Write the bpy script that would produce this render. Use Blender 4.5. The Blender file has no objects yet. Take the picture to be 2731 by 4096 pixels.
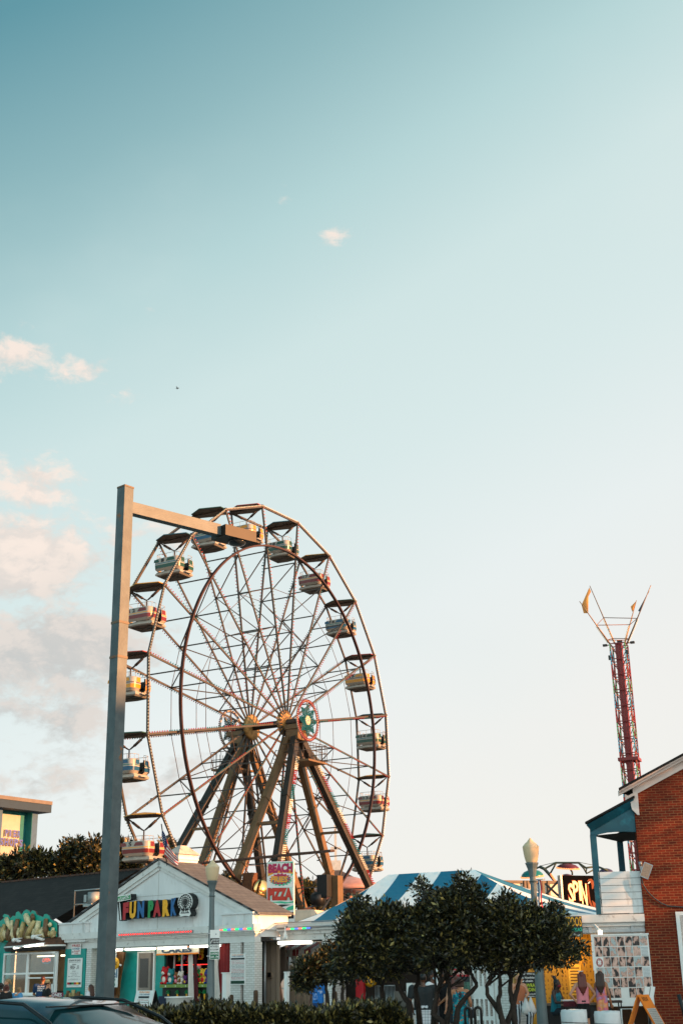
import bpy, math, random
import numpy as np
from mathutils import Vector, Matrix
R = math.radians
sc = bpy.context.scene
col = sc.collection
random.seed(7)
rng = np.random.default_rng(7)

# ------------------------------------------------------------------ camera
F_, PITCH, ROLL, EYE = 5085.0, R(19.85), R(1.16), 1.7
_c, _s = math.cos(PITCH), math.sin(PITCH)
FW = np.array([0, _c, _s]); UP = np.array([0, -_s, _c]); RT = np.array([1.0, 0, 0])
cam = bpy.data.cameras.new('camera'); cam.sensor_fit = 'VERTICAL'
cam.sensor_height = 36; cam.sensor_width = 24; cam.lens = F_ * 36 / 4096
cam.clip_start = .1; cam.clip_end = 5000
co = bpy.data.objects.new('camera', cam); col.objects.link(co)
_r = RT * math.cos(ROLL) - UP * math.sin(ROLL); _u = RT * math.sin(ROLL) + UP * math.cos(ROLL)
co.matrix_world = Matrix(((_r[0], _u[0], -FW[0], 0), (_r[1], _u[1], -FW[1], 0), (_r[2], _u[2], -FW[2], EYE), (0, 0, 0, 1)))
sc.camera = co

# ------------------------------------------------------------------ sun, sky, exposure
SUN_EL, SUN_D = R(9.5), (0.95, -0.31)            # sun low, right of and a little behind the camera
_h = math.hypot(*SUN_D)
SDIR = Vector((SUN_D[0] / _h * math.cos(SUN_EL), SUN_D[1] / _h * math.cos(SUN_EL), math.sin(SUN_EL)))
sl = bpy.data.lights.new('sun', 'SUN'); sl.energy = 4.6; sl.angle = R(.6); sl.color = (1, .43, .15)
so = bpy.data.objects.new('sun', sl); col.objects.link(so)
so.rotation_euler = (-SDIR).to_track_quat('-Z', 'Y').to_euler(); so.location = (40, -10, 40)
sc.view_settings.view_transform = 'Standard'; sc.view_settings.look = 'None'
sc.view_settings.exposure = 1.4; sc.view_settings.gamma = 1.0; sc.view_settings.use_curve_mapping = False

def lin(h):
    h = h.lstrip('#'); o = []
    for i in (0, 2, 4):
        c = int(h[i:i + 2], 16) / 255
        o.append(c / 12.92 if c <= .04045 else ((c + .055) / 1.055) ** 2.4)
    return tuple(o)

def ray(px, py):
    dx, dy = px - 1365.5, py - 2048
    u = dx * math.cos(ROLL) - dy * math.sin(ROLL); v = dx * math.sin(ROLL) + dy * math.cos(ROLL)
    return FW * F_ + RT * u - UP * v

world = bpy.data.worlds.new('World'); sc.world = world; world.use_nodes = True
nt = world.node_tree; nt.nodes.clear()
class NB:
    """small node helper"""
    def __init__(s, nt): s.nt = nt
    def n(s, t, **k):
        n = s.nt.nodes.new(t)
        for a, b in k.items(): setattr(n, a, b)
        return n
    def l(s, a, b): s.nt.links.new(a, b)
    def put(s, sock, v):
        if hasattr(v, 'is_output'): s.l(v, sock)
        else: sock.default_value = v
    def m(s, op, a, b=None, c=None, clamp=False):
        n = s.n('ShaderNodeMath', operation=op); n.use_clamp = clamp
        s.put(n.inputs[0], a)
        if b is not None: s.put(n.inputs[1], b)
        if c is not None: s.put(n.inputs[2], c)
        return n.outputs[0]
    def mix(s, f, a, b, mode='MIX'):
        n = s.n('ShaderNodeMix', data_type='RGBA', blend_type=mode)
        s.put(n.inputs[0], f); 
        for i, v in ((6, a), (7, b)):
            if not hasattr(v, 'is_output') and len(v) == 3: v = (*v, 1)
            s.put(n.inputs[i], v)
        return n.outputs[2]
    def ramp(s, f, stops, interp='LINEAR'):
        n = s.n('ShaderNodeValToRGB'); e = n.color_ramp.elements; n.color_ramp.interpolation = interp
        while len(e) > 1: e.remove(e[-1])
        for i, (p, c) in enumerate(stops):
            if i == 0: e[0].position = p; q = e[0]
            else: q = e.new(p)
            q.color = (*c, 1) if len(c) == 3 else c
        s.put(n.inputs[0], f); return n.outputs[0]
    def noise(s, vec, scale, detail=4, rough=.55, out='Fac'):
        n = s.n('ShaderNodeTexNoise'); n.inputs['Scale'].default_value = scale; n.inputs['Detail'].default_value = detail
        n.inputs['Roughness'].default_value = rough
        if vec is not None: s.l(vec, n.inputs['Vector'])
        return n.outputs[out]
    def sstep(s, x, a, b):
        n = s.n('ShaderNodeMapRange', interpolation_type='SMOOTHSTEP'); s.put(n.inputs[0], x)
        n.inputs[1].default_value = a; n.inputs[2].default_value = b
        return n.outputs[0]
B = NB(nt)
tc = B.n('ShaderNodeTexCoord'); D = tc.outputs['Generated']
sx = B.n('ShaderNodeSeparateXYZ'); B.l(D, sx.inputs[0])
X, Y, Zz = sx.outputs
t = B.m('SUBTRACT', Zz, B.m('MULTIPLY', X, .45))
tt = B.m('DIVIDE', B.m('ADD', t, .5), 2.0)
P_ = lambda v: (v + .5) / 2
grad = B.ramp(tt, [(P_(-.3), lin('#f4efe6')), (P_(.10), lin('#efeeea')), (P_(.24), lin('#e8eeed')), (P_(.36), lin('#d9e8e7')),
                   (P_(.47), lin('#cfe3e2')), (P_(.56), lin('#b5d4d5')), (P_(.65), lin('#90b8bd')), (P_(.75), lin('#6097a3')), (P_(1.1), lin('#386a7a'))])
# broad unevenness of the thin high cloud
v1 = B.n('ShaderNodeVectorMath', operation='MULTIPLY'); B.l(D, v1.inputs[0]); v1.inputs[1].default_value = (1, 1, 1.7)
soft = B.noise(v1.outputs[0], 3.2, 5, .5)
grad = B.mix(B.m('MULTIPLY', B.sstep(soft, .45, .8), .28), grad, lin('#dfe8e6'))
# cumulus at left: noise gated by where the banks stand
wv = B.n('ShaderNodeVectorMath', operation='SCALE'); B.l(B.noise(v1.outputs[0], 9, 4, .6, out='Color'), wv.inputs[0]); wv.inputs['Scale'].default_value = .05
vw = B.n('ShaderNodeVectorMath', operation='ADD'); B.l(v1.outputs[0], vw.inputs[0]); B.l(wv.outputs[0], vw.inputs[1])
fb = B.noise(vw.outputs[0], 22, 10, .62)
fb2 = B.noise(vw.outputs[0], 70, 8, .65)
def bank(px, py, w, gain):
    d = ray(px, py); d = d / np.linalg.norm(d)
    dd = B.n('ShaderNodeVectorMath', operation='SUBTRACT'); B.l(D, dd.inputs[0]); dd.inputs[1].default_value = tuple(d)
    ss = B.n('ShaderNodeVectorMath', operation='MULTIPLY'); B.l(dd.outputs[0], ss.inputs[0]); ss.inputs[1].default_value = (1 / w[0], 1 / w[0], 1 / w[1])
    ln = B.n('ShaderNodeVectorMath', operation='LENGTH'); B.l(ss.outputs[0], ln.inputs[0])
    return B.m('MULTIPLY', B.m('SUBTRACT', 1.0, B.sstep(ln.outputs[1], .0, 1.0)), gain)
banks = [((60, 1400), (.070, .032), .95), ((330, 1480), (.055, .028), .9), ((-250, 1450), (.08, .03), .9),
         ((110, 1960), (.07, .05), .85), ((60, 2220), (.13, .065), 1.35), ((480, 2150), (.10, .05), .55), ((-400, 2300), (.14, .07), 1.3),
         ((150, 2620), (.17, .075), 1.2), ((620, 2500), (.12, .07), .55), ((-400, 2650), (.16, .08), 1.2), ((350, 3100), (.24, .06), .65), ((60, 2850), (.16, .05), .8),
         ((590, 1250), (.018, .012), .6), ((1135, 790), (.014, .028), .5), ((1350, 940), (.035, .018), .43), ((500, 1560), (.03, .03), .35)]
msk = None
for (p, w, g) in banks:
    b = bank(p[0], p[1], w, g); msk = b if msk is None else B.m('MAXIMUM', msk, b)
dens = B.m('ADD', B.m('MULTIPLY', fb, .75), B.m('MULTIPLY', fb2, .25))
val = B.m('ADD', B.m('MULTIPLY', B.m('SUBTRACT', dens, .5), 4.2), B.m('MULTIPLY', B.m('SUBTRACT', msk, .42), 1.3))
cl = B.m('MULTIPLY', B.sstep(val, -.05, .75), B.sstep(msk, .02, .3))
lo = B.noise(v1.outputs[0], 7, 4, .5)
shade = B.sstep(B.m('ADD', B.m('MULTIPLY', Zz, 3.6), B.m('MULTIPLY', lo, .9)), 1.12, 1.72)
of = B.n('ShaderNodeVectorMath', operation='ADD'); B.l(vw.outputs[0], of.inputs[0]); of.inputs[1].default_value = (.014, -.003, .012)
lit = B.sstep(B.m('SUBTRACT', fb, B.noise(of.outputs[0], 22, 10, .62)), -.10, .12)
shade = B.m('ADD', B.m('MULTIPLY', shade, .62), B.m('MULTIPLY', lit, .42), clamp=True)
ccol = B.mix(shade, lin('#c6c5c2'), lin('#fbe9dc'))
sky = B.mix(B.m('MULTIPLY', cl, .93), grad, ccol)
# unseen sunset side of the sky, behind the camera, boosted to fill the shade
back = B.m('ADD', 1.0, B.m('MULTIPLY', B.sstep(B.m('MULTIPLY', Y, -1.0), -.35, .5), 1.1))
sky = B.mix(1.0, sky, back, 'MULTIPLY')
nish = B.n('ShaderNodeTexSky', sky_type='NISHITA'); nish.sun_disc = False
nish.sun_elevation = SUN_EL; nish.sun_rotation = math.atan2(SUN_D[0], SUN_D[1]); nish.air_density = 1.0; nish.dust_density = 1.5
b1 = B.n('ShaderNodeBackground'); B.l(nish.outputs[0], b1.inputs[0]); b1.inputs[1].default_value = .005
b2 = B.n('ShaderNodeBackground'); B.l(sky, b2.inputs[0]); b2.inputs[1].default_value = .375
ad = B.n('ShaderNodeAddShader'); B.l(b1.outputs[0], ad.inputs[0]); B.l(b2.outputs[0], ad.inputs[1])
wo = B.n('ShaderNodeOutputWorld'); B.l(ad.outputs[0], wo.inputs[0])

# ------------------------------------------------------------------ pixel -> place helpers (photo read once, real positions built)
def at(px, py, y):
    d = ray(px, py); return np.array([0, 0, EYE]) + d * (y / d[1])
class Frame:
    """a plan grid: x along a facade, y inwards, z up"""
    def __init__(s, P0=(0, 0), a=0):
        s.a = R(a); ca, sa = math.cos(s.a), math.sin(s.a)
        s.P = np.array([P0[0], P0[1], 0.]); s.d = np.array([ca, -sa, 0]); s.n = np.array([sa, ca, 0])
    def pix(s, px, py, dep=0.):
        d = ray(px, py); o = np.array([0, 0, EYE]); q = o + d * (((s.P - o) @ s.n + dep) / (d @ s.n))
        return (q - s.P) @ s.d, q[2]
    def pixx(s, px, py, x=0.):
        d = ray(px, py); o = np.array([0, 0, EYE]); q = o + d * (((s.P - o) @ s.d + x) / (d @ s.d))
        return (q - s.P) @ s.n, q[2]
    def w(s, x, y, z): return s.P + s.d * x + s.n * y + np.array([0, 0, z])
    def loc(s, P): P = np.array(P) - s.P; return np.array([P @ s.d, P @ s.n, P[2]])
W0 = Frame()
ZM = dict(A=(400,1900,.7653),B=(400,2700,.7653),C=(0,3100,.574),D=(700,3300,.4464),E=(1100,3300,.574),G=(1900,3300,.53),H=(2200,2300,.51),
 a=(600,2000,.2551),b=(850,2700,.287),c=(0,3500,.3189),d=(430,3640,.3189),e=(900,3640,.3189),f=(1500,3700,.4145),g=(2100,3700,.4024),
 h=(2331,3000,.2551),i=(2331,3350,.2551),j=(2000,3400,.287),k=(0,3150,.2551),l=(440,3380,.3189),m=(2250,2300,.2551),n=(1000,3380,.3189),o=(1250,3450,.7015))
def zz(k, x, y): a, b, s = ZM[k]; return a + x * s, b + y * s
def za(k, x, y, Y): return at(*zz(k, x, y), Y)

# ------------------------------------------------------------------ mesh builder
_txt = {}
def text_geo(s, bold=0., ext=0., font=None):
    key = (s, bold, ext)
    if key in _txt: return _txt[key]
    cu = bpy.data.curves.new('t', 'FONT'); cu.body = s; cu.align_x = 'CENTER'; cu.offset = bold; cu.extrude = ext; cu.resolution_u = 2
    cu.space_line = .95
    o = bpy.data.objects.new('t', cu); col.objects.link(o)
    dg = bpy.context.evaluated_depsgraph_get(); dg.update()
    me = bpy.data.meshes.new_from_object(o.evaluated_get(dg))
    v = np.array([x.co[:] for x in me.vertices]) if len(me.vertices) else np.zeros((0, 3)); f = [tuple(p.vertices) for p in me.polygons]
    bpy.data.objects.remove(o); bpy.data.curves.remove(cu); bpy.data.meshes.remove(me)
    _txt[key] = (v, f); return v, f
class MB:
    def __init__(s): s.v = []; s.f = []; s.m = []; s.sm = []
    def add(s, v, f, m=0, sm=False):
        o = len(s.v); s.v += [tuple(map(float, p)) for p in v]
        for q in f: s.f.append(tuple(i + o for i in q)); s.m.append(m); s.sm.append(sm)
        return s
    def box(s, x0, x1, y0, y1, z0, z1, m=0):
        v = [(x, y, z) for x in (x0, x1) for y in (y0, y1) for z in (z0, z1)]
        return s.add(v, [(0, 1, 3, 2), (4, 6, 7, 5), (0, 4, 5, 1), (2, 3, 7, 6), (0, 2, 6, 4), (1, 5, 7, 3)], m)
    def bar(s, p, q, w, h=None, m=0, up=(0, 0, 1)):
        p, q = np.array(p, float), np.array(q, float); h = h or w
        a = q - p; a /= max(np.linalg.norm(a), 1e-9); u = np.array(up, float)
        if abs(a @ u) > .98: u = np.array([1., 0, 0])
        x = np.cross(a, u); x /= np.linalg.norm(x); y = np.cross(x, a)
        x = x * w / 2; y = y * h / 2
        v = [b + i * x + j * y for b in (p, q) for i, j in ((-1, -1), (1, -1), (1, 1), (-1, 1))]
        return s.add(v, [(3, 2, 1, 0), (4, 5, 6, 7), (0, 1, 5, 4), (1, 2, 6, 5), (2, 3, 7, 6), (3, 0, 4, 7)], m)
    def tube(s, pts, r, seg=8, m=0, cap=True, closed=False):
        pts = [np.array(p, float) for p in pts]; n = len(pts)
        rs = r if hasattr(r, '__len__') else [r] * n
        v = []; f = []; x = None
        for i in range(n):
            if closed: a = pts[(i + 1) % n] - pts[i - 1]
            else: a = pts[min(i + 1, n - 1)] - pts[max(i - 1, 0)]
            a = a / max(np.linalg.norm(a), 1e-9)
            if x is None:
                u = np.array([0, 0, 1.]) if abs(a[2]) < .9 else np.array([1., 0, 0])
                x = np.cross(a, u)
            else: x = x - a * (x @ a)
            x = x / np.linalg.norm(x); y = np.cross(a, x)
            for k in range(seg):
                th = 2 * math.pi * k / seg; v.append(pts[i] + rs[i] * (math.cos(th) * x + math.sin(th) * y))
        for i in range(n if closed else n - 1):
            j = (i + 1) % n
            for k in range(seg):
                f.append((i * seg + k, i * seg + (k + 1) % seg, j * seg + (k + 1) % seg, j * seg + k))
        if cap and not closed:
            f.append(tuple(range(seg))[::-1]); f.append(tuple(range((n - 1) * seg, n * seg)))
        return s.add(v, f, m, True)
    def lathe(s, prof, c=(0, 0, 0), seg=16, m=0, sm=True, axis=None):
        v = []; f = []; c = np.array(c, float); ax = np.array(axis if axis is not None else (0, 0, 1.), float); ax /= np.linalg.norm(ax)
        u = np.array([1., 0, 0]) if abs(ax[0]) < .9 else np.array([0, 1., 0]); x = np.cross(ax, u); x /= np.linalg.norm(x); y = np.cross(ax, x)
        for (r, z) in prof:
            for k in range(seg):
                th = 2 * math.pi * k / seg; v.append(c + ax * z + r * (math.cos(th) * x + math.sin(th) * y))
        for i in range(len(prof) - 1):
            for k in range(seg): f.append((i * seg + k, i * seg + (k + 1) % seg, (i + 1) * seg + (k + 1) % seg, (i + 1) * seg + k))
        f.append(tuple(range(seg))[::-1]); f.append(tuple(range((len(prof) - 1) * seg, len(prof) * seg)))
        return s.add(v, f, m, sm)
    def ball(s, c, r, m=0, seg=10, ring=7):
        r = r if hasattr(r, '__len__') else (r, r, r); v = []; f = []
        for i in range(ring + 1):
            ph = math.pi * i / ring
            for k in range(seg):
                th = 2 * math.pi * k / seg
                v.append((c[0] + r[0] * math.sin(ph) * math.cos(th), c[1] + r[1] * math.sin(ph) * math.sin(th), c[2] + r[2] * math.cos(ph)))
        for i in range(ring):
            for k in range(seg): f.append((i * seg + k, (i + 1) * seg + k, (i + 1) * seg + (k + 1) % seg, i * seg + (k + 1) % seg))
        return s.add(v, f, m, True)
    def prism(s, poly, y0, y1, m=0, ms=None):
        """polygon in x,z extruded in y"""
        n = len(poly); A = sum(poly[i][0] * poly[(i + 1) % n][1] - poly[(i + 1) % n][0] * poly[i][1] for i in range(n))
        if A < 0: poly = poly[::-1]
        v = [(x, y0, z) for x, z in poly] + [(x, y1, z) for x, z in poly]
        s.add(v, [tuple(range(n)), tuple(range(n, 2 * n))[::-1]], m)
        return s.add(v, [(i, i + n, (i + 1) % n + n, (i + 1) % n) for i in range(n)], m if ms is None else ms)
    def quad(s, *p, m=0): return s.add(p, [tuple(range(len(p)))], m)
    def text(s, t, x0, x1, z0, z1, y, m=0, bold=.02, ext=0., shear=0., rise=0.):
        """lettering fitted to a box in the x,z plane, read from -y"""
        v, f = text_geo(t, bold, 0.)
        if not len(v): return s
        lo, hi = v.min(0), v.max(0); w = max(hi[0] - lo[0], 1e-6); h = max(hi[1] - lo[1], 1e-6)
        a = (v[:, 0] - lo[0]) / w; b = (v[:, 1] - lo[1]) / h
        x = x0 + a * (x1 - x0) + shear * b * (z1 - z0); z = z0 + b * (z1 - z0) + rise * a
        s.add(np.stack([x, np.full_like(x, y), z], 1), f, m)
        if ext:
            n = len(v)
            ed = {}
            for q in f:
                for i in range(len(q)):
                    e = (q[i], q[(i + 1) % len(q)]); ed[e] = ed.get(e, 0) + 1
            bd = [e for e in ed if (e[1], e[0]) not in ed]
            V = np.concatenate([np.stack([x, np.full_like(x, y), z], 1), np.stack([x, np.full_like(x, y + ext), z], 1)])
            s.add(V, [(e[1], e[0], e[0] + n, e[1] + n) for e in bd], m + 1)
        return s
    def mesh(s, name, mats, origin=(0, 0, 0)):
        me = bpy.data.meshes.new(name)
        v = np.array(s.v, float).reshape(-1, 3) - np.array(origin, float)
        me.from_pydata(v.tolist(), [], s.f)
        for q in (mats if isinstance(mats, (list, tuple)) else [mats]): me.materials.append(q)
        me.polygons.foreach_set('material_index', s.m); me.polygons.foreach_set('use_smooth', s.sm)
        me.update(); return me

used_labels = {}
def tag(o, label, cat, group=None):
    o['label'] = label; o['category'] = cat
    if group: o['group'] = group
    used_labels.setdefault(label, []).append(o.name); return o
class T:
    """a thing: an Empty at its base with its parts as children"""
    def __init__(s, name, label, cat, F=W0, o=(0, 0, 0), group=None):
        s.F, s.o = F, np.array(o, float)
        e = s.e = bpy.data.objects.new(name, None); col.objects.link(e); e.empty_display_size = .2
        e.location = F.w(*o); e.rotation_euler = (0, 0, -F.a); tag(e, label, cat, group)
    def part(s, name, mb, mats, parent=None, label=None):
        me = mb.mesh(name, mats, s.o) if isinstance(mb, MB) else mb
        ob = bpy.data.objects.new(name, me); col.objects.link(ob); ob.parent = parent or s.e
        if label: ob['label'] = label
        if name in ('bulb_string', 'bulb_panel'): ob['kind'] = 'stuff'
        return ob
def solo(name, label, cat, mb, mats, F=W0, o=(0, 0, 0), group=None, kind=None):
    me = mb.mesh(name, mats, o); ob = bpy.data.objects.new(name, me); col.objects.link(ob)
    ob.location = F.w(*o); ob.rotation_euler = (0, 0, -F.a)
    if label: tag(ob, label, cat, group)
    if kind: ob['kind'] = kind
    return ob

# ------------------------------------------------------------------ materials
def M(name, c, rough=.6, metal=0., var=.12, scale=3., bump=0., emit=0., dirt=None, dirt_amt=.5, dscale=2.5, spec=.5, stretch=None, trans=0., bscale=30, coat=0.):
    c = lin(c) if isinstance(c, str) else c
    m = bpy.data.materials.new(name); m.use_nodes = True; nt = m.node_tree; b = NB(nt); p = nt.nodes['Principled BSDF']
    p.inputs['Roughness'].default_value = rough; p.inputs['Metallic'].default_value = metal
    p.inputs['Specular IOR Level'].default_value = spec; p.inputs['Coat Weight'].default_value = coat
    tc = b.n('ShaderNodeTexCoord').outputs['Object']
    if stretch:
        q = b.n('ShaderNodeVectorMath', operation='MULTIPLY'); b.l(tc, q.inputs[0]); q.inputs[1].default_value = stretch; tc2 = q.outputs[0]
    else: tc2 = tc
    cc = (*c, 1)
    if var:
        n = b.noise(tc2, scale, 5, .6); f = b.sstep(n, .3, .7)
        cc = b.mix(f, tuple(max(0, x * (1 - var)) for x in c), tuple(min(1, x * (1 + var)) for x in c))
    if dirt:
        n = b.noise(tc2, dscale, 8, .7); f = b.m('MULTIPLY', b.sstep(n, .55, .68), dirt_amt)
        cc = b.mix(f, cc, lin(dirt))
    b.put(p.inputs['Base Color'], cc)
    if bump:
        bn = b.n('ShaderNodeBump'); bn.inputs['Strength'].default_value = bump; bn.inputs['Distance'].default_value = .02
        b.l(b.noise(tc2, bscale, 4), bn.inputs['Height']); b.l(bn.outputs[0], p.inputs['Normal'])
    if emit:
        emit = emit * .42
        b.put(p.inputs['Emission Color'], cc); p.inputs['Emission Strength'].default_value = emit
    if trans: p.inputs['Transmission Weight'].default_value = trans
    return m
def brickmat(name, c1, c2, mort, bw, rh, ms, vec='wall', rough=.85, offset=.5, bump=.4, var=.5):
    m = bpy.data.materials.new(name); m.use_nodes = True; nt = m.node_tree; b = NB(nt); p = nt.nodes['Principled BSDF']
    p.inputs['Roughness'].default_value = rough; p.inputs['Specular IOR Level'].default_value = .25
    sp = b.n('ShaderNodeSeparateXYZ'); b.l(b.n('ShaderNodeTexCoord').outputs['Object'], sp.inputs[0])
    cb = b.n('ShaderNodeCombineXYZ')
    if vec == 'wall': b.put(cb.inputs[0], b.m('ADD', sp.outputs[0], sp.outputs[1])); b.put(cb.inputs[1], sp.outputs[2])
    elif vec == 'roofx': b.put(cb.inputs[0], sp.outputs[0]); b.put(cb.inputs[1], b.m('MULTIPLY', sp.outputs[2], 1.6))     # courses run along x
    else: b.put(cb.inputs[0], sp.outputs[1]); b.put(cb.inputs[1], b.m('MULTIPLY', sp.outputs[2], 1.7))                       # courses run along y
    t = b.n('ShaderNodeTexBrick'); b.l(cb.outputs[0], t.inputs['Vector']); t.inputs['Scale'].default_value = 1
    t.offset = offset; t.inputs['Brick Width'].default_value = bw; t.inputs['Row Height'].default_value = rh; t.inputs['Mortar Size'].default_value = ms
    t.inputs['Mortar Smooth'].default_value = .2; t.inputs['Bias'].default_value = -.1
    t.inputs['Color1'].default_value = (*lin(c1), 1); t.inputs['Color2'].default_value = (*lin(c2), 1); t.inputs['Mortar'].default_value = (*lin(mort), 1)
    n = b.noise(cb.outputs[0], 1.3, 5, .65); f = b.sstep(n, .35, .7)
    cc = b.mix(b.m('MULTIPLY', f, var), t.outputs[0], tuple(x * .45 for x in lin(c1)))
    b.put(p.inputs['Base Color'], cc)
    bn = b.n('ShaderNodeBump'); bn.inputs['Strength'].default_value = bump; bn.inputs['Distance'].default_value = .012; bn.invert = True
    b.l(t.outputs['Fac'], bn.inputs['Height']); b.l(bn.outputs[0], p.inputs['Normal'])
    return m
def stripemat(name, c1, c2, period, axis=0, off=0., rough=.6):
    m = bpy.data.materials.new(name); m.use_nodes = True; nt = m.node_tree; b = NB(nt); p = nt.nodes['Principled BSDF']
    p.inputs['Roughness'].default_value = rough
    tc = b.n('ShaderNodeTexCoord').outputs['Object']
    sp = b.n('ShaderNodeSeparateXYZ'); b.l(tc, sp.inputs[0])
    f = b.m('FRACT', b.m('DIVIDE', b.m('ADD', sp.outputs[axis], off + 100 * period), period))
    g = b.m('GREATER_THAN', f, .5)
    n = b.noise(tc, 1.5, 4); k = b.m('ADD', .85, b.m('MULTIPLY', n, .3))
    cc = b.mix(g, lin(c1), lin(c2)); cc = b.mix(1.0, cc, k, 'MULTIPLY'); b.put(p.inputs['Base Color'], cc)
    bn = b.n('ShaderNodeBump'); bn.inputs['Strength'].default_value = .3; bn.inputs['Distance'].default_value = .15
    b.l(b.noise(tc, 1.2, 3), bn.inputs['Height']); b.l(bn.outputs[0], p.inputs['Normal'])
    return m
WHITE = M('white_paint', '#dcdedd', .55, var=.07, scale=1.6, dirt='#8d857a', dirt_amt=.35, dscale=3, stretch=(1, 1, .35), bump=.06)
WHITE2 = M('white_trim', '#d6d6d2', .5, var=.06, scale=2, dirt='#6f6358', dirt_amt=.5, dscale=5)
WBRICK = brickmat('white_brick', '#dedcd8', '#cfccc6', '#b3aea6', .215, .075, .008, bump=.6, var=.0)
TEAL = M('teal_paint', '#0c8f86', .5, var=.12)
TEALB = M('teal_blue_paint', '#06505f', .55, var=.25, scale=1.2, dirt='#1f7f8e', dirt_amt=.7, dscale=1.3)
DARK = M('dark_void', '#14181a', .8, var=.1)
BLACK = M('black_paint', '#101214', .5, var=.05)
STEEL = M('grey_steel', '#6f7c80', .45, .3, var=.08, dirt='#8a4a1e', dirt_amt=.35, dscale=2.2)
GALV = M('galvanised', '#9aa0a2', .4, .6, var=.1)
RUST = M('rusty_steel', '#5c3a22', .7, .3, var=.3, scale=6)
GLASS = M('window_glass', '#1c2426', .06, 0, var=.2, scale=1, spec=.8)
ASPHALT = M('asphalt', (.05, .05, .052), .9, var=.25, scale=8, bump=.3)
CONC = M('concrete', '#8f8a82', .85, var=.15, scale=4, bump=.2)
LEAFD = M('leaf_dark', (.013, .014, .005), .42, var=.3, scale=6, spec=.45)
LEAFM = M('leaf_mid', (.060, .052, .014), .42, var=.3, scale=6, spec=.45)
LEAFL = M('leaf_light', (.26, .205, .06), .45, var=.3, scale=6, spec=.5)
BARK = M('bark', '#2c241d', .9, var=.35, scale=12, bump=.6)
TUBE = M('lit_tube', '#fff6e2', .4, var=0, emit=5.0)
RED = M('red_paint', '#b01420', .45); YEL = M('yellow_paint', '#eaa712', .45); GRN = M('green_paint', '#0f8a4a', .45); BLU = M('blue_paint', '#0f5c94', .45)
NAVY = M('navy', '#14223e', .6); SIGNW = M('sign_white', '#e4e4e0', .5, var=.04); ORANGE = M('orange_paint', '#e07a10', .5)
# ------------------------------------------------------------------ setting: ground
g = MB(); g.quad((-3000, -300, 0), (3000, -300, 0), (3000, 3000, 0), (-3000, 3000, 0)); solo('ground', None, None, g, CONC, kind='structure')
g = MB(); g.box(-60, 60, 2, 18.6, -.06, .004); solo('road', None, None, g, ASPHALT, kind='structure')
g = MB(); g.box(-60, 60, 18.6, 34, 0, .13); solo('pavement', None, None, g, CONC, kind='structure')

# ------------------------------------------------------------------ ferris wheel
WFr = Frame((-4.48, 73.6), 29.38); CZ, RW, PH = 15.2, 12.8, -.19
PAINT = M('wheel_steel', '#453f3a', .5, .2, var=.15, dirt='#5b3a22', dirt_amt=.5, dscale=3)
PAINTD = M('wheel_dark_steel', '#4a3a30', .5, .3, var=.2)
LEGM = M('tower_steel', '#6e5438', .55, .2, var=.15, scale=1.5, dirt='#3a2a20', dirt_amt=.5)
LEGD = M('tower_shaded_steel', '#332c25', .5, .2, var=.15, scale=1.5, dirt='#1e1812', dirt_amt=.5)  # darker copy of the tower steel, painting the outer legs as shaded
CREAM = M('cream_fibreglass', '#a0968a', .35, var=.05)
BW = M('bulb_white', '#e8dcc0', .3, var=0); BR_ = M('bulb_red', '#9a1a20', .3, var=0); BG = M('bulb_teal', '#0c6468', .3, var=0)
CAN_U = M('canopy_underside', '#5b544c', .7, var=.1)
wheel = T('ferris_wheel', 'tall ferris wheel of light-strung steel spokes between two braced towers', 'ferris wheel', WFr, (0, 0, 0))
def rp(off, r, th): return np.array([off, r * math.sin(th), CZ + r * math.cos(th)])
TH = [PH + R(18) * k for k in range(20)]
BULBN = np.array([(.7, .7, 0), (-.7, .7, 0), (-.7, -.7, 0), (.7, -.7, 0), (0, 0, 1.6)])
def bulbs(mb, p, q, n, out, r, pat, gap=.05):
    """a row of little lamp bulbs along p-q that stick out along `out`"""
    p, q, out = np.array(p, float), np.array(q, float), np.array(out, float)
    a = (q - p) / np.linalg.norm(q - p); out = out - a * (out @ a); out /= np.linalg.norm(out); b = np.cross(a, out)
    for i in range(n):
        c = p + (q - p) * (i + .5) / n + out * gap
        V = [c + r * (v[0] * a + v[1] * b + v[2] * out) for v in BULBN]
        mb.add(V, [(0, 1, 4), (1, 2, 4), (2, 3, 4), (3, 0, 4)], pat(i, n))
seg = lambda i, n: 1 + (i * 7 // n) % 2
rimc = {}
for sgn, nm in ((1, 'near'), (-1, 'far')):
    o = sgn * 1.1
    mb = MB(); bl = MB()
    for k in range(20):
        p, q = rp(o, RW, TH[k]), rp(o, RW, TH[(k + 1) % 20])
        mb.bar(p, q, .085, .13); mb.ball(p, .13, seg=8, ring=5)
        mid = (TH[k] + TH[k] + R(18)) / 2
        bulbs(bl, p, q, 26, (sgn * .9, math.sin(mid) * .6, math.cos(mid) * .6), .045, lambda i, n: 0, .08)
    o1 = wheel.part('outer_rim', mb, PAINT); ob = wheel.part('bulb_string', bl, [BW, BR_, BG], o1)
mb = MB(); N = 120
ringp = [rp(1.38, 10.35, 2 * math.pi * i / N) for i in range(N)]
for i in range(N): mb.bar(ringp[i], ringp[(i + 1) % N], .10, .17, up=(1, 0, 0))
wheel.part('drive_ring', mb, M('drive_ring_paint', '#3a1d16', .5, .2, var=.1))
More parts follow.
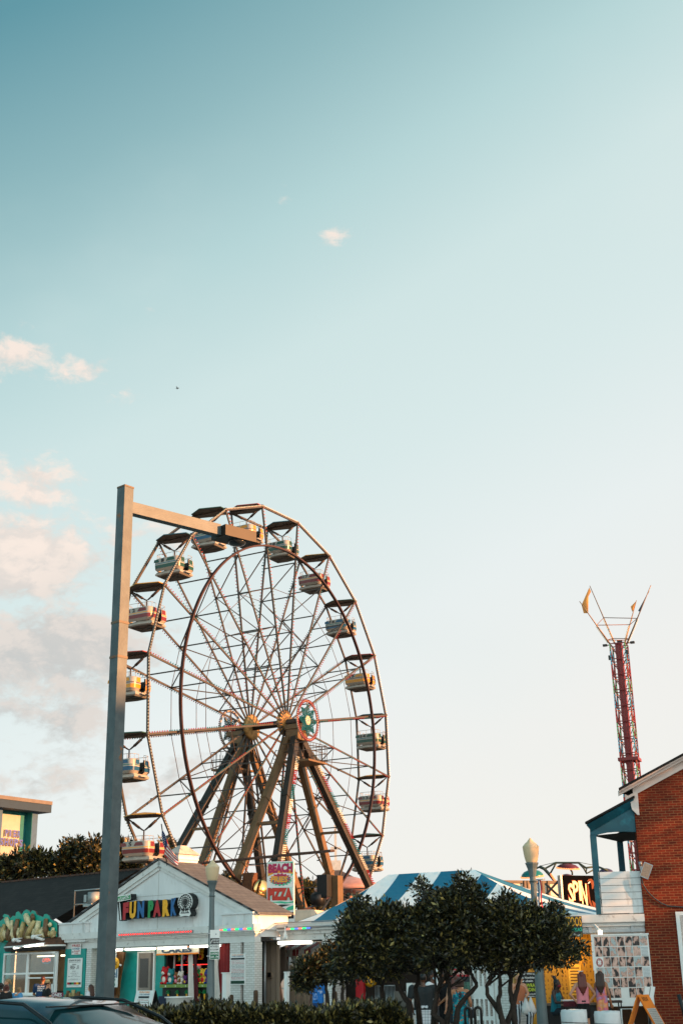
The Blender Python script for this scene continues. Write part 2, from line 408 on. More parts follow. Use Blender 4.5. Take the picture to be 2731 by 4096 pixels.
for k in range(20):
    th = TH[k]; mb = MB(); bl = MB(); tdir = np.array([0, math.cos(th), -math.sin(th)])
    for sgn in (1, -1):
        p, q = rp(sgn * 1.25, .55, th), rp(sgn * 1.1, RW, th)
        mb.bar(p, q, .062, .105)
        bulbs(bl, p + (q - p) * .08, q, 56, tdir * (1 if sgn > 0 else -1) + np.array([sgn * .8, 0, 0]), .046, seg, .085)
        mb.bar(rp(sgn * 1.33, 10.35, th), rp(sgn * 1.1, 10.35, th), .06)
    for j, rr in enumerate((3.4, 5.6, 7.9, 10.1)):
        mb.bar(rp(1.12, rr, th), rp(-1.12, rr, th), .06)
        if j < 3:
            a, b_ = ((1, -1) if j % 2 else (-1, 1)); r2 = (3.4, 5.6, 7.9, 10.1)[j + 1]
            mb.bar(rp(a * 1.12, rr, th), rp(b_ * 1.12, r2, th), .05)
    mb.bar(rp(1.1, RW, th), rp(-1.1, RW, th), .07)
    sp = wheel.part('spoke', mb, PAINT); wheel.part('bulb_string', bl, [BW, BR_, BG], sp)
mb = MB()
for rr in (5.6, 7.9):
    for sgn in (1, -1):
        for k in range(20):
            mb.tube([rp(sgn * 1.13, rr, TH[k]), rp(sgn * 1.13, rr, TH[(k + 1) % 20])], .018, 5)
wheel.part('tie_rod', mb, PAINTD)
# hub
RUSTY = M('hub_rust', '#a8804c', .5, .5, var=.4, scale=4, dirt='#4c2a14', dirt_amt=.8, dscale=3)
for sgn in (1, -1):
    mb = MB(); mb.lathe([(.35, 0), (.72, .02), (.75, .08), (.75, .22), (.68, .26), (.3, .3)], (sgn * 1.15 - .15, 0, CZ), 24, axis=(1, 0, 0)); wheel.part('hub', mb, RUSTY)
mb = MB(); mb.lathe([(.2, -2.5), (.2, 2.5)], (0, 0, CZ), 16, axis=(1, 0, 0)); wheel.part('axle', mb, M('axle_dark', '#241c16', .6, .3))
# star discs
for sgn in (1, -1):
    mb = MB(); o = sgn * 2.62; Rs = 1.18
    mb.tube([rp(o, Rs - .06, 2 * math.pi * i / 36) for i in range(36)], .055, 6, closed=True)
    for i in range(8): mb.bar(rp(o, .15, R(45) * i), rp(o, Rs - .06, R(45) * i), .045)
    disc = wheel.part('star_disc', mb, CREAM)
    bl = MB(); nn = np.array([sgn, 0, 0.])
    def bulb(c, r, m):
        a = np.array([0, 1., 0]); b2 = np.array([0, 0, 1.])
        bl.add([c + r * (v[0] * a + v[1] * b2 + v[2] * nn) for v in BULBN], [(0, 1, 4), (1, 2, 4), (2, 3, 4), (3, 0, 4)], m)
    for i in range(64):
        bulb(rp(o + sgn * .05, Rs - .02, 2 * math.pi * i / 64), .055, 1); bulb(rp(o + sgn * .05, Rs - .12, 2 * math.pi * (i + .5) / 64), .05, 1)
    for i in range(8):
        a = R(45) * i
        for rr in np.arange(.12, .92, .085):
            w = .30 * min(1, (rr - .05) / .38) if rr < .43 else .30 * (1 - (rr - .43) / .5)
            for j in (-1, -.5, 0, .5, 1):
                if abs(j) * w > .02 or j == 0: bulb(rp(o + sgn * .03, math.hypot(rr, j * w), a + math.atan2(j * w, rr)), .05, 2 if rr > .27 else 0)
    wheel.part('bulb_string', bl, [BW, BR_, BG], disc)
for sgn in (1, -1):
    mb = MB()
    mb.bar((sgn * 1.45, -.45, CZ - .35), (sgn * 2.55, -.45, CZ - .35), .25); mb.bar((sgn * 1.45, .45, CZ - .35), (sgn * 2.55, .45, CZ - .35), .25)
    mb.box(*(sorted((sgn * 1.5, sgn * 2.3))), -.5, .5, CZ - 1.1, CZ - .2)
    wheel.part('bearing_housing', mb, LEGM)
# towers: four splayed legs each, with bulb panels on the outer faces
for sgn in (1, -1):
    for (io, iw) in ((1.0, -8.8), (4.9, -8.8), (1.0, 8.8), (4.9, 8.8)):
        top = np.array([sgn * (1.55 + .12 * (io - 1)), math.copysign(.35, iw), CZ - 1.0]); ft = np.array([sgn * io, iw, 0.])
        mb = MB(); mb.bar(top, ft, .43, .34, up=(1, 0, 0))
        for q in (.25, .5, .75):
            c = top + (ft - top) * q; d = (ft - top) / np.linalg.norm(ft - top)
            mb.bar(c - d * .06, c + d * .06, .50, .41, up=(1, 0, 0))
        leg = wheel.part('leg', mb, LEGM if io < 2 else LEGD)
        if io > 2:
            bl = MB(); d = (ft - top)
            for j in range(3):
                off = np.array([sgn * .22, .0, 0]) + np.array([0, (j - 1.5) * .12 + (.22 if iw > 0 else .22), 0])
                bulbs(bl, top + d * .08 + off, top + d * .9 + off, 110, (sgn, .3, 0), .046, lambda i, n: (0, 1, 2)[(i // 8) % 3], .02)
            wheel.part('bulb_panel', bl, [BW, BR_, BG], leg)
        elif iw < 0:
            lm = MB(); d = (ft - top)
            for e in (-.22, .22):
                lm.tube([top + d * .05 + (.32 * sgn * -1, e - .1, 0), top + d * .97 + (.32 * sgn * -1, e - .1, 0)], .025, 5)
            for q in np.linspace(.05, .97, 52): lm.tube([top + d * q + (.32 * sgn * -1, -.32, 0), top + d * q + (.32 * sgn * -1, .12, 0)], .016, 4)
            wheel.part('ladder', lm, PAINT, leg)
    mb = MB()
    for w_ in (-1, 1):
        a = np.array([sgn * (1.7 + 1.2 * .45), w_ * (.35 + 8.45 * .5), (CZ - 1) * .5]); b_ = a * np.array([1, 1, 1])
    for fz in (.35, .72):
        P4 = [np.array([sgn * (1.55 + .12 * (io - 1)), math.copysign(.35, iw), CZ - 1.0]) * (1 - fz) + np.array([sgn * io, iw, 0.]) * fz for io, iw in ((1.0, -8.8), (4.9, -8.8), (4.9, 8.8), (1.0, 8.8))]
        for a, b_ in ((0, 1), (2, 3)): wheel.part('tower_brace', MB().bar(P4[a], P4[b_], .14), LEGM)
    # service platform with railing
    mb = MB(); x0, x1 = sorted((sgn * 1.6, sgn * 3.3)); zt = CZ - 2.35
    mb.box(x0, x1, -1.0, 1.0, zt - .1, zt); pf = wheel.part('service_platform', mb, LEGM)
    mb = MB()
    for zr in (zt + .5, zt + .95):
        mb.tube([(x0, -1, zr), (x1, -1, zr), (x1, 1, zr), (x0, 1, zr)], .022, 5)
    for x in np.linspace(x0, x1, 6):
        for y in (-1, 1): mb.tube([(x, y, zt), (x, y, zt + .95)], .018, 4)
    for y in np.linspace(-.8, .8, 6): mb.tube([(sgn * 3.3, y, zt), (sgn * 3.3, y, zt + .95)], .018, 4)
    wheel.part('railing', mb, PAINT, pf)
# drive unit and base at the foot of the wheel
mb = MB(); q = WFr.pixx(*zz('n', 950, 560), 2.2)
mb.box(1.85, 2.5, q[0] - .4, q[0] + .4, q[1] - .4, q[1] + .8); mb.lathe([(.35, -.3), (.4, 0), (.35, .35)], (1.8, q[0] - .2, q[1] - .5), 16, axis=(1, 0, 0))
wheel.part('drive_motor', mb, BLACK)
mb = MB(); q = WFr.pixx(*zz('n', 1085, 560), 2.6); mb.box(2.4, 2.85, q[0] - .3, q[0] + .3, 0, q[1] + .75); wheel.part('tower_foot', mb, LEGM)
q = WFr.pixx(*zz('n', 90, 560), 2.0)
GLINT = M('glint_steel', '#e8b878', .11, 1.0, var=0)
pw = WFr.w(2.5, q[0] - .3, q[1]); vd = Vector((0, 0, EYE)) - Vector(pw); vd.normalize(); hv = (vd + SDIR).normalized()
hl = np.array([hv.x * WFr.d[0] + hv.y * WFr.d[1], hv.x * WFr.n[0] + hv.y * WFr.n[1], hv.z])
mb = MB(); mb.lathe([(.50, -.1), (.48, 0), (.38, .05), (.25, .085), (.12, .105), (.01, .11)], (2.5, q[0] - .3, q[1]), 28, axis=hl)  # polished dome added and turned between sun and eye to make a glint
wheel.part('glint_dome', mb, GLINT)
mb = MB(); q = WFr.pixx(*zz('n', -20, 500), 1.9); mb.box(1.6, 2.2, q[0] - .1, q[0] + .4, 0, q[1] + .6); wheel.part('tower_foot', mb, RUST)

# gondolas
NUMM = M('number_black', '#15171a', .5, var=0)
GC = dict(green=('#12402f', '#0f5a6a'), red=('#6c1614', '#d08a2a'), yellow=('#c98418', '#5a2016'), blue=('#0d4868', '#0c5a50'))
GM = {k: (M('gondola_' + k, a, .3, var=.06), M('gondola_trim_' + k, b, .3, var=.05)) for k, (a, b) in GC.items()}
CANC = {k: M('canopy_' + k, c, .45, var=.08) for k, c in dict(teal='#0e5060', red='#8c2a1c', yellow='#c08a28', green='#12463a').items()}
_gm = {}; GS = .87
def tub_ring(sg, out=0.):
    """plan of a tub: open on the inner side, rounded outside"""
    y0, y1, hx, rc = .20, .76 + out, .81 + out, .26
    pts = [(-hx, y0)]
    for i in range(7):
        a = R(180 - 15 * i); pts.append((-hx + rc + rc * math.cos(a), y1 - rc + rc * math.sin(a)))
    for i in range(7):
        a = R(90 - 15 * i); pts.append((hx - rc + rc * math.cos(a), y1 - rc + rc * math.sin(a)))
    pts.append((hx, y0)); return [(x, sg * y) for x, y in pts]
def gondola_meshes(colr):
    if colr in _gm: return _gm[colr]
    m = [CREAM, *GM[colr], M('seat_shadow', '#26221e', .7)]
    out = {}
    for sg in (-1, 1):
        mb = MB(); lev = [(-1.40, -.02, 0), (-1.45, 0, 0), (-1.68, .02, 0), (-1.72, .025, 2), (-1.77, .025, 0), (-1.83, .025, 1), (-2.05, .01, 0), (-2.20, -.10, 0)]
        rings = [(z, tub_ring(sg, o)) for z, o, _ in lev]; n = len(rings[0][1])
        for i in range(len(rings) - 1):
            (za_, A), (zb_, Bb) = rings[i], rings[i + 1]
            for k in range(n - 1):
                f = [(*A[k], za_), (*A[k + 1], za_), (*Bb[k + 1], zb_), (*Bb[k], zb_)]
                mb.add(f, [(0, 1, 2, 3) if sg < 0 else (3, 2, 1, 0)], lev[i][2], True)
        ins = tub_ring(sg, -.09); mb.add([(x, y, -1.40) for x, y in rings[0][1]] + [(x, y, -1.40) for x, y in ins] + [(x, y, -2.1) for x, y in ins],
            [(k, k + 1, n + k + 1, n + k) for k in range(n - 1)] + [(n + k, n + k + 1, 2 * n + k + 1, 2 * n + k) for k in range(n - 1)], 0)
        for e in (-1, 1):   # the ends beside the doorway
            mb.box(*sorted((e * .74, e * .81)), *sorted((sg * .19, sg * .25)), -2.1, -1.42, 3)
        mb.box(-.73, .73, *sorted((sg * .25, sg * .66)), -1.9, -1.82, 3); mb.box(-.73, .73, *sorted((sg * .6, sg * .68)), -1.9, -1.45, 3)
        # coloured panels of the top band
        for x0, x1 in ((-.78, -.42), (.02, .60)) if sg < 0 else ((-.6, -.1), (.1, .6)):
            y = sg * .792; mb.add([(x0, y, -1.66), (x1, y, -1.66), (x1 - .06, y, -1.47), (x0 + (.12 if x0 > -.5 else .03), y, -1.47)], [(0, 1, 2, 3) if sg < 0 else (3, 2, 1, 0)], 1)
        for xs in (-1, 1):
            mb.add([(xs * .835, sg * .22, -1.70), (xs * .838, sg * .52, -1.70), (xs * .838, sg * .48, -1.44), (xs * .838, sg * .24, -1.44)], [(0, 1, 2, 3), (3, 2, 1, 0)], 1)
        out['tub' + str(sg)] = mb.mesh('tub', m)
    mb = MB()
    mb.add([(x, y, z) for z, k in ((-2.20, .75), (-2.32, .83), (-2.40, .83), (-2.48, .70)) for x, y in ((-k, -k * .7), (0, -k * .82), (k, -k * .7), (k, k * .7), (0, k * .82), (-k, k * .7))],
           [(i * 6 + k, i * 6 + (k + 1) % 6, i * 6 + 6 + (k + 1) % 6, i * 6 + 6 + k)[::-1] for i in range(3) for k in range(6)] + [tuple(range(6))], 0)
    mb.add([(x * .70, y, -2.485) for x, y in ((-1, -.56), (0, -.66), (1, -.56), (1, .56), (0, .66), (-1, .56))], [tuple(range(6))[::-1]], 1)
    for a in (-1, 1): mb.bar((-.55, a * .35, -2.5), (.55, -a * .35, -2.5), .14, .02, 2)
    mb.box(.55, .98, -.26, .26, -2.38, -2.31, 0)
    out['floor'] = mb.mesh('floor', [CREAM, CAN_U, BLACK])
    mb = MB()
    for sg in (-1, 1):
        rg = tub_ring(sg, -.05)
        mb.tube([(x, y, -1.13) for x, y in rg], .014, 4)
        for k in (0, 3, 6, 8, 10, 13, 15): mb.tube([(*rg[k], -1.4), (*rg[k], -1.13)], .011, 4)
        for q in (-.45, 0, .45): mb.tube([(q, rg[7][1], -1.4), (q, rg[7][1], -1.13)], .011, 4)
    out['rail'] = mb.mesh('rail', CREAM)
    mb = MB()
    mb.tube([(0, 0, -.72), (0, 0, -2.2)], .035, 6)
    for e in (-1, 1): mb.tube([(e * .95, 0, -.08), (e * .38, 0, -.52), (e * .06, 0, -.74)], [.04, .055, .04], 6); mb.tube([(e * .72, 0, -.26), (e * .3, 0, -.58)], .075, 8)
    mb.bar((-1.08, 0, 0), (1.08, 0, 0), .09)
    out['hanger'] = mb.mesh('hanger', PAINTD)
    mb = MB(); hx, hy = 1.08, .82
    pl = [(-hx, 0), (-hx * .78, -hy), (hx * .78, -hy), (hx, 0), (hx * .78, hy), (-hx * .78, hy)]
    pl = [(-hx, -hy * .35), (-.15, -hy), (hx, -hy * .55), (hx, hy * .35), (.15, hy), (-hx, hy * .55)]
    mb.add([(x, y, .04) for x, y in pl] + [(x, y, .09) for x, y in pl] + [(0, 0, .26)], [(k, (k + 1) % 6, 6 + (k + 1) % 6, 6 + k) for k in range(6)] + [(6 + k, 6 + (k + 1) % 6, 12) for k in range(6)], 0)
    mb.add([(x * .99, y * .99, .035) for x, y in pl], [tuple(range(6))[::-1]], 1)
    for a, b_, c2, d2 in ((-.6, -.1, -.2, -.35), (-.5, .3, -.1, .15), (.2, -.3, .5, -.1), (.15, .3, .55, .2)): mb.bar((a, b_, .03), (c2, d2, .03), .09, .008, 2)
    out['canopy'] = mb.mesh('canopy', [CANC['teal'], CAN_U, BLACK])
    for me in out.values():
        for v in me.vertices: v.co.z *= GS
    _gm[colr] = out; return out
GON = [(0, 19, 'yellow', 'red'), (1, 18, 'green', 'teal'), (2, 17, 'red', 'yellow'), (3, 16, 'blue', 'green'), (4, 15, 'yellow', 'red'), (5, 14, 'green', 'teal'),
       (6, 13, 'red', 'yellow'), (7, 12, 'blue', 'green'), (-1, 20, 'blue', 'green'), (-2, 1, 'green', 'teal'), (-3, 2, 'red', 'yellow'), (-4, 3, 'yellow', 'red'), (-5, 4, 'blue', 'green'), (-6, 5, 'red', 'yellow')]
for (k, num, cn, cc) in GON:
    p = rp(0, RW, PH + R(18) * k)
    gt = T('gondola', f'gondola number {num} with {cn} stripes hanging under a {cc} canopy', 'gondola', WFr, p, 'gondolas hanging round the ferris wheel')
    ms = gondola_meshes(cn)
    for nm, key in (('tub', 'tub-1'), ('tub', 'tub1'), ('floor', 'floor'), ('rail', 'rail'), ('hanger', 'hanger'), ('canopy', 'canopy')):
        ob = gt.part(nm, ms[key], None)
        if nm == 'tub' and key == 'tub-1': front = ob
        if nm == 'canopy': ob.material_slots[0].link = 'OBJECT'; ob.material_slots[0].material = CANC[cc]
    mb = MB(); w_ = .09 * len(str(num)); mb.text(str(num), -.2 - w_, -.2 + w_, -1.67 * GS, -1.45 * GS, -.80)
    me = mb.mesh('number', NUMM); gt.part('number', me, None, front)
# ------------------------------------------------------------------ fun park pavilion (plan grid at 40 degrees)
FP = Frame((-6.5, 50), 40)
def fx(k, x, y, dep=0., F=None): return (F or FP).pix(*zz(k, x, y), dep)
def pbox(k, x0, y0, x1, y1, dep=0., F=None):
    xm, ym = (x0 + x1) / 2, (y0 + y1) / 2
    return fx(k, x0, ym, dep, F)[0], fx(k, x1, ym, dep, F)[0], fx(k, xm, y1, dep, F)[1], fx(k, xm, y0, dep, F)[1]
def bx(mb, k, x0, y0, x1, y1, d0, d1, m=0, F=None):
    a = pbox(k, x0, y0, x1, y1, d0, F); return mb.box(a[0], a[1], d0, d1, a[2], a[3], m)
def tx(mb, t, k, x0, y0, x1, y1, dep, m=0, F=None, **kw):
    a = pbox(k, x0, y0, x1, y1, dep, F); return mb.text(t, *a, dep, m, **kw)
def pad(a, d): return (a[0] - d, a[1] + d, a[2] - d, a[3] + d)
ROOFW = brickmat('weathered_shingle', '#68696a', '#595a5c', '#3a3a3a', .32, .2, .008, 'roofy', bump=.5, var=.25)
GAP = (.42, .42, .40)

GX0, GX1, GAX, GZ, GAZ, GLEN = -6.16, 4.09, -.94, 3.75, 5.87, FP.pixx(*zz('D', 1015, 800), 4.15)[0]
pav = T('arcade_pavilion', 'white gabled arcade pavilion with pillars under a weathered shingle roof', 'building', FP, (-1, 0, 0))
mb = MB()
mb.prism([(GX0, GZ - .42), (GX1, GZ - .42), (GX1, GZ - .05), (GAX, GAZ - .12), (GX0, GZ - .05)], 0.02, .25)
for s_ in (-1.05, 1.9, -4.2): mb.box(s_ - .006, s_ + .006, .012, .03, 3.35, 4.2 if abs(s_) > 1.5 else 5.6, 1)
mb.box(-4.0, 2.2, .012, .03, 4.55, 4.562, 1)
pav.part('gable_wall', mb, [WHITE, M('board_joint', '#a9a9a2', .8)])
mb = MB()
for sg, (xe, ze) in ((-1, (GX0 - .18, GZ - .07)), (1, (GX1 + .18, GZ - .07))):
    d = np.array([xe - GAX, ze - GAZ]); L = np.linalg.norm(d); d /= L; nrm = np.array([d[1], -d[0]]) * (-sg) ; nrm = nrm if nrm[1] > 0 else -nrm
    a, b_ = np.array([GAX, GAZ]), np.array([xe, ze])
    mb.prism([tuple(a - nrm * .02), tuple(b_ - nrm * .02), tuple(b_ - nrm * .2), tuple(a - nrm * .22)], -.10, .02)
    mb.prism([tuple(a - nrm * .22), tuple(b_ - nrm * .2), tuple(b_ - nrm * .32), tuple(a - nrm * .34)], -.05, .02)
pav.part('bargeboard', mb, WHITE2)
mb = MB()
for (xe, ze) in ((GX0 - .3, GZ - .1), (GX1 + .3, GZ - .1)):
    v = [(GAX, -.16, GAZ), (xe, -.16, ze), (xe, GLEN, ze), (GAX, GLEN, GAZ)]
    mb.add(v + [(x, y, z + .07) for x, y, z in v], [(0, 1, 2, 3), (7, 6, 5, 4), (0, 4, 5, 1), (1, 5, 6, 2), (2, 6, 7, 3), (3, 7, 4, 0)])
roof = pav.part('roof', mb, ROOFW)
mb = MB(); q = FP.pixx(*zz('l', 895, 255), GAX + .45)[0]
cz = fx('l', 890, 112, q)[1]; cz2 = fx('l', 880, 10, q + .4)[1]; mb.box(GAX - .36, GAX + .36, q - .05, q + .95, 5.0, cz); mb.box(GAX - .39, GAX + .39, q - .08, q + .98, cz - .2, cz - .15)
mb.add([(GAX - .45, q - .14, cz), (GAX + .45, q - .14, cz), (GAX + .45, q + 1.04, cz), (GAX - .45, q + 1.04, cz), (GAX - .08, q + .3, cz2), (GAX + .08, q + .3, cz2), (GAX + .08, q + .6, cz2), (GAX - .08, q + .6, cz2)],
       [(0, 1, 5, 4), (1, 2, 6, 5), (2, 3, 7, 6), (3, 0, 4, 7), (4, 5, 6, 7)], 1)
pav.part('cupola', mb, [WHITE, M('peeling_paint', '#b9aca0', .8, dirt='#5a3f2e', dirt_amt=.9, dscale=4)], roof)
# end boxes of the gable and side fascia
mb = MB()
for x0, x1 in ((-6.75, -5.05), (2.62, 4.2)):
    mb.box(x0, x1, -.2, .02, 3.30, 3.68); mb.box(x0 - .05, x1 + .05, -.26, .02, 3.68, 3.74)
    for x in (x0, (x0 + x1) / 2 - .04, x1 - .08): mb.box(x, x + .08, -.225, -.2, 3.33, 3.67)
mb.box(4.1, 4.22, .02, GLEN - .1, 3.15, 3.62); mb.box(4.1, 4.3, .02, GLEN, 3.62, 3.68)
mb.box(-6.75, 4.1, .25, GLEN - .1, 2.9, 3.3)
pav.part('parapet_box', mb, WHITE)
mb = MB(); mb.box(-6.95, 4.27, -.22, .1, 3.09, 3.33); mb.box(-6.9, 4.22, -.12, .1, 3.02, 3.09); mb.box(-6.88, 4.2, -.06, .1, 2.97, 3.02); mb.box(-6.6, 4.1, 0, .3, 2.73, 2.97)
pav.part('cornice', mb, WHITE2)
mb = MB(); a = pbox('e', 195, 400, 235, 1100)
for x0, x1 in ((2.86, a[0]), (a[1], 4.09)): mb.box(x0, x1, 0, .38, 0, 2.73)
mb.box(a[0], a[1], .12, .36, 0, 2.73, 1)
pav.part('pillar', mb, [WBRICK, M('grey_slot', '#6d6a64', .8)])
mb = MB(); mb.box(-5.15, -4.85, 0, .5, 0, 2.73); pav.part('pillar', mb, WBRICK)
mb = MB(); mb.box(-4.85, -1.2, .55, .62, 0, 2.73); mb.box(-6.5, -5.15, .02, .2, 0, 2.75); pav.part('wall', mb, TEAL)
mb = MB(); a = pbox('d', 250, 520, 465, 1200); a = (a[0], a[1], 0, a[3])
mb.box(a[0], a[0] + .06, .47, .56, 0, a[3]); mb.box(a[1] - .06, a[1], .47, .56, 0, a[3]); mb.box(a[0] + .06, a[1] - .06, .47, .56, a[3] - .06, a[3]); door_fr = pav.part('door_frame', mb, SIGNW)
mb = MB(); mb.box(a[0] + .06, a[1] - .24, .50, .54, .02, a[3] - .06); mb.box(a[1] - .24, a[1] - .06, .51, .55, .02, a[3] - .06, 1)
dr = pav.part('door', mb, [M('door_grey', '#8a7f74', .6), M('door_shadow', '#5d544c', .6)])
mb = MB(); mb.box(a[0] + .14, a[1] - .36, .49, .50, 1.25, 2.3); pn = pav.part('window', mb, M('dark_pane', '#2a2622', .15, spec=.7), dr)
mb = MB(); mb.ball((a[1] - .3, .47, 1.05), .035); pav.part('handle', mb, GALV, dr)
# ceiling, back and floor of the arcade
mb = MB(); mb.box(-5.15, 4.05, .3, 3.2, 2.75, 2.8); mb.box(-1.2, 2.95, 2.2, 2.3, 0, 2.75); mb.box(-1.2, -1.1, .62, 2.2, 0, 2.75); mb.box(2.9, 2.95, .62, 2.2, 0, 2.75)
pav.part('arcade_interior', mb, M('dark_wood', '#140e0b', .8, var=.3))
# right wing, set back
WD = 1.15
wing = T('arcade_wing', 'long white arcade wing with a heavy fascia and brick pillars beside the pavilion', 'building', FP, (9, WD, 0))
r0, r1 = 4.25, 13.0
mb = MB(); zt = fx('e', 900, 165, WD - .2)[1]; zb = fx('e', 900, 265, WD - .2)[1]
mb.box(r0, r1, WD - .2, WD + .2, zb + .02, zt); mb.box(r0 + .02, r1, WD - .08, WD + .2, zb - .1, zb + .02)
zbb = fx('e', 900, 380, WD)[1]; mb.box(r0, r1, WD, WD + .3, zbb, zb - .1)
wing.part('fascia', mb, WHITE2)
for (x0, x1, zt_) in ((*[fx('e', x, 370, WD)[0] for x in (1213, 1360)], zbb), (12.3, 12.95, zbb)):
    mb = MB(); mb.box(x0, x1, WD + .02, WD + .6, 0, zt_); wing.part('pillar', mb, WBRICK)
mb = MB(); xb = fx('e', 665, 500, WD + .6)[0]; mb.box(3.0, xb, WD + .6, WD + .7, 0, zbb)
for i in range(12): mb.box(3.2 + i * .25, 3.215 + i * .25, WD + .59, WD + .6, 0, zbb, 1)
wing.part('boarded_wall', mb, [M('tan_board', '#a39585', .7, var=.1, stretch=(2, 2, .3)), M('board_gap', '#5b5148', .8)])
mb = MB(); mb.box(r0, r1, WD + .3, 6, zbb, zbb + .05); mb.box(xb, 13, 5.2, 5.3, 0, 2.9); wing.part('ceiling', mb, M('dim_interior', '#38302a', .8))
mb = MB(); mb.tube([(r0 - .1, WD - .25, zt + .03), (8.6, WD - .25, zt + .03)], .022, 6); mb.tube([(r0 + .1, WD - .26, zb + .12), (9.5, WD - .26, zb + .12)], .03, 8)
mb.box(*pbox('e', 550, 145, 590, 170, WD - .3)[:2], WD - .3, WD - .22, zt - .02, zt + .08)
wing.part('conduit', mb, GALV)
# LED strips, tubes, bulb
LED = {k: M('led_' + k, c, .3, var=0, emit=e) for k, (c, e) in dict(red=('#ff2a22', 1.7), green=('#20e878', 1.4), blue=('#5a7ae0', 1.0), coral=('#f08070', 1.1)).items()}
mb = MB(); a = fx('l', 105, 1135, -.3); b_ = fx('l', 1030, 1085, -.3); z0 = 3.17
mb.box(a[0], b_[0], -.29, -.2, z0 - .045, z0 + .055)
for i in range(31): mb.ball((a[0] + (b_[0] - a[0]) * (i + .5) / 31, -.29, z0), .034, 1, 8, 5)
solo('led_bar', 'red LED bar running along the pavilion cornice under the big sign', 'light bar', mb, [GALV, LED['red']], FP, (a[0], -.2, z0))
def colourbar(x0, x1, y, z, lab, seq):
    mb = MB(); n = len(seq)
    for i, c in enumerate(seq):
        p, q = x0 + (x1 - x0) * i / n, x0 + (x1 - x0) * (i + 1) / n
        for j in range(5): mb.box(p + (q - p) * j / 5, p + (q - p) * (j + .75) / 5, y, y + .03, z - .025, z + .03, 'rgbc'.index(c))
    mb.box(x0, x1, y + .03, y + .05, z - .035, z + .04, 4)
    solo('led_bar', lab, 'light bar', mb, [LED['red'], LED['green'], LED['blue'], LED['coral'], GALV], FP, (x0, y, z))
x0 = fx('d', 1405, 265, -.25)[0]; colourbar(x0, 4.15, -.26, 3.17, 'multicoloured LED strip on the cornice right of the street lamp', 'cgbcgbcg')
a = fx('e', 780, 240, WD - .26); b_ = fx('e', 1075, 225, WD - .26); colourbar(a[0], b_[0], WD - .30, a[1], 'short coral and green LED strip on the right wing fascia', 'cgbcgb')
def tube_light(k, x0, y0, x1, y1, dep, lab, F=FP, r=.045):
    a = F.pix(*zz(k, x0, y0), dep); b2 = F.pix(*zz(k, x1, y1), dep); mb = MB()
    t = T('tube_light', lab, 'lamp', F, (a[0], dep, a[1]))
    mb.bar((a[0], dep + .03, a[1] + .05), (b2[0], dep + .03, b2[1] + .05), .12, .04); t.part('housing', mb, WHITE2)
    mb = MB(); mb.tube([(a[0] + .03, dep, a[1]), (b2[0] - .03, dep, b2[1])], r, 8); t.part('tube', mb, TUBE)
tube_light('d', -40, 505, 195, 498, -.02, 'lit fluorescent tube above the cone signs beside the tall post')
tube_light('d', 225, 495, 605, 484, -.02, 'lit fluorescent tube above the grey arcade door')
tube_light('d', 630, 480, 995, 466, -.02, 'lit fluorescent tube over the left half of the cakes sign')
tube_light('d', 1035, 460, 1420, 446, -.02, 'lit fluorescent tube between the cakes sign and street lamp')
tube_light('e', 665, 412, 1090, 402, WD + .02, 'lit fluorescent tube under the wing beside the red and white awning', r=.06)
a = fx('e', 755, 260, WD - .3); t = T('bare_bulb', 'white bare floodlight bulb hanging from the wing fascia', 'lamp', FP, (a[0], WD - .3, a[1]))
mb = MB(); mb.lathe([(.02, .12), (.03, .0), (.045, -.08), (.085, -.2), (.09, -.26), (.05, -.3)], (a[0], WD - .3, a[1]), 12); t.part('bulb', mb, SIGNW)
mb = MB(); mb.tube([(a[0], WD - .3, a[1] + .1), (a[0], WD - .2, a[1] + .16)], .02, 6); t.part('bracket', mb, GALV)

# raised lettering sign
SG = -.42
sg = T('lettered_sign', 'colourful raised multicoloured lettering with a white ferris wheel emblem on the gable', 'sign', FP, (-1.4, 0, 3.5))
for ch, c, b in (('F', RED, (165, 725, 237, 940)), ('U', YEL, (247, 713, 328, 930)), ('N', BLU, (345, 708, 430, 920)), ('P', GRN, (478, 696, 548, 915)), ('A', RED, (543, 694, 641, 905)), ('R', YEL, (660, 684, 750, 900)), ('K', BLU, (765, 670, 836, 893))):
    mb = MB(); tx(mb, ch, 'l', *b, SG, 0, bold=.075, ext=.30, rise=.03); sg.part('letter', mb, [c, BLACK])
mb = MB(); a = fx('l', 230, 780, -.05); b_ = fx('l', 1090, 740, -.05); mb.box(a[0], b_[0], -.12, .02, 3.95, 4.2); sg.part('mounting_rail', mb, WHITE2)
def poly_px(k, pts, dep, F=FP): return [F.pix(*zz(k, x, y), dep) for x, y in pts]
mb = MB(); p = poly_px('l', [(90, 640), (260, 612), (264, 682), (96, 715)], SG); mb.prism(p, SG, SG + .3, 0, 1)
q = poly_px('l', [(97, 652), (255, 624), (258, 674), (102, 704)], SG - .004); mb.prism(q, SG - .006, SG - .001, 2)
q2 = pbox('l', 105, 645, 245, 690, SG - .01); mb.text('ATLANTIC', q2[0], q2[1], q2[2] - .04, q2[3] - .05, SG - .012, 0, rise=.10, bold=.03)
p = poly_px('l', [(95, 700), (112, 700), (148, 948), (120, 953)], SG); mb.prism(p, SG + .004, SG + .3, 1, 1); p = poly_px('l', [(120, 722), (128, 722), (145, 938), (133, 941)], SG); mb.prism(p, SG - .002, SG + .004, 0)
p = poly_px('l', [(148, 690), (165, 690), (185, 940), (150, 945)], SG + .1); mb.prism(p, SG + .1, SG + .3, 1)
sg.part('street_name_post', mb, [SIGNW, BLACK, GRN])
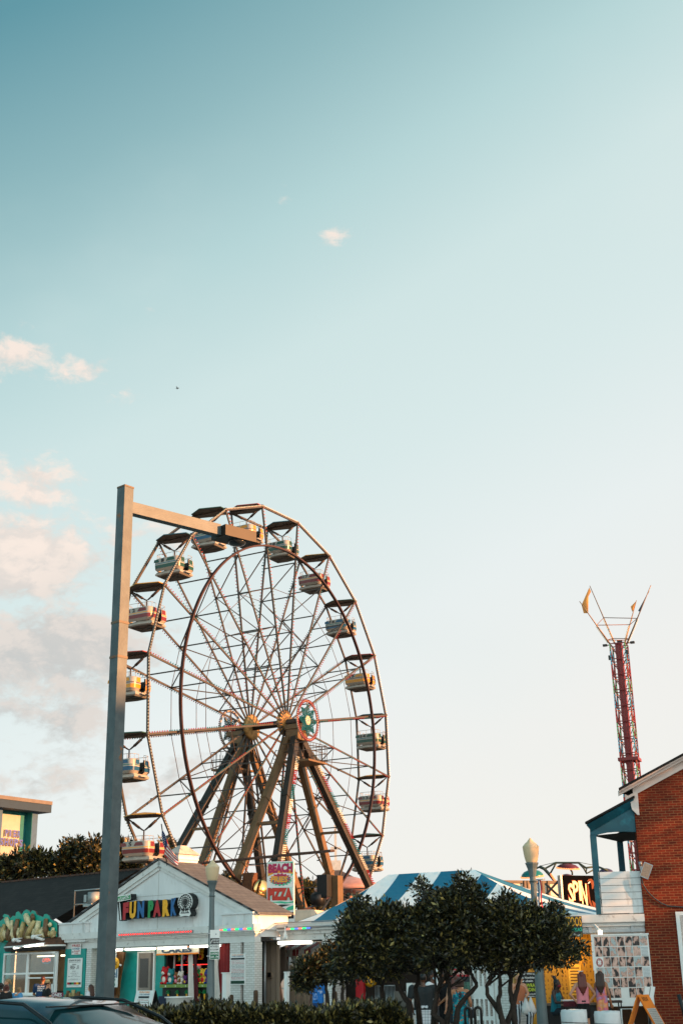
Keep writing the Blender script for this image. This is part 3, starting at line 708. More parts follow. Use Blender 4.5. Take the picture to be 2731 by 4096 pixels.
mb = MB(); c = fx('l', 945, 715, SG); rx = (fx('l', 1042, 715, SG)[0] - fx('l', 857, 715, SG)[0]) / 2; rz = rx * 1.0; zb_ = fx('l', 945, 898, SG)[1]; zt_ = fx('l', 945, 602, SG)[1]; rz = (zt_ - c[1])
pts = [(c[0] + rx * math.cos(a), c[1] + rz * math.sin(a)) for a in np.linspace(R(-52), R(232), 26)]
pts += [(c[0] - rx * .62, zb_ + .22), (c[0] - rx * .78, zb_ + .1), (c[0] - rx * .6, zb_), (c[0], zb_ + .03), (c[0] + rx * .6, zb_), (c[0] + rx * .8, zb_ + .1), (c[0] + rx * .62, zb_ + .22)]
mb.prism(pts[::-1], SG, SG + .3, 0, 1)
Rr = rx * .84; y = SG - .006
for q in (1.0, .62, .4): mb.tube([(c[0] + Rr * q * math.cos(a), y, c[1] + Rr * q * math.sin(a) * rz / rx) for a in np.linspace(0, 2 * math.pi, 28)[:-1]], .012, 4, 1, closed=True)
for i in range(18):
    a = 2 * math.pi * i / 18; ca, sa = math.cos(a), math.sin(a) * rz / rx; mb.tube([(c[0], y, c[1]), (c[0] + Rr * ca, y, c[1] + Rr * sa)], .010, 4, 1); mb.ball((c[0] + Rr * ca, y, c[1] + Rr * sa - .03), .03, 1, 6, 4)
st = []
for i in range(16): a = 2 * math.pi * i / 16; rr = Rr * (.38 if i % 2 else .16); st.append((c[0] + rr * math.cos(a), c[1] + rr * math.sin(a)))
mb.prism(st, y - .012, y, 1)
for e in (-1, 1): mb.tube([(c[0], y, c[1] - .1), (c[0] + e * rx * .45, y, zb_ + .13)], .018, 4, 1); mb.tube([(c[0], y, c[1] - .1), (c[0] + e * rx * .2, y, zb_ + .13)], .014, 4, 1)
for dz in (.13, .25): mb.tube([(c[0] - rx * .55, y, zb_ + dz), (c[0] + rx * .55, y, zb_ + dz)], .014, 4, 1)
sg.part('wheel_emblem', mb, [SIGNW, BLACK])

# flag
a = fx('C', 1128, 650, -.35); b_ = fx('C', 1119, 340, -.6)
fl = T('flag', 'American stars and stripes drooping from a pole at the gable peak', 'flag', FP, (a[0], -.1, a[1]))
mb = MB(); mb.tube([(a[0], -.05, a[1]), (b_[0], -.55, b_[1])], .022, 6); fl.part('pole', mb, BLACK)
mb = MB(); p0 = np.array([b_[0], -.5, b_[1]]) * .88 + np.array([a[0], -.1, a[1]]) * .12; p1 = np.array([b_[0], -.5, b_[1]]) * .28 + np.array([a[0], -.1, a[1]]) * .72
NU = 16
def fpos(u, v):
    p = p1 + (p0 - p1) * v; drop = .95 * u; return p + np.array([.50 * u + .42 * u * u * (1 - .4 * v) + .03 * math.sin(9 * u + 6 * v), -.05 + .07 * math.sin(7 * v + 4 * u) * (.3 + u), -drop * (.55 + .45 * v)])
for j in range(13):
    for i in range(NU):
        u0, u1, v0, v1 = i / NU, (i + 1) / NU, j / 13, (j + 1) / 13
        m = 2 if (u0 < .32 and j >= 7) else (0 if j % 2 == 0 else 1)
        mb.add([fpos(u0, v0), fpos(u1, v0), fpos(u1, v1), fpos(u0, v1)], [(0, 1, 2, 3)], m, True)
for i in range(4):
    for j in range(4):
        q = fpos(.04 + .07 * i, .58 + .10 * j) + np.array([0, -.012, 0]); mb.ball(q, (.018, .004, .018), 1, 5, 3)
fl.part('cloth', mb, [M('flag_red', '#b3202a', .8), M('flag_white', '#e6dcd2', .8), M('flag_blue', '#1a2a55', .8)])

# ------------------------------------------------------------------ game booth under the gable
booth = T('game_booth', 'prize game booth with green counters and white posts beneath the pavilion', 'booth', FP, (.1, .4, 0))
GREENC = M('lime_counter', '#6f8a3a', .5)
mb = MB(); zsh = 1.33
mb.box(-1.2, .55, .35, .75, zsh - .09, zsh + .02); mb.box(.70, 1.75, .35, .75, zsh - .09, zsh + .02); booth.part('counter', mb, GREENC)
mb = MB()
for i, c in enumerate('123'): mb.text(c, -.9 + .55 * i, -.85 + .55 * i, zsh - .07, zsh - .01, .345)
for i, c in enumerate('5678'): mb.text(c, .85 + .24 * i, .9 + .24 * i, zsh - .07, zsh - .01, .345)
booth.part('numbers', mb, SIGNW)
mb = MB()
for x in (-1.05, -.62, -.15, .98, 1.32, 1.72): booth.part('post', MB().box(x - .025, x + .025, .9, .95, .9, 2.7), SIGNW)
mb = MB(); mb.box(-1.2, 1.75, 1.05, 1.08, 2.02, 2.045); booth.part('light_rail', mb, LED['red'])
mb = MB(); mb.box(-1.2, .5, .5, .7, .35, zsh - .1); mb.box(.7, 1.75, .5, .7, .35, zsh - .1); booth.part('counter_front', mb, M('dark_panel', '#1c1d18', .6))
for x in (-.85, -.35, .15, .82, 1.1, 1.4, 1.65):
    mb = MB(); mb.ball((x, .47, .92), (.05, .03, .13), 0, 8, 6)
    for i in range(6):
        a = R(-70 + 28 * i); mb.bar((x, .47, 1.0), (x + .13 * math.sin(a), .46, 1.0 + .16 * math.cos(a)), .03, .01, 1)
    booth.part('pineapple_cutout', mb, [YEL, GRN])
mb = MB(); mb.box(.85, 1.75, .3, .5, .55, .62); booth.part('shelf', mb, GREENC)
mb = MB(); bx(mb, 'd', 640, 1080, 770, 1230, .25, .7); solo('bin', 'navy blue bin under the booth counter', 'bin', mb, NAVY, FP, (-.6, .4, 0))
PL = dict(red='#b81a20', orange='#d8641a', yellow='#e0b030', teal='#1a7a80', blue='#1a3a80', pink='#d87a90', green='#2a7a3a', brown='#7a4a22', white='#d8d0c4', purple='#5a2a6a')
PLM = {k: M('plush_' + k, c, .9, var=.1) for k, c in PL.items()}
def toy(x, y, z, h, c1, c2, lab, ears=True):
    t = T('plush_toy', lab, 'toy', FP, (x, y, z), 'plush prizes in the game booth'); s_ = h
    mb = MB(); mb.ball((x, y, z + .28 * s_), (.24 * s_, .2 * s_, .28 * s_)); mb.ball((x, y - .02, z + .72 * s_), (.29 * s_, .25 * s_, .27 * s_))
    for e in (-1, 1):
        mb.ball((x + e * .24 * s_, y - .05 * s_, z + .36 * s_), (.08 * s_, .08 * s_, .17 * s_)); mb.ball((x + e * .16 * s_, y - .14 * s_, z + .08 * s_), (.1 * s_, .15 * s_, .08 * s_))
        if ears: mb.ball((x + e * .2 * s_, y, z + .95 * s_), .1 * s_)
    t.part('body', mb, PLM[c1]); mb = MB(); mb.ball((x, y - .2 * s_, z + .66 * s_), (.15 * s_, .1 * s_, .12 * s_)); mb.ball((x, y - .14 * s_, z + .28 * s_), (.15 * s_, .09 * s_, .18 * s_)); t.part('muzzle', mb, PLM[c2])
    mb = MB()
    for e in (-1, 1): mb.ball((x + e * .1 * s_, y - .24 * s_, z + .8 * s_), .035 * s_, 0, 6, 4)
    t.part('eye', mb, BLACK)
for x, h, c1, c2 in ((-1.05, .62, 'red', 'white'), (-.72, .55, 'teal', 'white'), (-.42, .42, 'brown', 'pink'), (-.2, .45, 'white', 'brown'), (.05, .3, 'purple', 'yellow')):
    toy(x, .5, zsh + .02, h, c1, c2, f'{c1} plush toy with {c2} muzzle sitting on the left booth counter')
for x, h, c1, c2 in ((.82, .5, 'green', 'red'), (1.02, .52, 'yellow', 'red'), (1.25, .5, 'blue', 'purple'), (1.42, .28, 'pink', 'white'), (1.6, .3, 'orange', 'yellow')):
    toy(x, .5, zsh + .02, h, c1, c2, f'{c1} plush toy with {c2} muzzle sitting on the right booth counter')
for x, z, h, c1, c2 in ((-.95, 2.15, .4, 'green', 'yellow'), (-.7, 2.2, .38, 'purple', 'pink'), (.2, 2.2, .4, 'yellow', 'red'), (1.0, 2.15, .36, 'orange', 'white'), (1.75, 1.7, .4, 'red', 'yellow'), (.98, 1.68, .36, 'pink', 'teal'), (1.35, 1.66, .34, 'orange', 'red'), (-.42, 2.1, .5, 'red', 'orange'), (-.42, 1.72, .36, 'red', 'red'), (.78, 1.75, .45, 'yellow', 'white'), (1.14, 1.7, .4, 'orange', 'brown'), (1.5, 1.72, .5, 'brown', 'orange'), (1.2, 2.2, .45, 'red', 'white'),
    (1.55, 2.2, .42, 'green', 'red'), (-.85, 1.65, .36, 'blue', 'teal'), (.1, 1.7, .34, 'white', 'teal'), (-.15, 1.62, .3, 'teal', 'red'), (1.85, 2.25, .4, 'yellow', 'orange')):
    toy(x, 1.15, z, h, c1, c2, f'{c1} plush toy with {c2} muzzle hanging {"above" if z > 2 else "below"} the red light rail')
# curtains
def curtain(pts_top, pts_bot, dep, mat, lab, folds=5, amp=.05, name='curtain'):
    n = folds * 6; mb = MB(); V = []; rows = 10
    for j in range(rows + 1):
        v = j / rows
        for i in range(n + 1):
            u = i / n; x = (pts_top[0] + (pts_top[1] - pts_top[0]) * u) * (1 - v) + (pts_bot[0] + (pts_bot[1] - pts_bot[0]) * u) * v
            z = pts_top[2] * (1 - v) + pts_bot[2] * v; V.append((x, dep + amp * math.sin(u * folds * 6.28 + v) * (.5 + .5 * v), z))
    mb.add(V, [(j * (n + 1) + i, j * (n + 1) + i + 1, (j + 1) * (n + 1) + i + 1, (j + 1) * (n + 1) + i) for j in range(rows) for i in range(n)], 0, True)
    solo(name, lab, 'curtain', mb, mat, FP, (pts_bot[0], dep, 0))
CW = M('canvas_white', '#cfc8c0', .85, var=.08); CR = M('canvas_red', '#7a1618', .8, var=.15)
curtain((.40, .62, 2.6), (.42, .78, .1), .28, CW, 'white canvas curtain gathered in the middle of the booth', 3, .04)
curtain((.66, .80, 2.6), (.72, 1.02, .1), .30, M('canvas_maroon', '#4a1216', .85), 'dark maroon curtain tied beside the white curtain', 2, .04)
curtain((1.72, 1.95, 2.55), (1.40, 2.25, .1), .22, CW, 'white canvas curtain drawn behind the street lamp', 4, .06)
curtain((2.0, 2.85, 2.72), (1.98, 2.85, .1), .30, CR, 'red canvas curtain hanging beside the white brick pillar', 5, .05)
mb = MB(); tx(mb, 'CAKES', 'd', 675, 470, 1060, 535, .12, 1, bold=.05, shear=.1); a = pbox('d', 620, 462, 1145, 560, .14); mb.box(*a[:2], .14, .17, a[2], a[3]); mb.box(a[0], a[1], .125, .14, a[2], a[2] + .05, 2)
mb.box(a[0], a[1], .125, .14, a[3] - .03, a[3], 2)
solo('cakes_sign', 'hanging wooden CAKES sign with blue letters and orange edge', 'sign', mb, [M('sign_cream', '#cfc6b0', .6), M('sign_blue', '#14344a', .5), ORANGE], FP, (.3, .15, 2.4))
# ------------------------------------------------------------------ boards, posters, posts in front
def poster(lab, k, x0, y0, x1, y1, dep, lines, base=None, F=FP, name='poster', cat='sign', frame=None, z_from=None, thick=.02, bands=()):
    """flat printed board: base panel plus lettering rows (text, rx0, rx1, ry0, ry1, mat) in fractions from the top left"""
    a = pbox(k, x0, y0, x1, y1, dep, F); mats = [base or SIGNW]; mb = MB(); mb.box(a[0], a[1], dep, dep + thick, a[2], a[3])
    w, h = a[1] - a[0], a[3] - a[2]
    def mi(m):
        if m not in mats: mats.append(m)
        return mats.index(m)
    for (r0_, r1_, t0, t1, m) in bands: mb.box(a[0] + r0_ * w, a[0] + r1_ * w, dep - .004, dep, a[3] - t1 * h, a[3] - t0 * h, mi(m))
    for (s_, r0_, r1_, t0, t1, m) in lines: mb.text(s_, a[0] + r0_ * w, a[0] + r1_ * w, a[3] - t1 * h, a[3] - t0 * h, dep - .008, mi(m), bold=.02)
    return solo(name, lab, cat, mb, mats, F, (a[0], dep, a[2]))
INK = M('ink_black', '#22262a', .6, var=0); INKR = M('ink_red', '#b02a2a', .6, var=0); INKB = M('ink_blue', '#1a5a80', .6, var=0); INKG = M('ink_green', '#0c3a24', .6, var=0); INKT = M('ink_teal', '#0f7a6a', .6, var=0)
cov = [('FUN PARK', .12, .88, .02, .05, ORANGE), ('COVID-19 RESPONSE', .12, .88, .06, .10, INKB)]
rows = ['DO NOT ENTER if you have any', 'COVID-19 symptoms: fever,', 'cough, shortness of breath', 'DO NOT ENTER if you have been', 'exposed to anyone who tested', 'positive in the last 14 days', 'If coughing or sneezing, cover', 'mouth and nose with tissue', 'Hand sanitizer is available', 'throughout the park', 'Avoid touching your face', 'Face masks are encouraged', 'Maintain at least 6 feet', 'between you and others']
for i, s_ in enumerate(rows): cov.append((s_, .08, .92, .215 + i * .045, .245 + i * .045, INKR if (i // 3) % 2 == 0 else INK))
poster('white COVID response notice on the slotted brick pillar', 'e', 65, 550, 258, 938, -.03, cov, bands=[(.05, .93, .13, .19, INK), (.05, .93, .87, .97, INKG)], name='notice_board')
t = T('sandwich_board', 'black and white folding COVID notice board by the arcade door', 'sign', FP, (-2.1, -1.2, 0))
a = pbox('d', 365, 1010, 585, 1200, -1.2); mb = MB(); w = a[1] - a[0]; zt = a[3]
mb.add([(a[0], -1.2, zt), (a[1], -1.2, zt), (a[1] + .05, -1.55, .05), (a[0] + .05, -1.55, .05), (a[0], -1.16, zt), (a[1], -1.16, zt), (a[1] + .05, -1.51, .05), (a[0] + .05, -1.51, .05)], [(3, 2, 1, 0), (4, 5, 6, 7), (0, 1, 5, 4), (1, 2, 6, 5), (2, 3, 7, 6), (3, 0, 4, 7)])
def slant(mb2, s_, r0_, r1_, t0, t1, m):
    n0 = len(mb2.v); mb2.text(s_, a[0] + r0_ * w, a[0] + r1_ * w, zt - t1, zt - t0, 0, m)
    for i in range(n0, len(mb2.v)): x, y, z = mb2.v[i]; q = (zt - z) / (zt - .05); mb2.v[i] = (x + .05 * q, -1.206 - .35 * q, z)
slant(mb, 'FUN PARK', .2, .8, .02, .09, 2); slant(mb, 'COVID-19 RESPONSE', .2, .8, .11, .16, 3)
for i in range(7): slant(mb, rows[i], .18, .8, .30 + i * .075, .345 + i * .075, 4 if i % 2 == 0 else 1)
mb2 = MB(); slant(mb, 'I', .2, .8, .19, .26, 1)
t.part('front_panel', mb, [SIGNW, INK, ORANGE, INKB, INKR])
mb = MB(); mb.add([(a[0], -1.1, zt), (a[1], -1.1, zt), (a[1] - .0, -.7, .05), (a[0] - .0, -.7, .05), (a[0], -1.14, zt), (a[1], -1.14, zt), (a[1], -.74, .05), (a[0], -.74, .05)], [(3, 2, 1, 0), (4, 5, 6, 7), (0, 1, 5, 4), (1, 2, 6, 5), (2, 3, 7, 6), (3, 0, 4, 7)]); t.part('rear_panel', mb, BLACK)
poster('small red NO sign low beside the folding notice board', 'd', 280, 1155, 370, 1205, -1.3, [('NO', .18, .82, .15, .85, SIGNW)], base=M('sign_maroon', '#7a1a1e', .6), name='no_sign')
a = fx('d', 900, 1085, -.9); mb = MB(); mb.lathe([(.3, 0), (.42, .1), (.46, a[1] - .05), (.52, a[1] - .04), (.52, a[1]), (.44, a[1])], (a[0], -.9, 0), 20); solo('tub', 'white round tub planter in front of the game booth', 'planter', mb, SIGNW, FP, (a[0], -.9, 0))
def post_box(lab, k, x0, x1, ytop, dep, mat, lean=0., round_=False, name='post', cat='post'):
    a = fx(k, x0, ytop, dep); b2 = fx(k, x1, ytop, dep); w_ = b2[0] - a[0]; mb = MB(); xc = (a[0] + b2[0]) / 2
    if round_: mb.lathe([(w_ / 2, 0), (w_ / 2, a[1] - w_ * .4), (w_ * .4, a[1] - w_ * .1), (w_ * .15, a[1])], (xc, dep, 0), 14)
    else:
        mb.bar((xc + lean, dep, 0), (xc, dep, a[1]), w_ * .8, w_ * .8, up=(0, 1, 0)); mb.bar((xc, dep, a[1]), (xc, dep, a[1] + .03), w_, w_, up=(0, 1, 0))
    solo(name, lab, cat, mb, mat, FP, (xc, dep, 0))
post_box('white square post in front of the red curtain', 'd', 1460, 1525, 795, -.8, SIGNW)
post_box('leaning white square post before the boarded wall', 'e', 755, 800, 785, -.4, SIGNW, lean=-.06)
WOODP = M('old_timber', '#4e3a2a', .9, var=.3, scale=8)
post_box('rounded timber bollard at the foot of the white brick pillar', 'e', 365, 408, 1005, -.7, WOODP, round_=True, name='bollard', cat='bollard')
post_box('low timber bollard left of the notice pillar', 'd', 1540, 1575, 1060, -.7, WOODP, round_=True, name='bollard', cat='bollard')
post_box('short timber bollard beneath the small shrub', 'e', 1365, 1400, 1020, -.7, WOODP, round_=True, name='bollard', cat='bollard')
a = fx('e', 520, 400, .9); mb = MB(); p0 = fx('e', 515, 540, 1.0); p1 = fx('e', 440, 820, .8); p2 = fx('e', 452, 900, .75)
mb.tube([(p0[0], 1.0, p0[1]), ((p0[0] + p1[0]) / 2 + .04, .9, (p0[1] + p1[1]) / 2 - .08), (p1[0], .8, p1[1]), (p1[0] - .05, .8, p1[1] - .35), (p2[0], .75, p2[1]), (p2[0], .75, .2)], .028, 6)
solo('rope', 'dark red rope looped down beside the pillar', 'rope', mb, M('rope_red', '#5a1418', .9), FP, (p0[0], .9, .2))
mb = MB(); x = fx('e', 500, 600, .9)[0]; mb.tube([(x, .9, 0), (x, .9, 2.75)], .05, 10); solo('downpipe', 'pale metal pole standing in front of the boarded wall', 'pole', mb, GALV, FP, (x, .9, 0))
mb = MB(); bx(mb, 'e', 525, 780, 580, 850, WD + .5, WD + .58); bx(mb, 'e', 535, 785, 552, 840, WD + .48, WD + .5, 1); bx(mb, 'e', 556, 785, 574, 840, WD + .48, WD + .5, 1); solo('switch_box', 'rusty tan switch box on the boarded wall', 'switch box', mb, [M('box_tan', '#8a7a68', .7, dirt='#6a3a1a', dirt_amt=.6), BLACK], FP, (5.2, WD + .5, 1.3))
# tarps and awning under the wing
AW = M('awning_red', '#6a1a20', .6, var=.1); AWW = M('awning_grey', '#a8a8a4', .6, var=.1)
t = T('striped_awning', 'red and grey striped awning sagging under the wing roof', 'awning', FP, (7, 3, 2))
mb = MB(); a = fx('e', 770, 430, 3.2); b_ = fx('e', 1215, 430, 3.2); n = 6
for i in range(n):
    x0, x1 = a[0] + (b_[0] - a[0]) * i / n, a[0] + (b_[0] - a[0]) * (i + 1) / n; m = i % 2
    zt, zl = a[1] + .05, fx('e', 1000, 540, 3.0)[1]
    mb.add([(x0, 3.6, zt), (x1, 3.6, zt), (x1, 2.9, zl + .12), (x0, 2.9, zl + .12), (x0, 2.88, zl - .1), (x1, 2.88, zl - .1 - .05 * m)], [(0, 3, 2, 1), (3, 4, 5, 2)], m)
t.part('canopy', mb, [AW, AWW])
mb = MB()
for i in range(5):
    x0 = a[0] + .1 + i * .42; zt = 2.25; V = []
    for j in range(5): V += [(x0 - .16 + .05 * math.sin(j), 3.05 + .05 * j, zt - j * .22), (x0 + .16 + .04 * math.cos(j * 2), 3.0 + .03 * j, zt - j * .22)]
    mb.add(V, [(2 * j, 2 * j + 1, 2 * j + 3, 2 * j + 2) for j in range(4)], i % 2, True)
t.part('side_flap', mb, [AW, AWW])
mb = MB(); zt = 2.0
for j in range(2): pass
p = poly_px('e', [(690, 470), (745, 450), (800, 770), (780, 790), (700, 900), (668, 1000)], 2.2); mb.prism(p, 2.2, 2.24); solo('tarpaulin', 'grey tarpaulin hanging behind the boarded wall', 'tarpaulin', mb, M('tarp_grey', '#5a5048', .6, bump=.3), FP, (6, 2.2, 0))
# picket fence and slat barrier under the wing
mb = MB(); x0 = fx('e', 825, 800, 2.4)[0]; x1 = fx('e', 1070, 800, 2.4)[0]; zt = fx('e', 900, 690, 2.4)[1]; n = 15
for i in range(n): x = x0 + (x1 - x0) * i / (n - 1); mb.box(x - .04, x + .04, 2.38, 2.42, .05, zt - .02 * (i % 3))
mb.box(x0, x1, 2.42, 2.46, .9, 1.0); mb.box(x0, x1, 2.42, 2.46, .3, .4); solo('picket_fence', 'brown timber picket fence behind the small shrub', 'fence', mb, M('fence_tan', '#8a7866', .8, var=.2), FP, (x0, 2.4, 0))

# ------------------------------------------------------------------ fry shack, left of the tall post
fs = T('fry_stand', 'fry stand with a white bay window counter and brown shingle brim', 'food stand', FP, (-8.3, 0, 0))
bw0, bw1, bd = -10.0, -6.52, -.45
zs = 1.0; zwt = 2.66
mb = MB(); mb.box(bw0, bw1, bd + .05, .2, 0, zs); mb.box(bw0 - .03, bw1 + .03, bd - .12, .2, zs, zs + .05); fs.part('counter', mb, WHITE)
cols_ = [fx('c', x, 1200, bd)[0] for x in (190, 345, 675, 700)]
xs = [bw0, fx('c', 343, 1200, bd)[0], fx('c', 690, 1200, bd)[0], bw1]
GLX = bpy.data.materials.new('clear_pane'); GLX.use_nodes = True; _b = NB(GLX.node_tree); _t = _b.n('ShaderNodeBsdfTransparent'); _t.inputs[0].default_value = (.8, .82, .8, 1); _g = _b.n('ShaderNodeBsdfGlossy'); _g.inputs['Roughness'].default_value = .03
_m = _b.n('ShaderNodeMixShader'); _m.inputs[0].default_value = .14; _b.l(_t.outputs[0], _m.inputs[1]); _b.l(_g.outputs[0], _m.inputs[2]); _b.l(_m.outputs[0], GLX.node_tree.nodes['Material Output'].inputs[0])
zmid = fx('c', 500, 1232, bd)[1]
for i in range(3):
    x0, x1 = xs[i], xs[i + 1]; mb = MB()
    for x in (x0, x1 - .07): mb.box(x, x + .07, bd, bd + .1, zs + .05, zwt)
    mb.box(x0 + .07, x1 - .07, bd, bd + .1, zwt - .07, zwt); mb.box(x0 + .07, x1 - .07, bd + .01, bd + .09, zmid - .035, zmid + .035); mb.box(x0 + .07, x1 - .07, bd, bd + .1, zs + .05, zs + .12)
    if i == 1: mb.box(x0 + .07, x1 - .07, bd + .02, bd + .06, zmid - .2, zmid - .15)
    w_ = fs.part('window', mb, SIGNW)
    mb = MB(); mb.box(x0 + .07, x1 - .07, bd + .05, bd + .055, zmid + .035, zwt - .07)
    if i != 1: mb.box(x0 + .07, x1 - .07, bd + .05, bd + .055, zs + .12, zmid - .035)
    fs.part('pane', mb, GLX, w_)
mb = MB(); mb.box(bw0 + .05, bw1 - .05, 2.4, 2.5, 0, 2.8, 0); mb.box(bw0, bw0 + .05, .2, 2.5, 0, 2.8, 0); mb.box(bw1 - .05, bw1, .2, 2.5, 0, 2.8, 0); mb.box(bw0, bw1, .2, 2.5, 2.8, 2.9, 0); mb.box(bw0 + .6, bw1 - .8, 1.4, 2.2, 0, 1.15, 1); mb.box(bw0 + 1.9, bw0 + 2.6, 2.2, 2.4, 1.3, 2.0, 1)
fs.part('interior', mb, [M('beige_wall', '#a8957a', .7), M('kitchen_steel', '#4a4640', .4, .5)])
mb = MB()
for x0, x1 in ((bw0 + .2, xs[1] - .1), (xs[1] + .15, xs[2] - .1), (xs[2] + .1, bw1 - .08)): mb.box(x0, x1, 1.1, 1.16, 2.50, 2.56)
fs.part('interior_light', mb, M('inner_tube', '#fff0cc', .5, var=0, emit=3.5))
# brim
mb = MB(); n = 24; cx = (bw0 + bw1) / 2; hw = (bw1 - bw0) / 2 + .12
def arc(r, d): return [(cx + hw * r * math.sin(R(-90 + 180 * i / n)), -.1 - d * math.cos(R(-90 + 180 * i / n))) for i in range(n + 1)]
A1, A2, A3 = arc(1.0, .75), arc(1.03, .85), arc(.95, .45)
mb.add([(x, y, 2.72) for x, y in A1] + [(x, y, 2.86) for x, y in A2] + [(x, y, 2.92) for x, y in A2] + [(x, y, 3.2) for x, y in A3], [(r * (n + 1) + i, r * (n + 1) + i + 1, (r + 1) * (n + 1) + i + 1, (r + 1) * (n + 1) + i) for r in range(3) for i in range(n)], 0, True)
for i in range(len(mb.f)): mb.m[i] = 1 if n <= i < 2 * n else (0 if i < n else 2)
mb.add([(x, y, 2.72) for x, y in A1] + [(cx, .1, 2.72)], [(i, n + 1, i + 1) for i in range(n)], 0)
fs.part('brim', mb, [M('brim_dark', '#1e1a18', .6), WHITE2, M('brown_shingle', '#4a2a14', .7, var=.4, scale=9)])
for bx_, pm_ in (((-6.45, -5.18, -.04, .02, 0, 2.74), TEAL), ((-6.6, -5.1, -.15, .05, 2.99, 3.3), WHITE), ((-10.9, -10.1, -.02, .2, 0, 3.1), TEAL), ((-12.5, -10.9, -.3, .2, 0, 2.75), WHITE)): fs.part('front_panel', MB().box(*bx_), pm_)
mb = MB(); mb.box(-13.5, -6.4, .2, 2.6, 3.0, 3.3); mb.box(-13.5, -6.4, .0, .2, 2.9, 3.3); fs.part('flat_roof', mb, M('roof_grey', '#5a5650', .8))
tube_light('c', 175, 915, 545, 868, -.9, 'lit tube slung across the fry stand brim')
# fries cut-out sign
t = T('fries_sign', 'cut-out sign of giant golden fries with a green outline', 'sign', FP, (-9, -.3, 3.1))
prof = [(-40, 850), (-40, 610), (0, 580), (30, 560), (55, 535), (35, 515), (60, 488), (110, 505), (135, 545), (165, 510), (195, 520), (205, 470), (235, 455), (275, 500), (300, 455), (335, 432), (375, 455), (385, 475), (405, 443), (445, 455), (470, 500), (545, 530), (560, 490), (590, 487), (625, 515), (640, 555), (690, 580), (722, 605), (722, 775), (350, 815), (0, 850)]
mb = MB(); mb.prism(poly_px('c', prof, -.3), -.3, -.22, 0, 1); t.part('backing', mb, [M('fry_green', '#0c9a86', .4), BLACK])
FRY = M('fry_gold', '#b09a66', .45, var=.35, scale=5, dirt='#4a2a10', dirt_amt=.8, dscale=3.5); FRYD = M('fry_brown', '#6e5030', .5, var=.4, scale=5); FRYW = M('fry_pale', '#d2c296', .45, var=.25, scale=6, dirt='#5a3a18', dirt_amt=.6, dscale=4)
mb = MB()
for (x0, y0, x1, y1, w_, m) in ((20, 830, 85, 590, 60, 0), (90, 790, 50, 640, 50, 2), (160, 680, 85, 520, 50, 2), (175, 700, 165, 545, 42, 2), (215, 800, 240, 515, 55, 1), (250, 790, 260, 640, 45, 2), (140, 830, 200, 680, 50, 1), (400, 620, 330, 475, 62, 2), (290, 790, 320, 560, 60, 0), (350, 790, 460, 545, 70, 0),
    (430, 560, 415, 480, 45, 1), (470, 780, 505, 545, 62, 2), (520, 770, 560, 640, 48, 2), (610, 775, 590, 520, 55, 1), (650, 640, 655, 585, 40, 2), (670, 770, 700, 680, 60, 0), (440, 790, 450, 650, 50, 2), (215, 805, 205, 730, 45, 2), (10, 700, 0, 630, 40, 1), (570, 780, 550, 700, 40, 2), (640, 770, 630, 690, 36, 0), (60, 820, 30, 640, 50, 0), (120, 820, 130, 640, 52, 1), (190, 820, 175, 640, 50, 2), (330, 810, 370, 620, 55, 1), (385, 810, 350, 700, 50, 2), (500, 800, 520, 660, 50, 0), (260, 820, 300, 690, 50, 0), (690, 775, 680, 640, 44, 2), (-20, 830, -10, 640, 50, 0)):
    a = fx('c', x0, y0, -.34); b_ = fx('c', x1 + (x0 - x1) * .08, y1 + (y0 - y1) * .08 + 12, -.34); rr_ = w_ * .0021; mb.tube([(a[0], -.37, a[1]), ((a[0] + b_[0]) / 2 + random.uniform(-.03, .03), -.39 - random.random() * .05, (a[1] + b_[1]) / 2), (b_[0], -.38, b_[1])], [rr_, rr_ * 1.05, rr_ * .8], 5, m)
t.part('fries', mb, [FRY, FRYD, FRYW])
mb = MB()
for x, y in ((225, 850), (465, 810)): a = fx('c', x, y, -.7); mb.tube([(a[0], -.3, a[1] + .2), (a[0], -.8, a[1] + .15)], .03, 6); mb.ball((a[0] - .05, -.85, a[1] + .1), (.11, .09, .09)); mb.tube([(a[0], -.8, a[1] + .1), (a[0] + .3, -.5, a[1] - .05)], .06, 8)
t.part('spotlight', mb, WHITE2)
poster('small sign reading FRIES COOKED IN P-NUT OIL above the menu', 'c', 903, 862, 1015, 998, -.08, [('FRIES', .06, .94, .05, .3, INKR), ('COOKED', .08, .9, .38, .55, INKB), ('IN', .06, .22, .68, .82, INK), ('P-NUT', .3, .95, .62, .78, INKR), ('OIL', .36, .8, .82, .95, INKR)])
lines = [('ATLANTIC FRY SHACK', .1, .9, .05, .105, INK), ('FRESH CUT FRIES COOKED IN PEANUT OIL', .1, .9, .13, .15, INK), ('FRIES', .34, .6, .2, .24, INK), ('SMALL', .2, .5, .255, .29, INK), ('$5', .68, .8, .255, .29, INK), ('MEDIUM', .2, .54, .30, .335, INK), ('$8', .68, .8, .30, .335, INK), ('LARGE', .2, .5, .345, .38, INK), ('$12', .62, .8, .345, .38, INK),
    ('DRINKS', .36, .6, .44, .46, INK), ('BOTTLED WATER   $2', .25, .75, .51, .53, INK), ('FOUNTAIN SODA', .32, .68, .57, .59, INK), ('SMALL 20oz $2      LARGE 32oz $4', .08, .92, .62, .64, INK), ('LARGE SOUVENIR CUP $8', .22, .78, .71, .725, INK), ('$2 REFILLS', .1, .9, .74, .755, INK), ('NO OUTSIDE FOOD OR DRINK', .15, .85, .94, .955, INK)]
poster('tall white fries price menu on the teal panel', 'c', 847, 1043, 1028, 1408, -.08, lines, bands=[(.04 + .155 * i, .19 + .155 * i, .83, .91, [RED, INK, GRN, INKR, YEL, RUST][i]) for i in range(6)], name='menu_board')
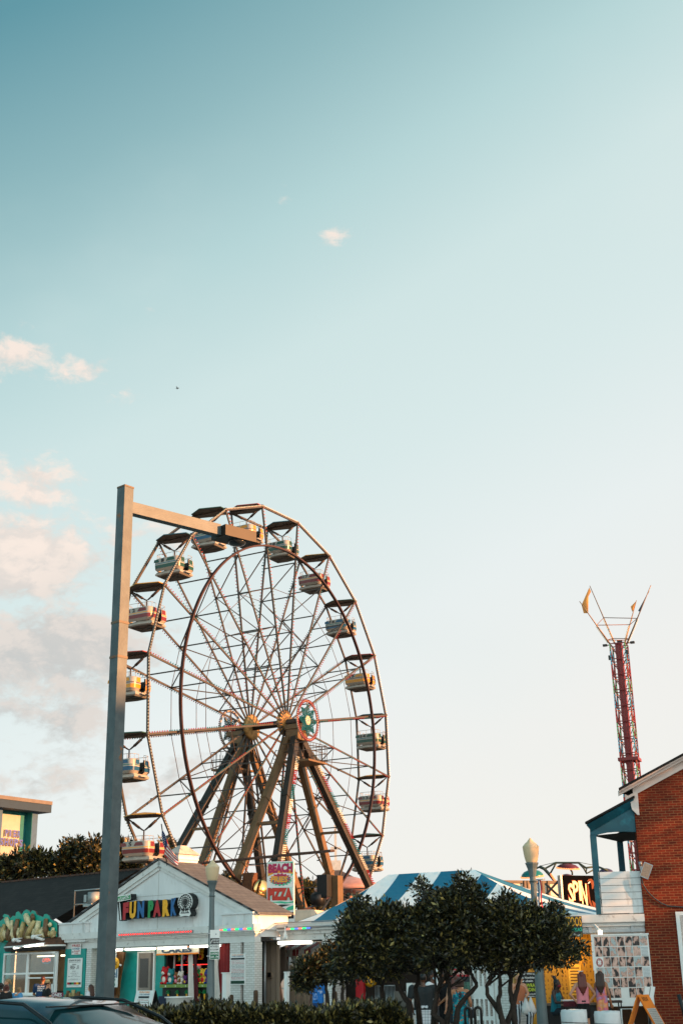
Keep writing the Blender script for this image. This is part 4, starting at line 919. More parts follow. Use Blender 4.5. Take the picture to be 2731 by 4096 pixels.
poster('purple CONES sign under the fry stand window', 'c', 610, 1475, 795, 1530, bd - .16, [('CONES', .05, .92, .12, .9, SIGNW)], base=M('purple_red', '#7a1a3a', .6), name='cones_sign')
mb = MB(); tx(mb, 'OPEN', 'c', 535, 1045, 635, 1095, bd + .2, 0, bold=.02, rise=.03); a = pbox('c', 528, 1035, 642, 1108, bd + .2); cx_, cz_ = (a[0] + a[1]) / 2, (a[2] + a[3]) / 2
mb.tube([(cx_ + (a[1] - a[0]) / 2 * math.cos(q), bd + .2, cz_ + (a[3] - a[2]) / 2 * math.sin(q)) for q in np.linspace(0, 6.28, 25)[:-1]], .008, 5, 1, closed=True)
solo('open_sign', 'red neon OPEN sign with blue ring in the fry stand window', 'neon sign', mb, [M('neon_red', '#ff5030', .4, var=0, emit=2.0), M('neon_blue', '#4aa0c0', .4, var=0, emit=.7)], FP, (cx_, bd + .2, cz_))
mb = MB()
for i, x in enumerate((-6.95, -6.82, -6.72)): mb.lathe([(.045, 0), (.055, .38)], (x, bd + .25, zs + .05), 10)
solo('paper_cup', 'stacks of white paper cups inside the right bay window', 'cups', mb, SIGNW, FP, (-6.85, bd + .25, zs + .05))
mb = MB()
for (x0, y0, x1, y1, w_, m) in ((850, 1530, 860, 1450, 34, 1), (890, 1530, 880, 1480, 28, 0), (925, 1530, 925, 1440, 40, 0), (950, 1530, 962, 1480, 30, 1), (985, 1530, 990, 1460, 34, 1), (1010, 1530, 1030, 1500, 26, 0), (830, 1530, 830, 1500, 24, 0)):
    a = fx('c', x0, y0, -.1); b_ = fx('c', x1, y1, -.1); mb.bar((a[0], -.1 - .01 * m, a[1] - .3), (b_[0], -.1 - .01 * m, b_[1]), w_ * .0045, .04, m, up=(0, 1, 0))
solo('fries_cutout', 'small cut-out of brown fries at the foot of the teal panel', 'sign', mb, [FRY, FRYD], FP, (-5.9, -.1, .9))
# cone and funnel cake signs right of the tall post
t = T('cone_sign', 'giant brown sugar cone cut-out beside the arcade door', 'sign', FP, (-3.0, .2, 0))
mb = MB(); p = poly_px('d', [(110, 520), (215, 525), (205, 610), (185, 690), (150, 900), (130, 1160), (60, 1160), (100, 800)], .2); mb.prism(p, .2, .28); t.part('cone', mb, [M('cone_brown', '#6a4420', .5, var=.5, scale=6, stretch=(6, 1, .6))])
mb = MB(); a = fx('d', 150, 690, .12); mb.tube([(a[0] - .12, .12, a[1]), (a[0], .10, a[1] + .03), (a[0] + .12, .12, a[1] - .02)], .035, 8); t.part('rim', mb, SIGNW)
poster('white funnel cakes sign half hidden by the tall post', 'd', -120, 735, 130, 970, .05, [('Funnel', .05, .98, .04, .5, INKB), ('CakeS', .05, .9, .54, .97, INKT)], name='funnel_cake_sign')
mb = MB(); a = fx('d', 100, 670, .04); mb.lathe([(.22, 0), (.22, .02)], (a[0], .06, a[1]), 20, axis=(0, -1, 0)); n0 = len(mb.v); mb.text('DAILY', a[0] - .1, a[0] + .14, a[1] - .06, a[1] + .06, .03, 1); solo('daily_sign', 'round yellow DAILY sign beside the tall post', 'sign', mb, [YEL, INK], FP, (a[0], .06, a[1]))
poster('small white flavour list above the yellow round sign', 'd', 40, 520, 110, 615, .05, [('RUM', .1, .9, .06, .3, INK), ('BEER', .1, .9, .38, .62, INK), ('CHERRY', .1, .9, .7, .92, INKT)], name='flavour_sign')
poster('dark red strip sign low beside the cone cut-out', 'd', -20, 980, 85, 1070, .06, [('SODAS', .1, .9, .2, .8, M('sign_pink', '#d89a90', .6))], base=M('sign_oxblood', '#4a1418', .6), name='soda_sign')

# ------------------------------------------------------------------ dark roofed building behind, with railing and meter
dk = T('dark_roof_building', 'long building behind with a dark shingle roof, left of the gable', 'building', FP, (-10, 3, 0))
DKROOF = brickmat('dark_shingle', '#2c2826', '#1f1c1b', '#121110', .5, .22, .012, 'roofx', bump=.4, var=.2)
e0, rD = 2.6, 10.5; rz = fx('k', 700, 1420, rD)[1]; mb = MB(); xl, xr = -26, -1.2
xr = FP.pix(560, 3560, rD)[0]; x2 = xr + .1
V = [(xl, e0, 3.0), (x2, e0, 3.0), (xr, rD, rz), (xl, rD, rz), (x2, 2 * rD - e0, 3.0), (xl, 2 * rD - e0, 3.0)]
mb.add(V, [(0, 1, 2, 3), (3, 2, 4, 5)]); dkr = dk.part('roof', mb, DKROOF)
mb = MB(); mb.box(xl + .2, xr - .3, e0 + .3, 2 * rD - e0 - .3, 0, 3.05); dk.part('wall', mb, WHITE)
mb = MB()
for i in range(60): x = xl + .2 + i * .41; mb.box(x, x + .36, rD - .15, rD + .15, rz - .06, rz + .035)
dk.part('ridge_tile', mb, M('ridge_brown', '#4a342a', .8, var=.3), dkr)
t = T('roof_railing', 'galvanised pipe railing on the dark roof beside the tall post', 'railing', FP, (-6, 1.6, 3.3)); mb = MB()
a0 = fx('c', 925, 570, 1.6); a1 = fx('c', 930, 200, 1.6); b0 = fx('c', 1400, 175, 1.6); c0 = fx('c', 930, 372, 1.6)
mb.tube([(a0[0], 1.6, a0[1] - .2), (a0[0], 1.6, a1[1]), (b0[0], 1.6, a1[1])], .03, 8); mb.tube([(a0[0], 1.6, c0[1]), (b0[0], 1.6, c0[1])], .025, 8); mb.tube([(b0[0], 1.6, a0[1]), (b0[0], 1.6, a1[1])], .03, 8); t.part('pipe', mb, GALV)
t = T('electric_meter', 'grey cylindrical electrical unit mounted on the roof railing', 'electrical box', FP, (-4.9, 1.5, 3.9)); a = pbox('c', 1130, 215, 1225, 365, 1.5); mb = MB()
mb.lathe([((a[1] - a[0]) / 2, a[2]), ((a[1] - a[0]) / 2, a[3])], ((a[0] + a[1]) / 2, 1.5, 0), 16); t.part('drum', mb, M('unit_grey', '#8d9190', .5, .3)); mb = MB(); mb.box(a[0] - .15, a[0] + .02, 1.3, 1.5, a[3] - .4, a[3] - .1); t.part('junction_box', mb, GALV)
mb = MB(); mb.box(a[0] - .05, a[1], 1.2, 1.8, a[2] - .1, a[2]); t.part('bracket', mb, GALV)
# ------------------------------------------------------------------ pier shops building
Pp = za('k', 550, 1000, 105); PS = Frame((Pp[0], Pp[1]), -56.5)
ps = T('shop_building', 'tall teal and cream shop building with lavender lettering above the trees', 'building', PS, (-2, 0, 0))
PSW = M('stucco_grey', '#3f5c76', .8, var=.08); PST = M('stucco_teal', '#0f6a6c', .7, var=.1); PSC = M('stucco_cream', '#aca294', .8, var=.05)
g_ = lambda x, y, d=0.: PS.pix(*zz('k', x, y), d)
zt = g_(300, 235)[1]; zb1 = g_(300, 360)[1]; xR = g_(720, 300)[0]; xj0, xj1 = g_(500, 700)[0], g_(585, 700)[0]; xp0, xp1 = g_(20, 800)[0], g_(365, 800)[0]
mb = MB(); mb.box(-9, xR, -.7, 6, zb1, zt); cn = ps.part('cornice', mb, M('cornice_grey', '#22384a', .8, var=.06)); mb = MB(); mb.box(-9.05, xR + .03, -.75, 6, zt, zt + .28); ps.part('coping', mb, M('coping_cream', '#6a6058', .7), cn)
mb = MB(); mb.box(xj0, xj1, 0, 6, 0, zb1); mb.box(-9, xp0, 0, 6, 0, zb1); ps.part('wall', mb, PSW)
mb = MB(); mb.box(xp1, xj0, .7, 5.8, 0, zb1); mb.box(xj0 - .04, xj0, .01, .7, 0, zb1); mb.box(xp0, xp1, .75, 5.8, 0, zb1); ps.part('recess', mb, PST)
mb = MB(); zp = g_(200, 430, .45)[1]; mb.box(xp0 + .05, xp1, .45, .75, 6, zp); ps.part('sign_panel', mb, PSC)
mb = MB(); mb.box(-9, xj1 + .02, -.05, .0, 0, g_(100, 1160)[1]); ps.part('base_wall', mb, PSW)
LAV = M('lavender_letter', '#34489a', .5, var=.03)
mb = MB()
for w_, b in (('PIER', (85, 668, 340, 775)), ('SHOPS', (-5, 800, 378, 920))):
    a = pbox('k', *b, .25, PS); n = len(w_); ww = (a[1] - a[0]) / n
    for i, ch in enumerate(w_): mb.text(ch, a[0] + i * ww + .04, a[0] + (i + 1) * ww - .08 - (.35 * ww if ch == 'I' else 0) + 0, a[2], a[3], .25, 0, bold=.03, ext=.2)
ps.part('lettering', mb, [LAV, M('letter_side', '#c8b89a', .6)])
# ------------------------------------------------------------------ brick building, balcony and tattoo stand (right)
BF = Frame((7.6, 36), 6)
BRICK = brickmat('red_brick', '#7c2a14', '#521a0d', '#8f6040', .215, .0685, .008, bump=.5, var=.55)
br = T('brick_building', 'red brick gabled building with white bargeboards at the right edge', 'building', BF, (4.5, 0, 0))
bxL, bxR, bE, bRid = .33, 9.7, 6.12, 5.0
slope = .485; zR = bE + (bRid - bxL) * slope
mb = MB(); mb.prism([(bxL, 0), (bxR, 0), (bxR, bE), (bRid, zR), (bxL, bE)], 0, .35); SK = .24; mb.add([(bxL, .35, 0), (bxL, .35, bE), (bxL + 4 * SK, 4.35, bE), (bxL + 4 * SK, 4.35, 0), (bxR, .35, 0), (bxR, .35, bE), (bxR + 4 * SK, 4.35, bE), (bxR + 4 * SK, 4.35, 0)], [(0, 1, 2, 3), (7, 6, 5, 4), (3, 2, 6, 7)]); br.part('wall', mb, BRICK)
mb = MB()
for s_ in (-1, 1):
    xe = bRid + s_ * (bRid - bxL + .42); ze = zR - (bRid - bxL + .42) * slope
    V = [(bRid, -.45, zR + .32), (xe, -.45, ze + .32), (xe + 5 * SK, 4.6, ze + .32), (bRid + 5 * SK, 4.6, zR + .32)]
    mb.add(V + [(x, y, z + .06) for x, y, z in V], [(0, 1, 2, 3), (7, 6, 5, 4), (0, 4, 5, 1), (1, 5, 6, 2), (2, 6, 7, 3), (3, 7, 4, 0)])
br.part('roof', mb, DKROOF)
mb = MB()
for s_ in (-1, 1):
    xe = bRid + s_ * (bRid - bxL + .0); ze = bE
    for (o0, o1, y0) in ((0.0, .2, -.06), (.2, .27, -.28), (.27, .33, -.38)):
        ext = 0 if o0 == 0 else .40
        a = (bRid, zR + o0); b_ = (xe + s_ * ext, ze - ext * slope + o0); mb.prism([a, b_, (b_[0], b_[1] + o1 - o0), (a[0], a[1] + o1 - o0)], y0, 0.0)
br.part('bargeboard', mb, M('bargeboard_white', '#d8c8be', .55, var=.06))
mb = MB(); p = poly_px('h', [(650, 690), (700, 715), (850, 640), (880, 1020), (850, 1015), (800, 965), (765, 930), (752, 880), (745, 830), (722, 806), (702, 815), (697, 838), (668, 835)], -.1, BF); mb.prism(p, -.1, -.02); br.part('eave_bracket', mb, M('bracket_white', '#d6c8c0', .6, dirt='#9a5a3a', dirt_amt=.3))
a = BF.pix(*zz('i', 1440, 1165), 0); x0, z1 = a; mb = MB(); mb.box(x0, x0 + .1, -.03, .06, .8, z1); mb.box(x0 + .1, x0 + 1.3, -.03, .06, z1 - .09, z1); mb.box(x0 + 1.3, x0 + 1.4, -.03, .06, .8, z1); mb.box(x0 - .05, x0 + 1.45, -.06, .06, .7, .8)
wn = br.part('window', mb, SIGNW); mb = MB(); n = 12
for i in range(n): u = x0 + .1 + 1.2 * i / n; mb.box(u, u + .07, -.01, -.005 + .004 * (i % 2), .8, z1 - .09)
br.part('blind', mb, M('curtain_tan', '#8f7a68', .8), wn); mb = MB(); mb.box(x0 + .1, x0 + 1.3, -.024, -.02, .8, z1 - .09); br.part('pane', mb, GLX, wn)
# the balcony
bl = T('balcony', 'white boarded balcony with teal posts and a lean-to canopy beside the brick wall', 'balcony', BF, (-.2, 1, 3))
bD = .06
p = lambda k, x, y, d=bD: BF.pix(*zz(k, x, y), d)
SX = p('i', 535, 200, bD + 2.2)[0] - p('i', 120, 200, bD)[0]
L_, B_ = p('i', 245, 535), p('i', 290, 1195); n = 6; mb = MB()
for i in range(n):
    z0 = B_[1] + (L_[1] - B_[1]) * i / n; z1 = B_[1] + (L_[1] - B_[1]) * (i + 1) / n - .012; mb.box(L_[0] - .03, bxL - .005, bD, bD + .05, z0, z1)
mb.box(L_[0] - .03, bxL, bD + .02, bD + .06, B_[1], L_[1] - .03, 1); mb.add([(L_[0] - .03, bD + .06, B_[1]), (L_[0] - .03, bD + .06, L_[1]), (L_[0] - .03 + SX, bD + 2.2, L_[1]), (L_[0] - .03 + SX, bD + 2.2, B_[1])], [(0, 1, 2, 3)]); bl.part('parapet', mb, [WHITE, DARK])
mb = MB(); mb.box(L_[0] - .1, bxL - .005, bD - .02, 2.6, B_[1] - .1, B_[1] - .01); bl.part('floor', mb, DARK)
cap = poly_px('h', [(105, 1200), (755, 830), (800, 965), (828, 1285), (640, 1278), (500, 1282), (380, 1292), (250, 1320), (205, 1338), (110, 1340)], bD, BF)
cap = [(min(x, bxL - .004), z) for x, z in cap]
zpt = cap[0][1]; zb2 = cap[-1][1]
for dd, sx_ in ((bD, 0), (bD + 2.2, SX)):
    capx = [(x + sx_, z) for x, z in cap]
    mb = MB(); mb.prism(capx, dd, dd + .08); bl.part('arched_panel', mb, TEALB)
    w_ = p('i', 215, 30)[0] - p('i', 120, 30)[0]; mb = MB(); mb.box(cap[-1][0] + sx_, cap[-1][0] + sx_ + w_, dd, dd + w_, B_[1] - .15, zb2 + .02); bl.part('post', mb, TEALB)
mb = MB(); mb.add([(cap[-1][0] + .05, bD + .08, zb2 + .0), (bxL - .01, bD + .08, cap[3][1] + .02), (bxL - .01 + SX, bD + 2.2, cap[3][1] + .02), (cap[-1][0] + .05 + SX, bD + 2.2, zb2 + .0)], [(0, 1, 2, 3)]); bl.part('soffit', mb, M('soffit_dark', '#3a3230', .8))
t0, t1 = p('h', 25, 1130, bD - .2), p('h', 655, 790, bD - .2); t1 = (bxL, t0[1] + (bxL - t0[0]) * (t1[1] - t0[1]) / (t1[0] - t0[0]))
mb = MB(); V = [(t0[0], bD - .25, t0[1] - .06), (t1[0], bD - .25, t1[1] - .06), (t1[0] + SX, bD + 2.4, t1[1] - .06), (t0[0] + SX, bD + 2.4, t0[1] - .06)]
mb.add(V + [(x, y, z + .06) for x, y, z in V], [(3, 2, 1, 0), (4, 5, 6, 7), (0, 1, 5, 4), (1, 2, 6, 5), (2, 3, 7, 6), (3, 0, 4, 7)]); bl.part('canopy_roof', mb, DKROOF)
mb = MB(); dn = .10
mb.add([(t0[0] + .05, bD - .2, t0[1] - .07), (t1[0], bD - .2, t1[1] - .07), (t1[0], bD - .02, t1[1] - .28), (t0[0] + .18, bD - .02, t0[1] - .24), (t0[0] + .05, bD + .0, t0[1] - .07), (t1[0], bD + .0, t1[1] - .07), (t1[0], bD, t1[1] - .28), (t0[0] + .18, bD, t0[1] - .24)], [(3, 2, 1, 0), (0, 1, 5, 4), (1, 2, 6, 5), (2, 3, 7, 6), (3, 0, 4, 7)]); bl.part('crown_moulding', mb, TEALB)
# floodlight on the corner with its conduit
fl = T('floodlight', 'square grey floodlight tilted on the brick corner with a drooping cable', 'lamp', BF, (.45, -.3, 4.2))
c = np.array([*p('i', 985, 520, -.3)]); c = np.array([c[0], -.3, c[1]]); ax = np.array([.42, 0, .9]); ax /= np.linalg.norm(ax); rx_ = np.array([.9, -.05, -.42]); rx_ /= np.linalg.norm(rx_); ny = np.cross(rx_, ax)
def ob(mb, c, a, b2, n, ha, hb, hn, m=0): 
    mb.add([c + i * ha * a + j * hb * b2 + k * hn * n for k in (-1, 1) for i, j in ((-1, -1), (1, -1), (1, 1), (-1, 1))], [(3, 2, 1, 0), (4, 5, 6, 7), (0, 1, 5, 4), (1, 2, 6, 5), (2, 3, 7, 6), (3, 0, 4, 7)], m)
mb = MB(); ob(mb, c, ax, rx_, ny, .20, .12, .05); fl.part('housing', mb, GALV)
mb = MB(); fcn = ny if ny[1] < 0 else -ny; ob(mb, c + fcn * .052, ax, rx_, fcn, .18, .105, .004); fl.part('lens', mb, M('lamp_lens', '#b08468', .25, var=.15, scale=20))
mb = MB(); q = p('i', 895, 420, -.05); mb.bar((q[0], -.02, q[1]), (q[0] + .02, -.22, q[1] - .3), .06); mb.lathe([(.05, 0), (.05, .1)], (q[0], -.06, q[1] - .03), 10); fl.part('bracket', mb, GALV)
mb = MB(); pts = [p('i', *q, -.03) for q in ((905, 620), (940, 740), (1010, 850), (1110, 950), (1220, 1030), (1330, 1075), (1568, 1090))]; mb.tube([(x, -.03, z) for x, z in pts] + [(pts[-1][0] + 1.5, -.03, pts[-1][1])], .018, 8); fl.part('cable', mb, M('cable_grey', '#33383a', .5))

# tattoo stand under the balcony
ts = T('tattoo_stand', 'open tattoo stand under the balcony with a yellow back wall', 'stall', BF, (-2, .5, 0))
fz1, fz0 = p('i', 400, 1210)[1], p('i', 400, 1330)[1]; xs0 = -2.45
mb = MB(); mb.box(xs0, bxL - .005, bD - .08, bD + .1, fz0, fz1); mb.box(xs0, bxL - .005, bD + .02, bD + .1, fz0 - .1, fz0); ts.part('fascia', mb, WHITE2)
mb = MB(); zc = p('i', 600, 1470)[1]; mb.box(xs0, bxL - .01, bD + .1, bD + .18, zc - .05, fz0 - .1); ts.part('lintel', mb, WHITE2)
mb = MB(); mb.box(xs0, bxL - .01, bD + .02, bD + .08, zc - .02, zc + .06)
for x in (-1.18, -.05): mb.box(x, x + .09, bD - .01, bD + .1, zc - .03, zc + .12)
ts.part('rail', mb, GALV)
yD = bD + 1.3; YW = M('flash_yellow', '#c48a1c', .6, var=.15, scale=2.5)
mb = MB(); q0 = BF.pix(*zz('g', 120, 500), yD)[0]; q1 = BF.pix(*zz('g', 760, 500), yD)[0]
mb.box(q0 - .3, q1, yD, yD + .05, 0, 2.75)
yw = ts.part('back_wall', mb, YW)
FI = M('flash_ink', '#7a4a10', .7, var=.2); FP1 = M('flash_paper', '#e8b02a', .6, var=.1); mb = MB(); rr = random.Random(3)
for i in range(17):
    for j in range(17):
        u = q0 + .05 + i * (q1 - q0 - .1) / 17; z = .75 + j * .112; w_ = (q1 - q0) / 20
        if rr.random() < .15: continue
        ch = rr.choice('&@%#$*+&@8S'); mb.text(ch, u + .02, u + w_ * rr.uniform(.5, .9), z, z + rr.uniform(.05, .085), yD - .004)
ts.part('flash_designs', mb, FI, yw)
mb = MB(); mb.box(q0 + .85, q0 + 1.2, yD - .03, yD - .02, .95, 1.75); 
for j in range(9): mb.box(q0 + .9, q0 + 1.15, yD - .036, yD - .03, 1.0 + .08 * j, 1.03 + .08 * j, 1)
ts.part('price_sheet', mb, [M('sheet_lit', '#f0b840', .6), FI], yw)
mb = MB(); mb.box(xs0, -1.12, bD + .1, bD + .75, .72, .78); mb.box(xs0, -1.12, bD + .15, bD + .2, 0, .72, 1); ts.part('counter', mb, [M('counter_top', '#6a5a4c', .6), BLACK])
mb = MB(); mb.box(q1, bxL - .01, yD, yD + .05, 0, 2.75); mb.box(xs0, bxL - .01, bD + .18, yD, 2.62, 2.68); ts.part('side_wall', mb, M('stall_dim', '#4a3c30', .8))
# a real lamp in the stall lights the yellow wall
ll = bpy.data.lights.new('stall_lamp', 'POINT'); ll.energy = 16; ll.color = (1, .62, .22); ll.shadow_soft_size = .08
lo_ = bpy.data.objects.new('stall_lamp', ll); col.objects.link(lo_); lo_.location = BF.w((q0 + q1) / 2, yD - .6, 2.2)
mb = MB(); mb.lathe([(.02, .32), (.03, .15), (.11, .12), (.13, .05)], ((q0 + q1) / 2, yD - .6, 2.2), 12); solo('work_lamp', 'warm work lamp hanging inside the yellow tattoo stand', 'lamp', mb, GALV, BF, ((q0 + q1) / 2, yD - .6, 2.2))
# photo board
A4 = pbox('g', 655, 100, 1215, 805, .22, BF); TLx, TRx = BF.pix(*zz('g', 655, 100), .22)[0], bxL + .06; zT, zB = BF.pix(*zz('g', 920, 105), .22)[1], BF.pix(*zz('g', 980, 805), .22)[1]
pb = T('photo_board', 'white board covered with rows of tattoo photographs', 'display board', BF, (-.4, .2, zB))
yb = -.03; TLx = -1.12
mb = MB(); mb.box(TLx, TRx - .02, yb, yb + .05, zB, zT); mb.box(TLx - .02, TRx, yb - .02, yb + .05, zT, zT + .04); mb.box(TLx - .02, TLx + .04, yb - .02, yb, zB + .9, zT); pb.part('panel', mb, SIGNW)
PH_ = bpy.data.materials.new('photo_print'); PH_.use_nodes = True; b = NB(PH_.node_tree); pr = PH_.node_tree.nodes['Principled BSDF']; pr.inputs['Roughness'].default_value = .35
oi = b.n('ShaderNodeObjectInfo').outputs['Random']; tcg = b.n('ShaderNodeTexCoord').outputs['Object']; vm = b.n('ShaderNodeVectorMath', operation='ADD'); b.l(tcg, vm.inputs[0]); cbx = b.n('ShaderNodeCombineXYZ'); b.put(cbx.inputs[0], b.m('MULTIPLY', oi, 37.0)); b.put(cbx.inputs[1], b.m('MULTIPLY', oi, 91.0)); b.l(cbx.outputs[0], vm.inputs[1])
vs = b.n('ShaderNodeVectorMath', operation='MULTIPLY'); b.l(vm.outputs[0], vs.inputs[0]); vs.inputs[1].default_value = (11, 11, 6)
n1 = b.noise(vs.outputs[0], 1.0, 2, .4); n2 = b.noise(vm.outputs[0], 28, 4, .6)
skin = b.mix(b.sstep(n1, .3, .7), lin('#8a5a48'), lin('#d8b0a0')); bgc = b.mix(b.m('GREATER_THAN', b.m('FRACT', b.m('MULTIPLY', oi, 7.3)), .42), lin('#a8b4b4'), lin('#0e1012'))
ph = b.mix(b.sstep(n1, .45, .52), bgc, skin); ph = b.mix(b.m('MULTIPLY', b.sstep(n2, .58, .66), .75), ph, lin('#201c1c')); b.put(pr.inputs['Base Color'], ph)
SHEET = M('line_sheet', '#d5dada', .5, var=.0)
cw = (TRx - TLx - .1) / 7; ch = (zT - zB - .04) / 6.7
for r_ in range(6):
    for c_ in range(7):
        if r_ == 5 and c_ in (0, 3, 6): continue
        x0 = TLx + .06 + c_ * cw; z1 = zT - .03 - r_ * ch; mb = MB()
        w_ = cw - .014
        if (r_, c_) in ((1, 6), (3, 6)):
            mb.box(x0, x0 + w_, yb - .006, yb, z1 - ch + .02, z1)
            for i in range(6):
                for j in range(7): mb.box(x0 + .02 + i * w_ / 6.5, x0 + .02 + i * w_ / 6.5 + .012, yb - .008, yb - .006, z1 - .04 - j * ch / 7.6, z1 - .025 - j * ch / 7.6, 1)
            pb.part('design_sheet', mb, [SHEET, INK])
        elif (r_, c_) == (2, 0):
            mb.box(x0, x0 + w_, yb - .006, yb, z1 - ch + .02, z1); cx_, cz_ = x0 + w_ / 2, z1 - ch / 2
            for q in (1, .75): mb.tube([(cx_ + w_ * .42 * q * math.cos(t_), yb - .008, cz_ + ch * .40 * q * math.sin(t_)) for t_ in np.linspace(0, 6.28, 21)[:-1]], .008, 4, 1, closed=True)
            for q in range(4): t_ = q * 1.5708; mb.bar((cx_ + .03 * math.cos(t_), yb - .008, cz_ + .03 * math.sin(t_)), (cx_ + w_ * .3 * math.cos(t_), yb - .008, cz_ + ch * .28 * math.sin(t_)), .01, .004, 1, up=(0, 1, 0))
            pb.part('price_badge', mb, [SIGNW, INKR])
        else:
            mb.box(x0, x0 + w_, yb - .006, yb, z1 - ch + .02, z1); o_ = pb.part('photo', MB().box(x0, x0 + w_, yb - .006, yb, z1 - ch + .02, z1), PH_)
mb = MB(); q = p('i', 260, 1490, -.1); t = T('picture_light', 'small white spotlight aimed at the photo board', 'lamp', BF, (q[0], -.1, q[1])); mb.box(q[0] - .06, q[0] + .06, -.25, -.15, q[1] - .06, q[1] + .06); t.part('head', mb, M('lamp_glow', '#fff0dc', .4, var=0, emit=1.2)); mb = MB(); mb.bar((q[0] - .12, bD - .1, q[1] + .2), (q[0], -.18, q[1] + .05), .05); t.part('arm', mb, SIGNW)
poster('black TATTOOS and NECKLACE banner in yellow and teal lettering', 'j', 690, 925, 1140, 1215, -.08, [('TATTOOS', .22, .99, .02, .50, YEL), ('HAIR', .3, .58, .56, .73, INKT), ('NECKLACE', .62, .99, .56, .73, M('ink_mint', '#18b89a', .5)), ('Designs!', .72, .97, .84, .97, SIGNW)], base=BLACK, F=BF, name='tattoos_sign')
poster('black chalk sign about hair wraps and braiding', 'g', -150, 470, 133, 725, .0, [('Hair Wrap', .3, .95, .03, .12, SIGNW), ('into Necklace', .3, .95, .17, .25, SIGNW), ('or chain', .38, .8, .30, .38, SIGNW), ('HAIR WRAP', .25, .93, .44, .58, M('chalk_lime', '#b8c832', .6)), ('& BRAIDING', .25, .96, .61, .75, M('chalk_lime2', '#b8c832', .6)), ('cash,credit', .45, .9, .82, .89, SIGNW), ('& shots ;)', .5, .9, .91, .98, SIGNW)], base=BLACK, F=BF, name='chalk_sign')
# barrels, folding sign, stool, paper holder
for lab, x0, x1, yt in (('white plastic wrapped barrel with a dark strap, left of the pair', 347, 608, 842), ('white plastic wrapped barrel with a dark strap, beside the orange sign', 678, 940, 856)):
    a = za('g', x0, yt, 31.5); b_ = za('g', x1, yt, 31.5); c_ = (a + b_) / 2; r_ = (b_[0] - a[0]) / 2; t = T('barrel', lab, 'barrel', W0, (c_[0], c_[1], 0), 'wrapped barrels before the tattoo stand')
    mb = MB(); mb.lathe([(r_ * .9, 0), (r_ * .95, .1), (r_, c_[2] * .5), (r_ * .99, c_[2] - .05), (r_ * .93, c_[2] - .01), (r_ * .6, c_[2])], (c_[0], c_[1], 0), 28)
    for i, v in enumerate(mb.v): 
        k = 1 + .02 * math.sin(i * 2.3) + .015 * math.sin(i * .77); mb.v[i] = (c_[0] + (v[0] - c_[0]) * k, c_[1] + (v[1] - c_[1]) * k, v[2] + .012 * math.sin(i * 1.3) * (v[2] > .3))
    t.part('body', mb, M('plastic_wrap', '#d4d6d6', .4, var=.06, bump=.6, bscale=6)); mb = MB(); mb.tube([(c_[0] + r_ * 1.02 * math.cos(q), c_[1] + r_ * 1.02 * math.sin(q), c_[2] - .27 - .015 * math.cos(q)) for q in np.linspace(0, 6.28, 29)[:-1]], .008, 5, closed=True); t.part('strap', mb, BLACK)
Y0 = 32.0; ap = za('g', 1110, 695, Y0); t = T('folding_sign', 'orange folding A-frame sign with a sheet of small designs', 'sign', W0, (ap[0], Y0, 0))
apR = za('g', 1165, 690, Y0); ftL = za('g', 985, 1000, Y0); ftR = za('g', 1305, 1000, Y0)
def slab(mb, A, Bq, wv, th, m=0):
    A, Bq = np.array(A), np.array(Bq); n = np.cross(Bq - A, wv); n = n / np.linalg.norm(n) * th
    mb.add([A - n, A + wv - n, Bq + wv - n, Bq - n, A + n, A + wv + n, Bq + wv + n, Bq + n], [(3, 2, 1, 0), (4, 5, 6, 7), (0, 1, 5, 4), (1, 2, 6, 5), (2, 3, 7, 6), (3, 0, 4, 7)], m)
dirw = np.array([.42, -.42, 0.]); zb_ = .05
top = np.array([ap[0] + .0, Y0, ap[2]]); fL = np.array([ap[0] - .42, Y0 + .0, .03]); fR = np.array([ap[0] + .55, Y0 + .25, .03]); wv = np.array([.30, -.28, .02])
mb = MB(); slab(mb, top, fL + np.array([0, 0, 0]), np.array([.18, .34, 0]), .012); t.part('rear_panel', mb, ORANGE)
mb = MB(); slab(mb, top, fR, np.array([.30, .22, 0]), .014)
A_, B2 = top, fR; wv = np.array([.30, .22, 0]); nn = np.cross(B2 - A_, wv); nn /= np.linalg.norm(nn); nn = nn if nn[1] < 0 else -nn
def onp(u, v): return A_ + (B2 - A_) * v + wv * u + nn * .018
mb.add([onp(.12, .30), onp(.92, .30), onp(.92, .95), onp(.12, .95)], [(0, 1, 2, 3), (3, 2, 1, 0)], 1)
rr = random.Random(5)
for i in range(9):
    for j in range(16):
        u, v = .17 + i * .083, .33 + j * .038; mb.add([onp(u, v) + nn * .004, onp(u + .045, v) + nn * .004, onp(u + .045 * rr.random(), v + .022) + nn * .004], [(0, 1, 2), (2, 1, 0)], 2)
for i in range(4): u = .22 + i * .13; mb.add([onp(u, .05), onp(u + .05, .05), onp(u + .05, .14), onp(u, .14)], [(0, 1, 2, 3), (3, 2, 1, 0)], 2)
t.part('front_panel', mb, [ORANGE, SIGNW, BLACK])
mb = MB(); c = za('g', 1215, 680, 34.2)
for dx in (-.07, .08): mb.bar((c[0] + dx - .03, 34.2, c[2] - .17), (c[0] + dx + .06, 34.2, c[2] + .16), .12, .1)
mb2 = MB(); mb2.tube([(c[0], 34.25, 0), (c[0], 34.25, c[2] - .17)], .035, 8)
t = T('leaflet_holder', 'twin white leaflet boxes on a dark post beside the orange sign', 'holder', W0, (c[0], 34.2, 0)); t.part('box', mb, SIGNW); t.part('post', mb2, BLACK)
